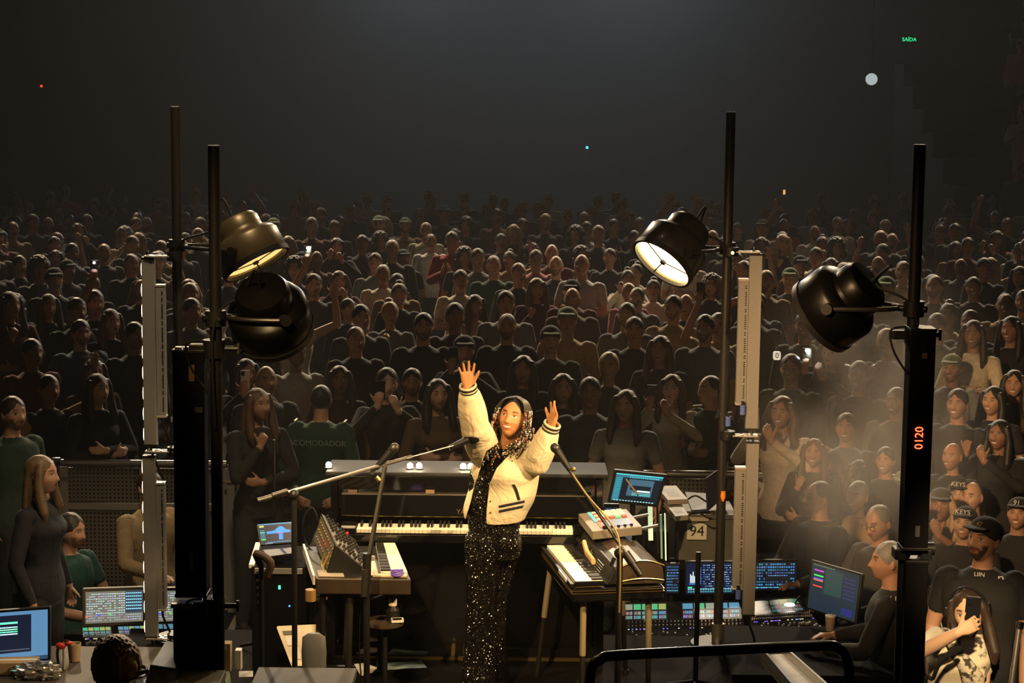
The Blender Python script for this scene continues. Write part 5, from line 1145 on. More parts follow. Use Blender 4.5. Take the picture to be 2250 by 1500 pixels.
MB().tube(smooth_path([g0, g0 + V(-.02, -.02, .06), g0 + V(.05, -.03, .02), g0 + V(.03, -.03, -.05)], 6), [.02] * 19, 10).build('holder', mat('brown_leather', (.05, .03, .02), .6), t, smooth=True)
g0 = P(1386, 1310, 10.3); t = thing('thin_pole', 'dark post between the electric piano legs and the mixing console', 'pole', (g0.x + .36, 10.3, STAGE_Z)); g0.x += .36; MB().cyl((g0.x, 10.3, STAGE_Z + .1), g0 + V(0, 0, .25), .014, n=10).build('shaft', BLACK, t, smooth=True); base(t, g0.x, 10.3)
# stool with a drink in front of the piano, papers on the floor
s0 = P(845, 1362, 10.05); t = thing('side_stool', 'small dark stool carrying a capped bottle', 'stool', (s0.x, 10.05, STAGE_Z)); MB().lathe([(.001, -.03), (.09, -.03), (.10, -.02), (.10, 0), (.001, .002)], s0, I3, 28).build('seat', mat('dark_seat', (.05, .035, .025), .4), t, smooth=True); MB().cyl((s0.x, 10.05, STAGE_Z + .02), s0 - V(0, 0, .03), .016, n=12).build('post', BLACK, t, smooth=True); MB().cyl((s0.x, 10.05, STAGE_Z), (s0.x, 10.05, STAGE_Z + .02), .13, n=24).build('base_plate', BLACK, t)
b0 = P(863, 1361, 10.05); b0.z = s0.z + .002; t = thing('bottle', 'black flask with a white cap on the small stool', 'bottle', b0); MB().lathe([(.001, 0), (.034, 0), (.036, .01), (.036, .055), (.020, .075), (.018, .08)], b0, I3, 20).build('body', BLACK, t, smooth=True); MB().lathe([(.019, .078), (.022, .08), (.022, .112), (.016, .118), (.001, .119)], b0, I3, 18).build('cap', mat('pearl_cap', (.7, .62, .5), .3), t, smooth=True)
q = P(873, 1362, 10.0); t = thing('phone', 'phone with a bright edge lying on the small stool', 'phone', q); MB().box(q, (.065, .03, .022), rotz(.2)).build('body', WHITE, t, bevel=.003); MB().box(q + V(0, -.012, .012), (.05, .02, .002), rotz(.2)).build('screen', PHONEB, t)
q = P(830, 1309, 10.3); t = thing('reading_lamp', 'slim metal reading light under the synth keyboard', 'lamp', q); MB().cyl(q - V(.035, 0, .01), q + V(.035, 0, .016), .011, n=12).build('tube', CHROME, t, smooth=True); MB().tube(smooth_path([q - V(.035, 0, .01), q + V(-.09, 0, -.05), q + V(-.1, 0, -.3), V(q.x - .08, 10.3, STAGE_Z)], 6), .004, 8).build('gooseneck', BLACK, t, smooth=True)
zf = STAGE_Z + .004
for c4, m, lb in (([(778, 1458), (801, 1456), (840, 1470), (792, 1484)], PAPER, 'bent white card on the stage floor by the piano'), ([(843, 1456), (926, 1451), (938, 1466), (852, 1470)], mat('blue_paper', (.30, .42, .46), .8), 'pale blue sheet on the stage floor by the piano')):
    pts = [PZ(x, y, zf) for x, y in reversed(c4)]; t = prism(pts, .003).build('paper_sheet', m, None, base=pts[0]); tag(t, lb, 'paper', 'sheets on the stage floor')

# ------------------------------------------------------------------ screens, consoles, cases
GLOW = mat_glow('screen_glow', 1.0)
def rects_ui(kind, seed):
    r = random.Random(seed); R = []
    if kind == 'grid':           # mixing software: rows of small cells
        R.append((0, 0, 1, 1, (.004, .008, .016)))
        for j in range(9):
            y = .95 - j * .105; base = r.choice([(.05, .16, .34), (.10, .22, .40), (.04, .11, .2)])
            for i in range(26):
                x = .02 + i * .037
                if r.random() < .82: R.append((x, y - .055, x + .026, y, tuple(q * r.uniform(.5, 2.2) for q in base)))
        R += [(.02, .08, .98, .10, (.10, .5, .5)), (.06, .62, .14, .66, (.05, .6, .2)), (.5, .30, .9, .5, (.01, .01, .012)), (.02, .16, .12, .2, (.1, .1, .6))]
    if kind == 'bars':
        R.append((0, 0, 1, 1, (.003, .008, .03)))
        for i in range(7): R.append((.08 + i * .028, .35, .098 + i * .028, .55 + .25 * r.random(), (.8, .9, 1.)))
        R.append((.06, .3, .30, .33, (.05, .25, .9))); R.append((.29, .3, .31, .85, (.05, .2, .8)))
        for j in range(11):
            for i in range(16):
                if r.random() < .75: R.append((.36 + i * .037, .93 - j * .075, .385 + i * .037, .905 - j * .075, r.choice([(.30, .5, .65), (.12, .3, .5), (.55, .7, .8), (.05, .15, .4)])))
        for i in range(18): R.append((.03 + i * .052, .12, .07 + i * .052, .17, (.15, .4, .5))); R.append((.03 + i * .052, .04, .07 + i * .052, .09, (.06, .25, .3)))
        R.append((.03, .18, .12, .23, (.05, .7, .3)))
    if kind == 'wave':
        R.append((0, 0, 1, 1, (.003, .010, .03))); R.append((0, .94, 1, 1, (.06, .22, .35))); R.append((.20, .12, .93, .86, (.002, .006, .02)))
        for i in range(50):
            x = .22 + i * .0138; h = .10 + .22 * math.exp(-((x - .62) / .13) ** 2) + .04 * r.random(); R.append((x, .50, x + .012, .50 + h, (.02, .30, .8)))
            if abs(x - .62) < .06: R.append((x, .18, x + .012, .48, (.02, .25, .9)))
        R += [(.50, .48, .72, .51, (.6, .05, .1)), (.03, .83, .16, .90, (.75, .75, .1)), (.93, .9, .99, .95, (.7, .6, .1)), (.03, .2, .17, .26, (.05, .6, .1)), (.03, .55, .17, .6, (.05, .5, .1))]
        for j in range(6): R.append((.03, .30 + j * .07, .16, .325 + j * .07, (.05, .35, .45)))
        for i in range(12): R.append((.2 + i * .06, .06, .24 + i * .06, .10, (.05, .3, .45)))
        for i in range(4): R.append((.14 + i * .06, .01, .17 + i * .06, .04, (.5, .6, .7)))
    if kind == 'table':          # pale desktop spreadsheet of channels
        R.append((0, 0, 1, 1, (.16, .15, .11)))
        for j in range(12):
            for i in range(24):
                if r.random() < .86: R.append((.02 + i * .04, .93 - j * .075, .05 + i * .04, .905 - j * .075, tuple(q * r.uniform(.5, 1.1) for q in ((.65, .85, .95) if j < 9 else (.5, .5, .7)))))
        R.append((.70, .30, 1, 1, (.03, .05, .07))); 
        for j in range(6):
            for i in range(8): R.append((.71 + i * .035, .95 - j * .1, .735 + i * .035, .91 - j * .1, (.3, .7, .95)))
        R.append((.0, .19, .04, .26, (.9, .15, .05))); R.append((.4, .25, .46, .30, (.1, .6, .1))); R.append((.2, .24, .27, .29, (.1, .1, .6)))
    if kind == 'desk':
        R.append((0, 0, 1, 1, (.05, .12, .21))); R.append((-.0, .18, .78, .93, (.004, .006, .014))); R.append((0, .0, 1, .08, (.01, .03, .06)))
        R.append((.12, .76, .60, .80, (.10, .62, .36)))
        for j, c in enumerate(((.25, .4, .5), (.04, .55, .2), (.05, .5, .3), (.3, .4, .45))):
            R.append((.12, .68 - j * .045, .60, .705 - j * .045, c))
            for i in range(18):
                if r.random() < .7: R.append((.13 + i * .026, .685 - j * .045, .142 + i * .026, .70 - j * .045, (.7, .8, .8)))
        R += [(.18, .42, .28, .435, (.3, .35, .4)), (.0, .23, .76, .245, (.05, .08, .12))]
    if kind == 'editor':
        R.append((0, 0, 1, 1, (.02, .12, .16))); R.append((.16, .0, 1, .86, (.003, .008, .014))); R.append((.30, .22, .84, .82, (.04, .10, .14))); R.append((.36, .44, .80, .60, (.004, .01, .015)))
        R.append((.0, .95, 1, .99, (.08, .5, .55))); R.append((.52, .38, .80, .44, (.6, .7, .7)))
        for i in range(9): R.append((.42 + i * .045, .25, .455 + i * .045, .29, (.05, .5, .4))); R.append((.42 + i * .045, .31, .455 + i * .045, .34, (.2, .4, .4)))
        for j in range(12): R.append((.02, .10 + j * .065, .14, .135 + j * .065, (.03, .26, .32)))
        for i in range(14): R.append((.05 + i * .065, .02, .09 + i * .065, .05, (.3, .7, .75)))
        for i in range(16): R.append((.30 + i * .04, .87, .32 + i * .04, .92, (.1, .5, .6)))
    if kind == 'tracks':
        R.append((0, 0, 1, 1, (.010, .020, .024))); R.append((.30, .40, .66, .93, (.018, .040, .036))); R.append((.68, .3, .98, .95, (.012, .02, .03))); R.append((.05, .02, .62, .36, (.010, .018, .030)))
        for c, y in (((.45, .05, .45), .84), ((.05, .7, .1), .73), ((.08, .08, .5), .66), ((.6, .12, .04), .63), ((.6, .04, .03), .50)): R.append((.06, y, .26, y + .030, c))
        for i in range(9): R.append((.04 + i * .05, .955, .07 + i * .05, .975, (.18, .2, .1)))
        for j in range(6): R.append((.70, .84 - j * .085, .94, .86 - j * .085, (.03, .03, .10)))
        R.append((.70, .06, .94, .22, (.015, .02, .10)))
    if kind == 'strip':
        R.append((0, 0, 1, 1, (.004, .006, .006)))
        for i in range(5):
            c = r.choice([(.10, .5, .22), (.35, .45, .12), (.10, .30, .45), (.30, .34, .25)])
            R.append((.02 + i * .195, .62, .19 + i * .195, .95, c))
            for k in range(10): R.append((.025 + i * .195 + (k % 5) * .033, .10 + .24 * (k // 5), .05 + i * .195 + (k % 5) * .033, .28 + .24 * (k // 5), r.choice([(.1, .35, .55), (.1, .5, .3), (.45, .1, .12), (.25, .25, .6), (.4, .4, .35)])))
    return R
def screen(par, tl, tr, br, bl, kind, seed, gain=1., name='screen'):
    tl, tr, br, bl = map(V3, (tl, tr, br, bl)); n = (tr - tl).cross(bl - tl).normalized(); n = n if n.dot(CAM - tl) > 0 else -n
    mb = MB()
    for i, (u0, v0, u1, v1, c) in enumerate(rects_ui(kind, seed)):
        o = n * (.0015 + .00002 * i); q = lambda u, v: (bl + (br - bl) * u) * (1 - v) + (tl + (tr - tl) * u) * v + o
        mb.quad(q(u0, v0), q(u1, v0), q(u1, v1), q(u0, v1), 0, tuple(k * gain for k in c))
    return mb.build(name, GLOW, par)
def monitor(name, label, px4, Y, kind, seed, gain=1., tiltY=0., frame_m=None, cat='monitor', dY=(0, 0, 0, 0), bez_=.018, foot=None, group=None):
    """px4: screen corners tl tr br bl; tilt: the lower edge is nearer by tiltY"""
    tl, tr, br, bl = [P(x, y, Y + d) for (x, y), d in zip(px4, dY)]
    if any(dY): bl = tl + br - tr
    if tiltY: br = P(*px4[2], Y - tiltY); bl = P(*px4[3], Y - tiltY)
    t = thing(name, label, cat, (bl + br) / 2, group); n = (tr - tl).cross(bl - tl).normalized(); n = n if n.dot(CAM - tl) > 0 else -n
    ex = (tr - tl).normalized() * bez_; ey = (tl - bl).normalized() * bez_
    fr = [tl - ex + ey, tr + ex + ey, br + ex - ey, bl - ex - ey]; mb = MB()
    mb.add([p for p in fr] + [p - n * .035 for p in fr], [(3, 2, 1, 0), (4, 5, 6, 7), (0, 1, 5, 4), (1, 2, 6, 5), (2, 3, 7, 6), (3, 0, 4, 7)]); mb.build('housing', frame_m or BLACK, t, bevel=.004)
    screen(t, tl, tr, br, bl, kind, seed, gain)
    if foot is not None:
        c = (bl + br) / 2 - n * .04; MB().cyl(c + V(0, 0, .08), V(c.x, c.y + .03, foot), .018, n=12).build('neck', BLACK, t, smooth=True); MB().box((c.x, c.y + .03, foot + .008), (.24, .18, .016)).build('foot', BLACK, t, bevel=.004)
    return t
DARKT = mat('worn_table', (.06, .048, .034), .7, grain=.3, scale=12)
def desk(label, x0, x1, y0, y1, z, m=MATTE, name='work_table'):
    t = thing(name, label, 'table', ((x0 + x1) / 2, (y0 + y1) / 2, 0)); MB().box(((x0 + x1) / 2, (y0 + y1) / 2, z - .02), (x1 - x0, y1 - y0, .04)).build('top', m, t, bevel=.004)
    for x in (x0 + .05, x1 - .05):
        for y in (y0 + .05, y1 - .05): MB().box((x, y, (z - .04) / 2), (.05, .05, z - .04)).build('leg', BLACK, t)
    return t
# left side desks and screens
monitor('desktop_monitor', 'large monitor with a blue desktop and green tracks at the lower left', [(-60, 1350), (105, 1338), (105, 1446), (-60, 1462)], 10.45, 'desk', 1, 2.2, foot=.74, bez_=.012)
desk('cluttered work table under the large monitor at the lower left', -3.3, -1.86, 9.9, 10.9, .74, DARKT)
monitor('desktop_monitor', 'beige-lit monitor full of channel rows behind the LED batten', [(188, 1300), (314, 1296), (314, 1364), (188, 1370)], 11.75, 'table', 2, 1.25, frame_m=mat('beige_housing', (.16, .14, .11), .6), foot=.52, bez_=.02)
monitor('desktop_monitor', 'monitor glowing between the left LED battens and the black tower', [(326, 1298), (440, 1296), (440, 1362), (326, 1366)], 11.78, 'table', 3, 1.15, foot=.52)
def console(label, px4, Yn, Yf, screens, seed, name='mixing_console', faders=True, strip_only=False):
    """sloping desk: px4 = near-left, near-right, far-right, far-left of the top"""
    A, B, C, D = P(*px4[0], Yn), P(*px4[1], Yn), P(*px4[2], Yf), P(*px4[3], Yf); t = thing(name, label, 'mixer', (A + B) / 2 - V(0, 0, .1), 'mixing consoles')
    lo = min(A.z, B.z) - .09; pts = [A, B, C, D]; bt = [V(p.x, p.y, lo) for p in pts]
    mb = MB(); mb.add(pts + bt, [(0, 1, 2, 3), (7, 6, 5, 4), (0, 4, 5, 1), (1, 5, 6, 2), (2, 6, 7, 3), (3, 7, 4, 0)]); mb.build('body', MATTE, t, bevel=.006)
    n = (B - A).cross(D - A).normalized(); n = n if n.z > 0 else -n; q = lambda u, v: (A + (B - A) * u) * (1 - v) + (D + (C - D) * u) * v
    for (u0, u1, v0, v1, kind, g_) in screens: screen(t, q(u0, v1) + n * .002, q(u1, v1) + n * .002, q(u1, v0) + n * .002, q(u0, v0) + n * .002, kind, seed + int(u0 * 10), g_, 'touch_screen')
    if faders:
        r = random.Random(seed); N = 30; kn = MB(); cols = MB()
        for i in range(N):
            u = .02 + .96 * (i + .5) / N
            p = q(u, .08 + .22 * r.random()); kn.box(p + n * .007, (.009, .018, .014))
            for v in (.42, .50): kn.cyl(q(u, v), q(u, v) + n * .012, .005, n=6)
            if r.random() < .5: cols.box(q(u, .36) + n * .003, (.010, .010, .004), I3, 0, r.choice([(.25, .1, .9), (.6, .6, .55), (.1, .2, .8), (.7, .6, .2), (.5, .5, .5)]))
        o = kn.build('faders', mat('fader_caps', (.30, .29, .27), .5), t); o['kind'] = 'stuff'; o = cols.build('lit_keys', GLOW, t); o['kind'] = 'stuff'
    return t
console('mixing console at the left behind the curly-haired head', [(186, 1420), (330, 1414), (322, 1374), (180, 1378)], 11.35, 11.62, [(.0, .45, .45, .98, 'strip', .9), (.55, .98, .45, .98, 'strip', .9)], 31)
console('mixing console between the left LED battens and the black tower', [(334, 1440), (470, 1436), (462, 1366), (330, 1370)], 11.38, 11.70, [(.02, .98, .5, .98, 'strip', .7)], 35)
lp = thing('laptop', 'laptop with a blue spectrum on its screen, on a rack left of the synth', 'laptop', P(605, 1220, 10.8)); tl, tr, br, bl = P(566, 1152, 10.95), P(645, 1146, 10.95), P(645, 1191, 10.85), P(574, 1197, 10.85)
nn = (tr - tl).cross(bl - tl).normalized(); nn = nn if nn.y < 0 else -nn; mb = MB(); e = (tr - tl) * .03; mb.add([tl - e, tr + e, br + e, bl - e] + [p - nn * .008 for p in (tl - e, tr + e, br + e, bl - e)], [(3, 2, 1, 0), (4, 5, 6, 7), (0, 1, 5, 4), (1, 2, 6, 5), (2, 3, 7, 6), (3, 0, 4, 7)]); mb.build('lid', BLACK, lp)
screen(lp, tl, tr, br, bl, 'wave', 9, 1.6); k0, k1 = P(590, 1222, 10.55), P(648, 1214, 10.55); prism([k0, k1, br + V(.01, 0, -.01), bl + V(-.01, 0, -.01)], .014).build('keyboard_base', BLACK, lp, bevel=.002)
rk = thing('equipment_rack', 'black equipment rack under the laptop', 'rack', V(P(620, 1240, 10.7).x, 10.8, 0)); rx0, rx1 = P(556, 1240, 10.6).x, P(676, 1240, 10.6).x; rz = P(620, 1226, 10.65).z - .02
MB().box(((rx0 + rx1) / 2, 10.78, rz / 2 + .0), (rx1 - rx0, .5, rz)).build('cabinet', MATTE, rk, bevel=.006); MB().bar(V(rx0 + .02, 10.52, rz - .02), V(rx1 - .02, 10.52, rz - .02), .012, .03).build('front_lip', GREY, rk); MB().bar(V(rx0, 10.54, rz + .0), V(rx0 - .02, 10.98, rz + .02), .03, .02).build('side_lip', WHITE, rk)
LG = mat('green_led', (.05, .8, .2), .5, emit=3., ecol=(.05, 1, .35)); LB = mat('blue_led', (.05, .2, 1), .5, emit=4., ecol=(.05, .2, 1)); MB().box(P(614, 1290, 10.52), (.012, .006, .020)).build('green_light', LG, rk); MB().box(P(636, 1331, 10.52), (.008, .006, .008)).build('blue_light', LB, rk)
for k in range(5): MB().box(P(566 + k * 1.0, 1258 + k * 16, 10.50), (.02, .02, .012)).build('cable_tie', DKMET, rk)
# open pale case and desk things at the bottom left
c4 = [PZ(608, 1378, .74), PZ(692, 1374, .74), PZ(700, 1458, .50), PZ(634, 1462, .50)]
oc = thing('open_case', 'open pale case lid leaning behind the boom stand', 'case', (c4[2] + c4[3]) / 2); c4 = [P(607, 1378, 10.35), P(694, 1374, 10.35), P(694, 1462, 10.05), P(640, 1464, 10.05)]
mb = MB(); mb.add(c4 + [p + V(0, .03, .0) for p in c4], [(3, 2, 1, 0), (4, 5, 6, 7), (0, 1, 5, 4), (1, 2, 6, 5), (2, 3, 7, 6), (3, 0, 4, 7)]); mb.build('lid', mat('pale_lining', (.62, .55, .42), .8), oc, bevel=.004)
q = lambda u, v: (c4[3] + (c4[2] - c4[3]) * u) * (1 - v) + (c4[0] + (c4[1] - c4[0]) * u) * v + V(0, -.004, .002)
for u0, u1, v0, v1, m, nm in ((.12, .45, .80, .90, BLACK, 'latch'), (.14, .46, .52, .74, PAPER, 'tray'), (.22, .46, .18, .48, PAPER, 'tray'), (.52, .95, .06, .94, mat('cream_panel', (.66, .58, .46), .7), 'pad')): MB().quad(q(u0, v0), q(u1, v0), q(u1, v1), q(u0, v1)).build(nm, m, oc)
ch = thing('office_chair', 'grey plastic chair back beside the open pale case', 'chair', V(P(690, 1440, 9.8).x, 9.8, STAGE_Z)); cc = P(690, 1432, 9.8); MB().loft([(cc + V(0, 0, .10), (.03, 0, 0), (0, .012, 0)), (cc + V(0, 0, .08), (.06, 0, 0), (0, .016, 0)), (cc, (.065, 0, 0), (0, .018, 0)), (cc - V(0, 0, .15), (.06, 0, 0), (0, .015, 0))], 16, 0, 3).build('backrest', mat('grey_seat', (.14, .14, .15), .5), ch, smooth=True); MB().cyl(cc - V(0, 0, .15), V(cc.x, 9.8, STAGE_Z + .02), .02, n=10).build('post', BLACK, ch); MB().cyl((cc.x, 9.8, STAGE_Z), (cc.x, 9.8, STAGE_Z + .03), .12, n=18).build('base', BLACK, ch)
# clutter on the left table
tz = .745
def lay(px, py): return PZ(px, py, tz)
q = lay(40, 1476); t = thing('card_box', 'pale cardboard box below the large monitor', 'box', q); MB().box(q + V(0, 0, .035), (.22, .12, .07), rotz(.1)).build('carton', mat('cardboard', (.42, .30, .17), .9), t, bevel=.003); MB().box(q + V(0, -.001, .0705), (.21, .03, .002), rotz(.1)).build('tape', PAPER, t)
q = lay(82, 1487); t = thing('foil_bag', 'crumpled shiny clear bag on the cluttered table', 'bag', q); rr = random.Random(2)
def crumple(p, d): return p * (1 + .22 * math.sin(d.x * 9 + 1) * math.sin(d.y * 11 + 2) + .16 * math.sin(d.z * 14 + d.x * 7))
MB().ell(q + V(0, 0, .03), (.12, .06, .05), I3, 26, 18, 0, crumple).build('film', mat('clear_film', (.8, .78, .74), .12, .85), t)
q = lay(118, 1470); t = thing('tape_roll', 'black roll of tape on the cluttered table', 'tape', q); MB().lathe([(.018, 0), (.036, 0), (.036, .03), (.018, .03), (.018, 0)], q, I3, 24).build('roll', BLACK, t, smooth=True); MB().lathe([(.014, 0), (.018, .001), (.018, .029), (.014, .03), (.014, 0)], q, I3, 20).build('core', PAPER, t)
q = lay(141, 1470); t = thing('red_headset', 'red and black clip headset on a pale upright post', 'headset', q); MB().cyl(q, q + V(.0, 0, .16), .008, n=10).build('post', mat('pale_post', (.5, .45, .34), .6), t); MB().tube(smooth_path([q + V(-.03, 0, .02), q + V(-.035, 0, .10), q + V(-.01, 0, .155), q + V(.03, 0, .16)], 6), .008, 8).build('band', BLACK, t, smooth=True); MB().ell(q + V(-.015, -.005, .135), (.03, .02, .02), I3, 14, 10).build('ear_cup', REDP, t, smooth=True); MB().ell(q + V(.03, -.005, .15), (.022, .016, .012), I3, 12, 8).build('ear_cup', REDP, t, smooth=True)
q = P(163, 1410, 10.6); t = thing('cup', 'tan paper cup by the console at the lower left', 'cup', V(q.x, 10.6, tz)); MB().lathe([(.001, 0), (.03, 0), (.038, .10), (.034, .10), (.028, .006)], V(q.x, 10.6, tz), I3, 20).build('wall', mat('kraft_paper', (.40, .30, .2), .8), t, smooth=True)
desk('pale-topped table at the bottom beside the black tower', -1.75, -1.30, 8.3, 8.72, P(300, 1472, 8.7).z, mat('pale_top', (.16, .13, .09), .6, grain=.2, scale=14)); zt2 = P(300, 1472, 8.7).z
q = PZ(290, 1478, zt2); t = thing('coiled_cable', 'coiled black cable on the pale-topped table', 'cable', q); MB().tube([q + V(.07 * math.cos(a) * (1 - .02 * a / 6), .07 * math.sin(a), .008 + .004 * a / 6) for a in [i * .35 for i in range(54)]], .006, 8).build('loop', RUBBER, t, smooth=True); MB().cyl(q + V(.07, 0, .01), q + V(.11, -.02, .01), .009, n=10).build('plug', BLACK, t)
fc = thing('flight_case', 'dark wedge-shaped flight case at the bottom by the black tower', 'case', P(350, 1490, 8.5)); A = [P(318, 1500, 8.5), P(330, 1462, 8.6), P(384, 1470, 8.6), P(384, 1520, 8.5)]; mb = MB(); mb.add(A + [p + V(0, .4, 0) for p in A], [(3, 2, 1, 0), (4, 5, 6, 7), (0, 1, 5, 4), (1, 2, 6, 5), (2, 3, 7, 6), (3, 0, 4, 7)]); mb.build('body', mat('grey_case', (.10, .085, .065), .6, grain=.2, scale=30), fc, bevel=.004); MB().cyl(A[1], A[2], .006, n=8).build('edge_trim', STEEL, fc)
t = desk('wide table with taped papers at the bottom behind the boom stands', -1.22, -.74, 8.85, 9.24, P(560, 1470, 9.2).z, mat('brown_top', (.05, .038, .026), .7, grain=.2, scale=14)); zt3 = P(560, 1470, 9.2).z
for c4, m, lb in (([(486, 1470), (503, 1468), (508, 1500), (488, 1500)], mat('green_paper', (.34, .42, .28), .8), 'pale green sheet at the table edge beside the tower'), ([(525, 1474), (556, 1473), (556, 1486), (525, 1487)], PAPER, 'white label sheet on the wide table')):
    pts = [PZ(x, y, zt3 + .004) for x, y in reversed(c4)]; o = prism(pts, .003).build('paper_sheet', m, None, base=pts[0]); tag(o, lb, 'paper', 'sheets on the tables')
q = P(497, 1440, 9.2); t = thing('carton', 'tan carton standing against the black tower', 'box', V(q.x, 9.18, zt3)); MB().box((q.x, 9.18, zt3 + .07), (.055, .06, .14)).build('carton_body', mat('cardboard', (.42, .30, .17), .9), t, bevel=.002); MB().box((q.x, 9.148, zt3 + .12), (.02, .002, .02)).build('sticker', PAPER, t)
o = MB().box((q.x + .06, 9.20, zt3 + .05), (.03, .05, .10)).build('white_box', WHITE, None, base=(q.x + .06, 9.20, zt3), bevel=.002); tag(o, 'slim white box next to the tan carton', 'box')

# right side: case 94, monitors, consoles
K = thing('flight_case', 'grey flight case numbered 94 on its side panel', 'case', P(1545, 1230, 13.2)); a, b = P(1478, 1133, 13.1), P(1618, 1232, 13.1); cx, cz = (a.x + b.x) / 2, (a.z + b.z) / 2; w_, h_ = b.x - a.x, a.z - b.z
MB().box((cx, 13.35, cz), (w_, .5, h_)).build('body', mat('case_grey', (.10, .095, .085), .6, grain=.15, scale=30), K, bevel=.006)
for x in (a.x, b.x):
    MB().box((x, 13.095, cz), (.035, .02, h_)).build('edge_profile', STEEL, K)
MB().box((cx, 13.095, a.z), (w_, .02, .03)).build('edge_profile', STEEL, K)
for x, z in ((a.x, a.z), (b.x, a.z), (a.x, b.z), (b.x, b.z)): MB().box((x, 13.09, z), (.05, .03, .05)).build('corner', STEEL, K, bevel=.008)
lbp = P(1531, 1167, 13.085); cd_ = MB().box(lbp, (.135, .004, .115)).build('number_card', mat('white_card', (.62, .60, .56), .8), K); text('number', '94', .105, lbp + V(0, -.0035, 0), FACECAM, mat('ink', (.01, .01, .01), .8), cd_)
MB().box(P(1525, 1140, 13.085), (.20, .003, .028)).build('tape_strip', mat('grey_tape', (.35, .32, .26), .8), K); MB().box(P(1533, 1217, 13.085), (.022, .003, .022), roty(PI / 4)).build('diamond_sticker', mat('tan_sticker', (.4, .3, .18), .8), K)
desk('dark table carrying the flight case and laptop', a.x - .25, b.x + .75, 13.0, 13.95, b.z - .002)
g0, g1 = P(1442, 1068, 13.25), P(1500, 1068, 13.25)
for k, (c4, lb) in enumerate((([(1467, 1098), (1512, 1096), (1486, 1066), (1441, 1067)], 'upper grey device with vents beside the laptop'), ([(1484, 1134), (1513, 1131), (1494, 1100), (1458, 1102)], 'lower grey device with vents above the numbered case'))):
    zz = a.z + .05 if k else a.z + .09; pts = [PZ(x, y, zz) for x, y in c4]; t = thing('rack_device', lb, 'device', pts[0], 'grey devices beside the laptop'); prism(pts, .035).build('body', mat('device_grey', (.30, .26, .21), .5, grain=.1, scale=50), t, bevel=.003)
    c_ = sum(pts, V3()) / 4
    for j in range(4): prism([lerp(c_, p_, .6 - .12 * j) + V(0, 0, .001 + .0005 * j) for p_ in pts], .001).build('vent', DKMET if j % 2 else GREY, t)
    MB().tube(smooth_path([pts[1], pts[1] + V(.05, -.03, .03), pts[1] + V(.12, -.02, -.01), pts[1] + V(.16, .02, -.03)], 6), .006, 8).build('cable', RUBBER, t, smooth=True)
lt = thing('laptop', 'open dark laptop with a bluish keyboard on the flight case', 'laptop', P(1545, 1110, 13.2)); tl, tr, br, bl = P(1552, 1050, 13.25), P(1592, 1022, 13.5), P(1592, 1086, 13.42), P(1556, 1118, 13.15); n_ = (tr - tl).cross(bl - tl).normalized()
mb = MB(); mb.add([tl, tr, br, bl] + [p + n_ * .012 for p in (tl, tr, br, bl)], [(3, 2, 1, 0), (4, 5, 6, 7), (0, 1, 5, 4), (1, 2, 6, 5), (2, 3, 7, 6), (3, 0, 4, 7)]); mb.build('lid', mat('navy_lid', (.03, .035, .07), .35), lt)
prism([P(1520, 1120, 13.12), bl, br, P(1505, 1080, 13.4)], .015).build('keyboard_base', mat('navy_base', (.04, .05, .10), .4), lt)
monitor('desktop_monitor', 'tilted monitor with a teal editor behind the electric piano', [(1355, 1038), (1458, 1048), (1441, 1108), (1342, 1098)], 12.3, 'editor', 5, 1.5, foot=.9)
q = P(1395, 1066, 12.1); t = thing('pencil', 'wooden stick standing in front of the teal monitor', 'stick', q); MB().cyl(P(1376, 1053, 12.12), P(1401, 1086, 12.12), .006, n=8).build('shaft', mat('pale_wood', (.45, .36, .22), .5), t); MB().cyl(P(1401, 1086, 12.12), P(1403, 1089, 12.12), .006, .001, 8).build('tip', BLACK, t)
t = thing('tablet', 'small tablet glowing blue beneath the teal monitor', 'tablet', P(1345, 1118, 11.6)); tl, tr, br, bl = P(1328, 1111, 11.6), P(1356, 1111, 11.6), P(1360, 1122, 11.5), P(1328, 1124, 11.5); screen(t, tl, tr, br, bl, 'grid', 6, .7); MB().box((tl + br) / 2 + V(0, .02, 0), (.09, .02, .05)).build('housing', BLACK, t)
rk = thing('led_rack', 'rack of vertical pale green light strips beside the case', 'rack', P(1440, 1230, 12.6)); STR = mat('pale_green_strip', (.5, .6, .4), .6, emit=.9, ecol=(.75, .85, .5))
for px, y0, y1, w_, m in ((1428, 1092, 1186, .030, STR), (1444, 1110, 1216, .012, DKMET), (1452, 1130, 1226, .012, mat('dim_green_strip', (.2, .3, .2), .6, emit=.22, ecol=(.6, .8, .5))), (1461, 1128, 1230, .008, STR)): MB().bar(P(px, y0, 12.7), P(px + 2, y1, 12.7), w_, .03).build('light_strip', m, rk)
MB().box(P(1440, 1240, 12.85), (.16, .2, .5)).build('cabinet', MATTE, rk)
monitor('desktop_monitor', 'screen with white level bars and blue text under the flight case', [(1508, 1236), (1612, 1236), (1612, 1302), (1508, 1304)], 12.6, 'bars', 7, 1.25, bez_=.01, foot=.42)
monitor('desktop_monitor', 'narrow screen with pale lists beside the electric piano', [(1464, 1240), (1492, 1240), (1490, 1302), (1464, 1302)], 12.55, 'grid', 17, .9, bez_=.008, foot=.42)
monitor('desktop_monitor', 'screen of blue channel rows right of the LED battens', [(1615, 1235), (1750, 1234), (1748, 1294), (1615, 1296)], 12.65, 'grid', 8, 1.1, bez_=.014, foot=.42)
monitor('desktop_monitor', 'tilted monitor with coloured track bars facing the crew', [(1786, 1234), (1890, 1264), (1878, 1366), (1772, 1322)], 11.6, 'tracks', 10, 1.6, bez_=.012, dY=(.15, -.1, -.15, .1), foot=.62)
desk('dark console table right of the stage', 1.0, 2.35, 11.75, 12.9, .42)
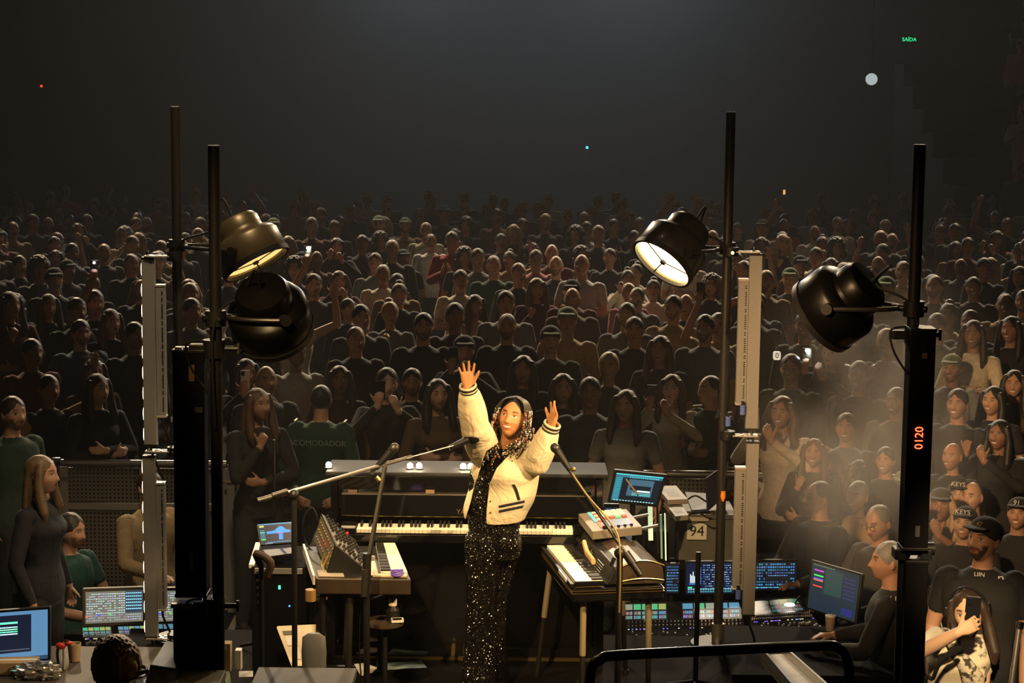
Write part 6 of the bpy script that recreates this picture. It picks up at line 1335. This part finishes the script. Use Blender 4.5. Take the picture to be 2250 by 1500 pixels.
console('long mixing console with green strips behind the electric piano', [(1372, 1420), (1640, 1412), (1632, 1318), (1372, 1322)], 11.75, 12.35, [(.0, .36, .55, .95, 'strip', .9), (.48, .98, .55, .95, 'strip', 1.0)], 41)
console('mixing console lit by a small white lamp at the right', [(1650, 1398), (1815, 1388), (1752, 1308), (1646, 1316)], 11.75, 12.3, [(.0, .95, .55, .92, 'strip', .35)], 43)
q = P(1735, 1328, 12.1); t = thing('desk_lamp', 'small bright white console lamp', 'lamp', q); MB().ell(q, (.035, .012, .012), I3, 14, 10).build('bulb', mat('white_bulb', (1, 1, .95), .5, emit=7., ecol=(1, .97, .85)), t, smooth=True); MB().tube(smooth_path([q + V(.03, 0, 0), q + V(.07, .02, .05), q + V(.1, .05, -.02), q + V(.1, .06, -.1)], 5), .005, 8).build('gooseneck', BLACK, t, smooth=True)
q = P(1824, 1385, 11.5); t = thing('cup', 'tan paper cup beside the tilted monitor', 'cup', q); MB().lathe([(.001, 0), (.024, 0), (.032, .09), (.028, .09), (.022, .006)], q, I3, 20).build('wall', mat('kraft_paper', (.40, .30, .2), .8), t, smooth=True); MB().lathe([(.033, .088), (.033, .096), (.001, .1)], q, I3, 20).build('lid', PAPER, t, smooth=True)
desk('dark table with a paper sheet behind the black handrail', 1.25, 2.25, 10.6, 11.6, P(1824, 1385, 11.5).z - .002)
c4 = [(1835, 1424), (1900, 1418), (1930, 1445), (1862, 1450)]; zz = P(1824, 1385, 11.5).z + .004; pts = [PZ(x, y, zz) for x, y in reversed(c4)]; o = prism(pts, .003).build('paper_sheet', mat('warm_paper', (.62, .52, .40), .9), None, base=pts[0]); tag(o, 'loose paper sheet on the table beside the crew man', 'paper')
# handrail in front
hr_ = thing('handrail', 'black tubular handrail across the lower right', 'rail', V(P(1580, 1440, 8.4).x, 8.4, STAGE_Z)); Yh = 8.4
pth = smooth_path([V(P(1296, 1500, Yh).x, Yh, STAGE_Z), V(P(1296, 1500, Yh).x, Yh, STAGE_Z + .5), P(1298, 1476, Yh), P(1320, 1448, Yh), P(1360, 1439, Yh), P(1580, 1428, Yh), P(1800, 1418, Yh), P(1842, 1424, Yh), P(1862, 1450, Yh), P(1866, 1500, Yh), V(P(1866, 1500, Yh).x, Yh, STAGE_Z + .5), V(P(1866, 1500, Yh).x, Yh, STAGE_Z)], 8)
MB().tube(pth, .0235, 16).build('tube', mat('black_tube', (.012, .011, .010), .3, coat=.2), hr_, smooth=True, auto=0)
for px in (1298, 1866): MB().cyl((P(px, 1500, Yh).x, Yh, STAGE_Z), (P(px, 1500, Yh).x, Yh, STAGE_Z + .02), .06, n=18).build('floor_flange', BLACK, hr_)
# ramp and struts at the lower right
rp = thing('metal_ramp', 'worn metal ramp with raised edges at the lower right', 'ramp', P(1720, 1480, 9.6)); A = [P(1672, 1438, 10.4), P(1722, 1436, 10.4), P(1815, 1520, 9.2), P(1740, 1520, 9.2)]; prism([A[3], A[2], A[1], A[0]], .04).build('deck', mat('worn_metal', (.20, .15, .09), .45, .6, grain=.5, scale=16), rp)
for i, k in ((0, 3), (1, 2)): MB().bar(A[i] + V(0, 0, .02), A[k] + V(0, 0, .02), .012, .05).build('raised_edge', STEEL, rp)
def strut(p0, p1, label, rad=.016):
    t = thing('metal_strut', label, 'strut', p1, 'metal struts at the lower right'); MB().cyl(p0, p1, rad, n=14).build('tube', STEEL, t, smooth=True); MB().cyl(p0 + (p0 - p1).normalized() * .015, p0 - (p0 - p1).normalized() * .02, rad * 1.4, n=14).build('collar', CHROME, t, smooth=True); MB().cyl(p1, p1 + (p0 - p1).normalized() * .03, rad * 1.2, n=12).build('foot', RUBBER, t)
strut(P(2240, 1372, 9.6), V(P(2180, 1560, 9.4).x, 9.4, .02), 'slanting chrome strut at the lower right corner'); strut(P(2232, 1420, 10.2), V(P(2216, 1560, 10.2).x, 10.2, .02), 'upright chrome strut behind the slanting one')
strut(P(2052, 1290, 10.7), V(P(2130, 1420, 10.3).x, 10.3, .45), 'short strut running behind the phone woman')
# hall details high up
for nm_ in (): pass
sg = thing('exit_sign', 'green lit exit sign reading SAIDA high on the right', 'sign', P(1998, 86, 44)); q = P(1998, 86, 44); MB().box(q + V(0, .05, 0), (.34, .06, .16)).build('box', MATTE, sg); text('lettering', 'SAÍDA', .115, q + V(0, -.0, -.01), FACECAM, mat('exit_green', (.05, .8, .3), .5, emit=1.6, ecol=(.03, 1., .38)), sg)
gl = P(1915, 174, 36); g_ = thing('globe_lamp', 'pale round globe lamp glowing over the side crowd', 'lamp', gl); MB().ell(gl, (.108, .108, .108), I3, 28, 20).build('globe', mat('globe_glow', (.4, .45, .45), .6, emit=.50, ecol=(.80, .95, .93)), g_, smooth=True, auto=0); MB().cyl(gl + V(0, 0, .1), gl + V(0, 0, 9), .006, n=6).build('cord', BLACK, g_)
for px, py, Y, c, lb in ((91, 189, 45, (1., .02, .01), 'tiny red standby light high on the left'), (1290, 324, 42, (.02, .45, 1.), 'tiny blue light above the crowd at the centre')):
    q = P(px, py, Y); o = MB().ell(q, (.028, .028, .028), I3, 10, 8).build('signal_light', mat('signal_%d' % px, c, .5, emit=6., ecol=c), None, base=q, smooth=True); tag(o, lb, 'light', 'signal lights')
q = P(1723, 422, 33.5); t = thing('phone', 'amber-lit phone screen raised high in the far crowd', 'phone', q); MB().box(q, (.05, .012, .10)).build('body', PHONEB, t); MB().box(q - V(0, .008, 0), (.04, .002, .08)).build('screen', mat('amber_screen', (.5, .3, .1), .4, emit=.9, ecol=(1, .5, .12)), t)
sb = thing('scoreboard', 'dark ribbon board with faint M lettering at the top right corner', 'sign', P(2200, 30, 46)); q = P(2195, 30, 46); MB().box(q + V(.6, .1, 0), (2.6, .1, .9)).build('panel', mat('board_blue', (.006, .008, .012), .6), sb); text('lettering', '| | M m', .55, q + V(.25, .03, 0), FACECAM, mat('board_letter', (.035, .028, .026), .8), sb)
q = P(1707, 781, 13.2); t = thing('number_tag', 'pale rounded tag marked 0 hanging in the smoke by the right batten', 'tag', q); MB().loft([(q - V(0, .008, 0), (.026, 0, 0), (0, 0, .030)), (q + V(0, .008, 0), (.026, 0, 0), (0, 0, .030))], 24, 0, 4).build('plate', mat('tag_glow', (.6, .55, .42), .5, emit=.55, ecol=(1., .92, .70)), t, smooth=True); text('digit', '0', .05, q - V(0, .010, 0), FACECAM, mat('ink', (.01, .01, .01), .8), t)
MB().cyl(q + V(0, .0, .03), q + V(.02, 0, .25), .002, n=6).build('cord', BLACK, t)

# ------------------------------------------------------------------ crew and marked people
def crew(label, J, px, py, Y=None, yawv=0., shirt=(.02, .02, .02), hair='short', hcol=(.02, .015, .01), z0=0., voxel=.0068, beard=0., capcol=None, group='stage crew', tone=None, teeth=False, smile=None, top=None, sc=1.):
    """place so that the head top shows at px, py; rotation is baked so details can be added in world space"""
    ht = (J['hc'] + J['HR'] @ V3((0, 0, .112)) * J['hs']) * sc; R = rotz(yawv)
    if smile is not None: J['smile'] = smile
    if Y is None: p = PZ(px, py, z0 + ht.z); Y = p.y
    else: p = P(px, py, Y)
    q = R @ ht; base = V3((p.x - q.x, p.y - q.y, z0)); dz = (p.z - z0) - ht.z
    me = unify(human_src(J), voxel); paint_face(me, J['hc'], J['HR'], J['hs'], J['fem'], smile=J['smile'], beard=beard, teeth=teeth)
    me.transform((R * sc).to_4x4()); me.name = 'person'
    for m in (mat_skin('skin_' + str(tone), tone) if tone else SKIN, top or CLOTH, DENIM, SHOE): me.materials.append(m)
    o = bpy.data.objects.new('person', me); link(o, None, base); o.color = (*shirt, 1); tag(o, label, 'person', group)
    hc = R @ J['hc'] * sc; HR = R @ J['HR']
    if hair not in ('none', 'bald'): put_hair(o, hair, hc, HR, J['hs'] * sc, hcol)
    if capcol is not None: put_hair(o, 'cap', hc, HR, J['hs'] * sc, capcol)
    return o, base, hc + base, HR, R, dz
def seat_for(base, R, label, h=.48): stool(base + R @ V3((0, .03, h - .02)), label)
def on_body(o, px, py, gap=.002):
    me = o.data; b = o.location.copy(); bv = BVHTree.FromPolygons([V3(v.co) + b for v in me.vertices], [tuple(p.vertices) for p in me.polygons]); h = bv.ray_cast(CAM, ray(px, py).normalized())
    return (h[0] - ray(px, py).normalized() * gap) if h[0] is not None else P(px, py, b.y - .15)
NAVY = (.008, .010, .016)
J = stand(1., 1.0); crew('long-haired crew woman in a dark hoodie standing in profile at the left', J, 92, 1003, None, 1.35, NAVY, 'long', (.13, .08, .04))
J = seat_pose(stand(0., 1.05)); J['HR'] = rotx(.12); J['sleeve'] = 'short'; o, b, hc, HR, R, dz = crew('seated crew man in a teal polo bending over the left consoles', J, 160, 1130, 12.45, 1.15, (.012, .065, .055), 'short', (.02, .014, .01), beard=.6)
o.location.z += dz; seat_for(V3((b.x, b.y, dz)), R, 'black stool under the man in teal', .48)
J = seat_pose(stand(0., 1.08)); o, b, hc, HR, R, dz = crew('crew member in a beige jacket half hidden by the left LED battens', J, 330, 1036, 12.9, .75, (.30, .22, .12), 'short', HAIRC['dark brown']); o.location.z += dz; seat_for(V3((b.x, b.y, dz)), R, 'black stool under the crew member in beige')
J = stand(0., 1.0); o, b, hc, HR, R, dz = crew('curly-haired person seen from behind at the bottom left, wearing headphones', J, 256, 1392, 8.65, PI + .1, (.015, .015, .016), 'none'); o.location.z += dz - .03
h_ = put_hair(o, 'afro', hc - b, HR, .95, (.42, .25, .12))
MB().tube([o.location + (hc - b) + HR @ V3((.112 * math.cos(a), .015, .02 + .125 * math.sin(a))) for a in [i * PI / 16 for i in range(17)]], .006, 8).build('headphone_band', BLACK, o, smooth=True) if False else None
J = seat_pose(stand(0., 1.1)); J['HR'] = rotz(-.3) @ rotx(-.05); o, b, hc, HR, R, dz = crew('seated crew man in a black shirt with a badge, looking towards the stage', J, 1800, 1058, 12.95, -.95, (.016, .016, .017), 'crop', HAIRC['black'], beard=.5); o.location.z += dz
seat_for(V3((b.x, b.y, dz)), R, 'black stool under the man with the badge'); q = P(1812, 1172, 12.72); bd_ = MB().box(V3(q), (.06, .006, .10), rotz(-.5)).build('badge', mat('badge_green', (.20, .30, .22), .5), None, base=q); tag(bd_, 'green pass hanging on the black-shirted crew man', 'badge')
J = seat_pose(stand(0., 1.08)); J['HR'] = rotz(.15) @ rotx(.25); o, b, hc, HR, R, dz = crew('bald crew man with glasses bending down left of the tower', J, 1925, 1114, 12.2, -1.0, (.05, .05, .05), 'crop', (.16, .15, .14)); o.location.z += dz; seat_for(V3((b.x, b.y, dz)), R, 'black stool under the bald crew man')
gl_ = MB()
for sx in (-1, 1): gl_.tube([hc + V3((0, 0, dz)) + HR @ V3((sx * .031 + .021 * math.cos(a), -.100, .010 + .015 * math.sin(a))) for a in [i * 2 * PI / 14 for i in range(15)]], .0018, 6)
gl_.tube([hc + V3((0, 0, dz)) + HR @ V3((-.01, -.102, .012)), hc + V3((0, 0, dz)) + HR @ V3((.01, -.102, .012))], .0018, 6); BASE[o.name] = o.location.copy(); gl_.build('glasses', BLACK, o)
J = seat_pose(stand(0., 1.12)); J['HR'] = rotz(.35); o, b, hc, HR, R, dz = crew('grey-haired crew man in a black shirt seen from behind beside the tower', J, 1952, 1192, 11.0, -1.9, (.020, .020, .021), 'short', (.20, .19, .18)); o.location.z += dz; BASE[o.name] = o.location.copy()
seat_for(V3((b.x, b.y, dz)), R, 'black stool under the grey-haired crew man'); text('shirt_print', 'LIL', .055, on_body(o, 1968, 1318, .006), rotz(-.2) @ FACECAM, WHITE, o)
# bearded man in black cap and polo
J = stand(0., 1.16); J['HR'] = rotz(-.5) @ rotx(-.12); J['sleeve'] = 'short'; o, b, hc, HR, R, dz = crew('bearded man in a black cap and black polo at the right', J, 2166, 1140, None, -.30, (.010, .010, .011), 'crop', HAIRC['black'], beard=.95, capcol=(.010, .010, .011), voxel=.0055, tone=(.50, .27, .17))
text('cap_badge', '47', .034, hc + HR @ V3((.02, -.090, .092)), HR @ rotx(-.45) @ FACECAM, mat('gold_thread', (.6, .45, .15), .4, .5), o); text('shirt_print', 'LIJN', .032, on_body(o, 2152, 1262, .006), rotz(-.35) @ FACECAM, PAPER, o); text('shirt_print', 'n', .075, on_body(o, 2199, 1270, .006), rotz(-.1) @ FACECAM, PAPER, o)
# people in lettered caps
def capman(label, px, py, txt, var, hair=None, hcol=None, yawv=-.35, sc=.92):
    pose, fem, bb, sl, kw = VAR_SPEC[var]; J = variant(pose, fem, bb, sl, yaw=-.1, nod=-.12, smile=.9, seat=True); o, b, hc, HR, R, dz = crew(label, J, px, py, None, yawv, (.02, .02, .022), hair or 'crop', hcol or HAIRC['black'], capcol=(.012, .012, .013), group='people in lettered caps', teeth=True, sc=sc)
    text('cap_lettering', txt, .045, hc + HR @ V3((0, -.090, .090)) * sc, HR @ rotx(-.45) @ FACECAM, PAPER, o); stool(b + R @ V3((0, .03, .46)) * sc, 'black stool under the ' + label.split(' behind')[0].split(' by')[0].split(' at the')[0], sc); return o
capman('smiling man in a black cap lettered KEYS behind the bearded man', 2122, 1116, 'KEYS', 'md'); capman('long-haired spectator in a black cap lettered KEYS by the raised phone', 2112, 1056, 'KEYS', 'fd', 'wavy', HAIRC['brown']); capman('man in a black cap marked 91 at the right edge', 2240, 1096, '91', 'md')
J = variant('phone', 1, .96, 'short', smile=.4, seat=True); o, b, hc, HR, R, dz = crew('blond spectator holding a cream phone high beside the tower', J, 2068, 1076, None, -.3, (.09, .09, .09), 'wavy', HAIRC['blond'], capcol=(.07, .07, .07), group='people in lettered caps', sc=.95); stool(b + R @ V3((0, .03, .46)) * .95, 'black stool under the blond spectator with the cream phone')
phone(b + R @ J['phone'] * .95, R @ rotx(.1) @ roty(.15), 'cream phone with a round grip, raised beside the right tower', PHONEW)
# ushers in green jackets
UG = (.010, .045, .026)
def usher(label, px, py, yawv, var, word=None):
    pose, fem, bb, sl, kw = VAR_SPEC[var]; J = variant(pose, fem, bb * 1.04, 'long'); o, b, hc, HR, R, dz = crew(label, J, px, py, None, yawv, UG, 'crop', HAIRC['black'], group='ushers in green jackets')
    for i in (0, 1):
        e, w = J['el'][i], J['wr'][i]; ex = (w - e).normalized(); c0 = b + R @ (e + (w - e) * .70); MB().lathe([(.048, 0), (.050, .004), (.047, .05), (.045, .054)], c0, frame(R @ ex), 20).build('reflective_cuff', mat('reflective_tape', (.75, .70, .58), .5), o, smooth=True)
        s_ = J['sh'][i]; MB().bar(b + R @ (s_ + V3((0, -.04, .065))), b + R @ (s_ + V3((0, .05, .062))), .014, .006).build('shoulder_piping', mat('reflective_tape', (.75, .70, .58), .5), o)
    if word: text('back_lettering', word, .058, b + R @ V3((0, .146, 1.33)), R @ rotz(PI) @ FACECAM, mat('grey_print', (.22, .26, .22), .7), o)
usher('usher with ACOMODADOR on the back of a green jacket at the barrier', 706, 846, PI - .1, 'mh', 'ACOMODADOR'); usher('usher in a green jacket with white cuffs beside the right stand', 1560, 826, -1.0, 'mf'); usher('usher in a green jacket seen from behind below the right black lamp', 1858, 800, PI + .15, 'mh', 'ACOMODADOR')
J = variant('clap', 0, .95, 'long'); o, b, hc, HR, R, dz = crew('person in a mustard vest with white ribbed sleeves behind the right battens', J, 1652, 965, None, -.5, (.10, .06, .012), 'short', HAIRC['dark brown'], sc=.80)
for pts in ([(1655, 1008), (1672, 1014), (1684, 1026), (1690, 1040)], [(1660, 1062), (1672, 1068), (1674, 1082), (1668, 1094)]): MB().tube(smooth_path([P(x, y, b.y - .16) for x, y in pts], 5), .026, 12).build('white_sleeve', WHITE, o, smooth=True, auto=0)
# woman taking a photo with her phone, in the lower right corner
FLORAL = mat('floral_shirt', (.6, .55, .45), .85); nt = FLORAL.node_tree; tc = nt.nodes.new('ShaderNodeTexCoord'); vo = nt.nodes.new('ShaderNodeTexNoise'); vo.inputs['Scale'].default_value = 26; vo.inputs['Detail'].default_value = 3; cr = nt.nodes.new('ShaderNodeValToRGB'); cr.color_ramp.elements[0].position = .40; cr.color_ramp.elements[0].color = (.05, .045, .04, 1); cr.color_ramp.elements[1].position = .50; cr.color_ramp.elements[1].color = (.66, .60, .48, 1)
nt.links.new(tc.outputs['Object'], vo.inputs['Vector']); nt.links.new(vo.outputs['Fac'], cr.inputs[0]); nt.links.new(cr.outputs[0], nt.nodes['Principled BSDF'].inputs['Base Color'])
CREAMT = mat('cream_shirt', (.66, .60, .47), .85, grain=.08, scale=60)
Yw = 9.75; J = stand(1., 1.05); wq = lambda px, py, dy=0.: P(px, py, Yw + dy)
hcw = wq(2128, 1345, -.02); bs = V3((wq(2110, 1480).x, Yw + .10, 0.)); L_ = lambda p: p - bs
J.update(hs=1.0, HR=rotz(-.35) @ rotx(.05) @ roty(-.22), hc=L_(hcw), nck=L_(wq(2114, 1398, .04)), chs=L_(wq(2108, 1450, .05)), wst=L_(wq(2098, 1530, .09)), pel=V3((0, .02, .78)), TR=rotz(-.25) @ roty(-.12), sleeve='short', smile=.5,
         sh=[L_(wq(2058, 1398, .02)), L_(wq(2160, 1430, .06))], el=[L_(wq(2022, 1432, -.27)), L_(wq(2160, 1500, -.02))], wr=[L_(wq(2106, 1388, -.435)), L_(wq(2120, 1560, -.08))], hd=[(idir(.88, -.42, .04), idir(.2, .1, 1), .30, .10), (idir(-.4, .9, 0), idir(-1, 0, 0), .3, .05)], tside=(1, 1),
         hip=[V3((-.095, .02, .75)), V3((.095, .02, .75))], kn=[V3((-.12, -.16, .42)), V3((.12, -.16, .42))], an=[V3((-.12, .06, .09)), V3((.12, .06, .09))])
J['m_top'] = 1; src = human_src(J); me = unify(src, .0052); paint_face(me, J['hc'], J['HR'], J['hs'], 1., smile=.5); me.name = 'person'
for m in (mat_skin('fair_skin', (.66, .42, .28)), CREAMT, DENIM, SHOE): me.materials.append(m)
ow = bpy.data.objects.new('person', me); link(ow, None, bs); tag(ow, 'crew woman in a cream shirt and headset taking a photo with her phone', 'person', 'stage crew')
put_hair(ow, 'long', J['hc'], J['HR'], 1.0, HAIRC['dark brown'])
Hw = lambda x, y, z: hcw + J['HR'] @ V3((x, y, z))
hb = MB().tube([Hw(.098 * math.cos(a), .01, .012 + .118 * math.sin(a)) for a in [i * PI / 18 for i in range(19)]], .007, 8).build('headset_band', BLACK, ow, smooth=True)
for sx in (-1, 1): MB().cyl(Hw(sx * .082, .01, .0), Hw(sx * .112, .01, .0), .036, n=18).build('ear_cup', BLACK, ow, smooth=True)
MB().tube([Hw(-.10, -.02, -.02), Hw(-.085, -.10, -.06), Hw(-.04, -.125, -.065)], .004, 8).build('headset_microphone', BLACK, ow, smooth=True)
sv = [wq(2072, 1392, -.13), wq(2098, 1440, -.155), wq(2132, 1480, -.15), wq(2150, 1440, -.09), wq(2156, 1470, -.07)]
sc_ = MB(); sc_.loft(smooth_secs([(wq(2076, 1380, -.02), _r * .022, _f * .04), (wq(2092, 1412, -.075), _r * .030, _f * .04), (wq(2116, 1450, -.10), _r * .045, _f * .045), (wq(2138, 1490, -.09), _r * .060, _f * .05), (wq(2140, 1540, -.06), _r * .03, _f * .04)]), 20)
sc_.loft(smooth_secs([(wq(2150, 1392, .0), _r * .022, _f * .03), (wq(2154, 1430, -.04), _r * .034, _f * .04), (wq(2148, 1490, -.06), _r * .045, _f * .05)]), 18); so = sc_.build('floral_scarf', FLORAL, ow, smooth=True, auto=0); so['label'] = 'cream scarf with dark floral print'
phone(wq(2137, 1343, -.395), rotz(-.1) @ roty(.06), 'black phone the headset woman holds before her face', PHONEB)
mcq = wq(2092, 1432, -.33); t = thing('handheld_microphone', 'small black talkback microphone on a flexible arm before the headset woman', 'microphone', mcq); MB().loft([(mcq + idir(-.7, .5, 0) * .05, V3((.008, 0, 0)), V3((0, 0, .008))), (mcq, V3((.022, 0, 0)), V3((0, 0, .020))), (mcq + idir(.8, -.4, 0) * .035, V3((.02, 0, 0)), V3((0, 0, .016)))], 14).build('head', BLACK, t, smooth=True); MB().tube(smooth_path([mcq + idir(-.7, .5, 0) * .04, wq(2062, 1462, -.32), wq(2050, 1490, -.3), wq(2030, 1530, -.28), V3((wq(2020, 1560).x, Yw - .28, .0))], 6), .010, 10).build('gooseneck', RUBBER, t, smooth=True)

bpy.data.scenes.remove(TMP)
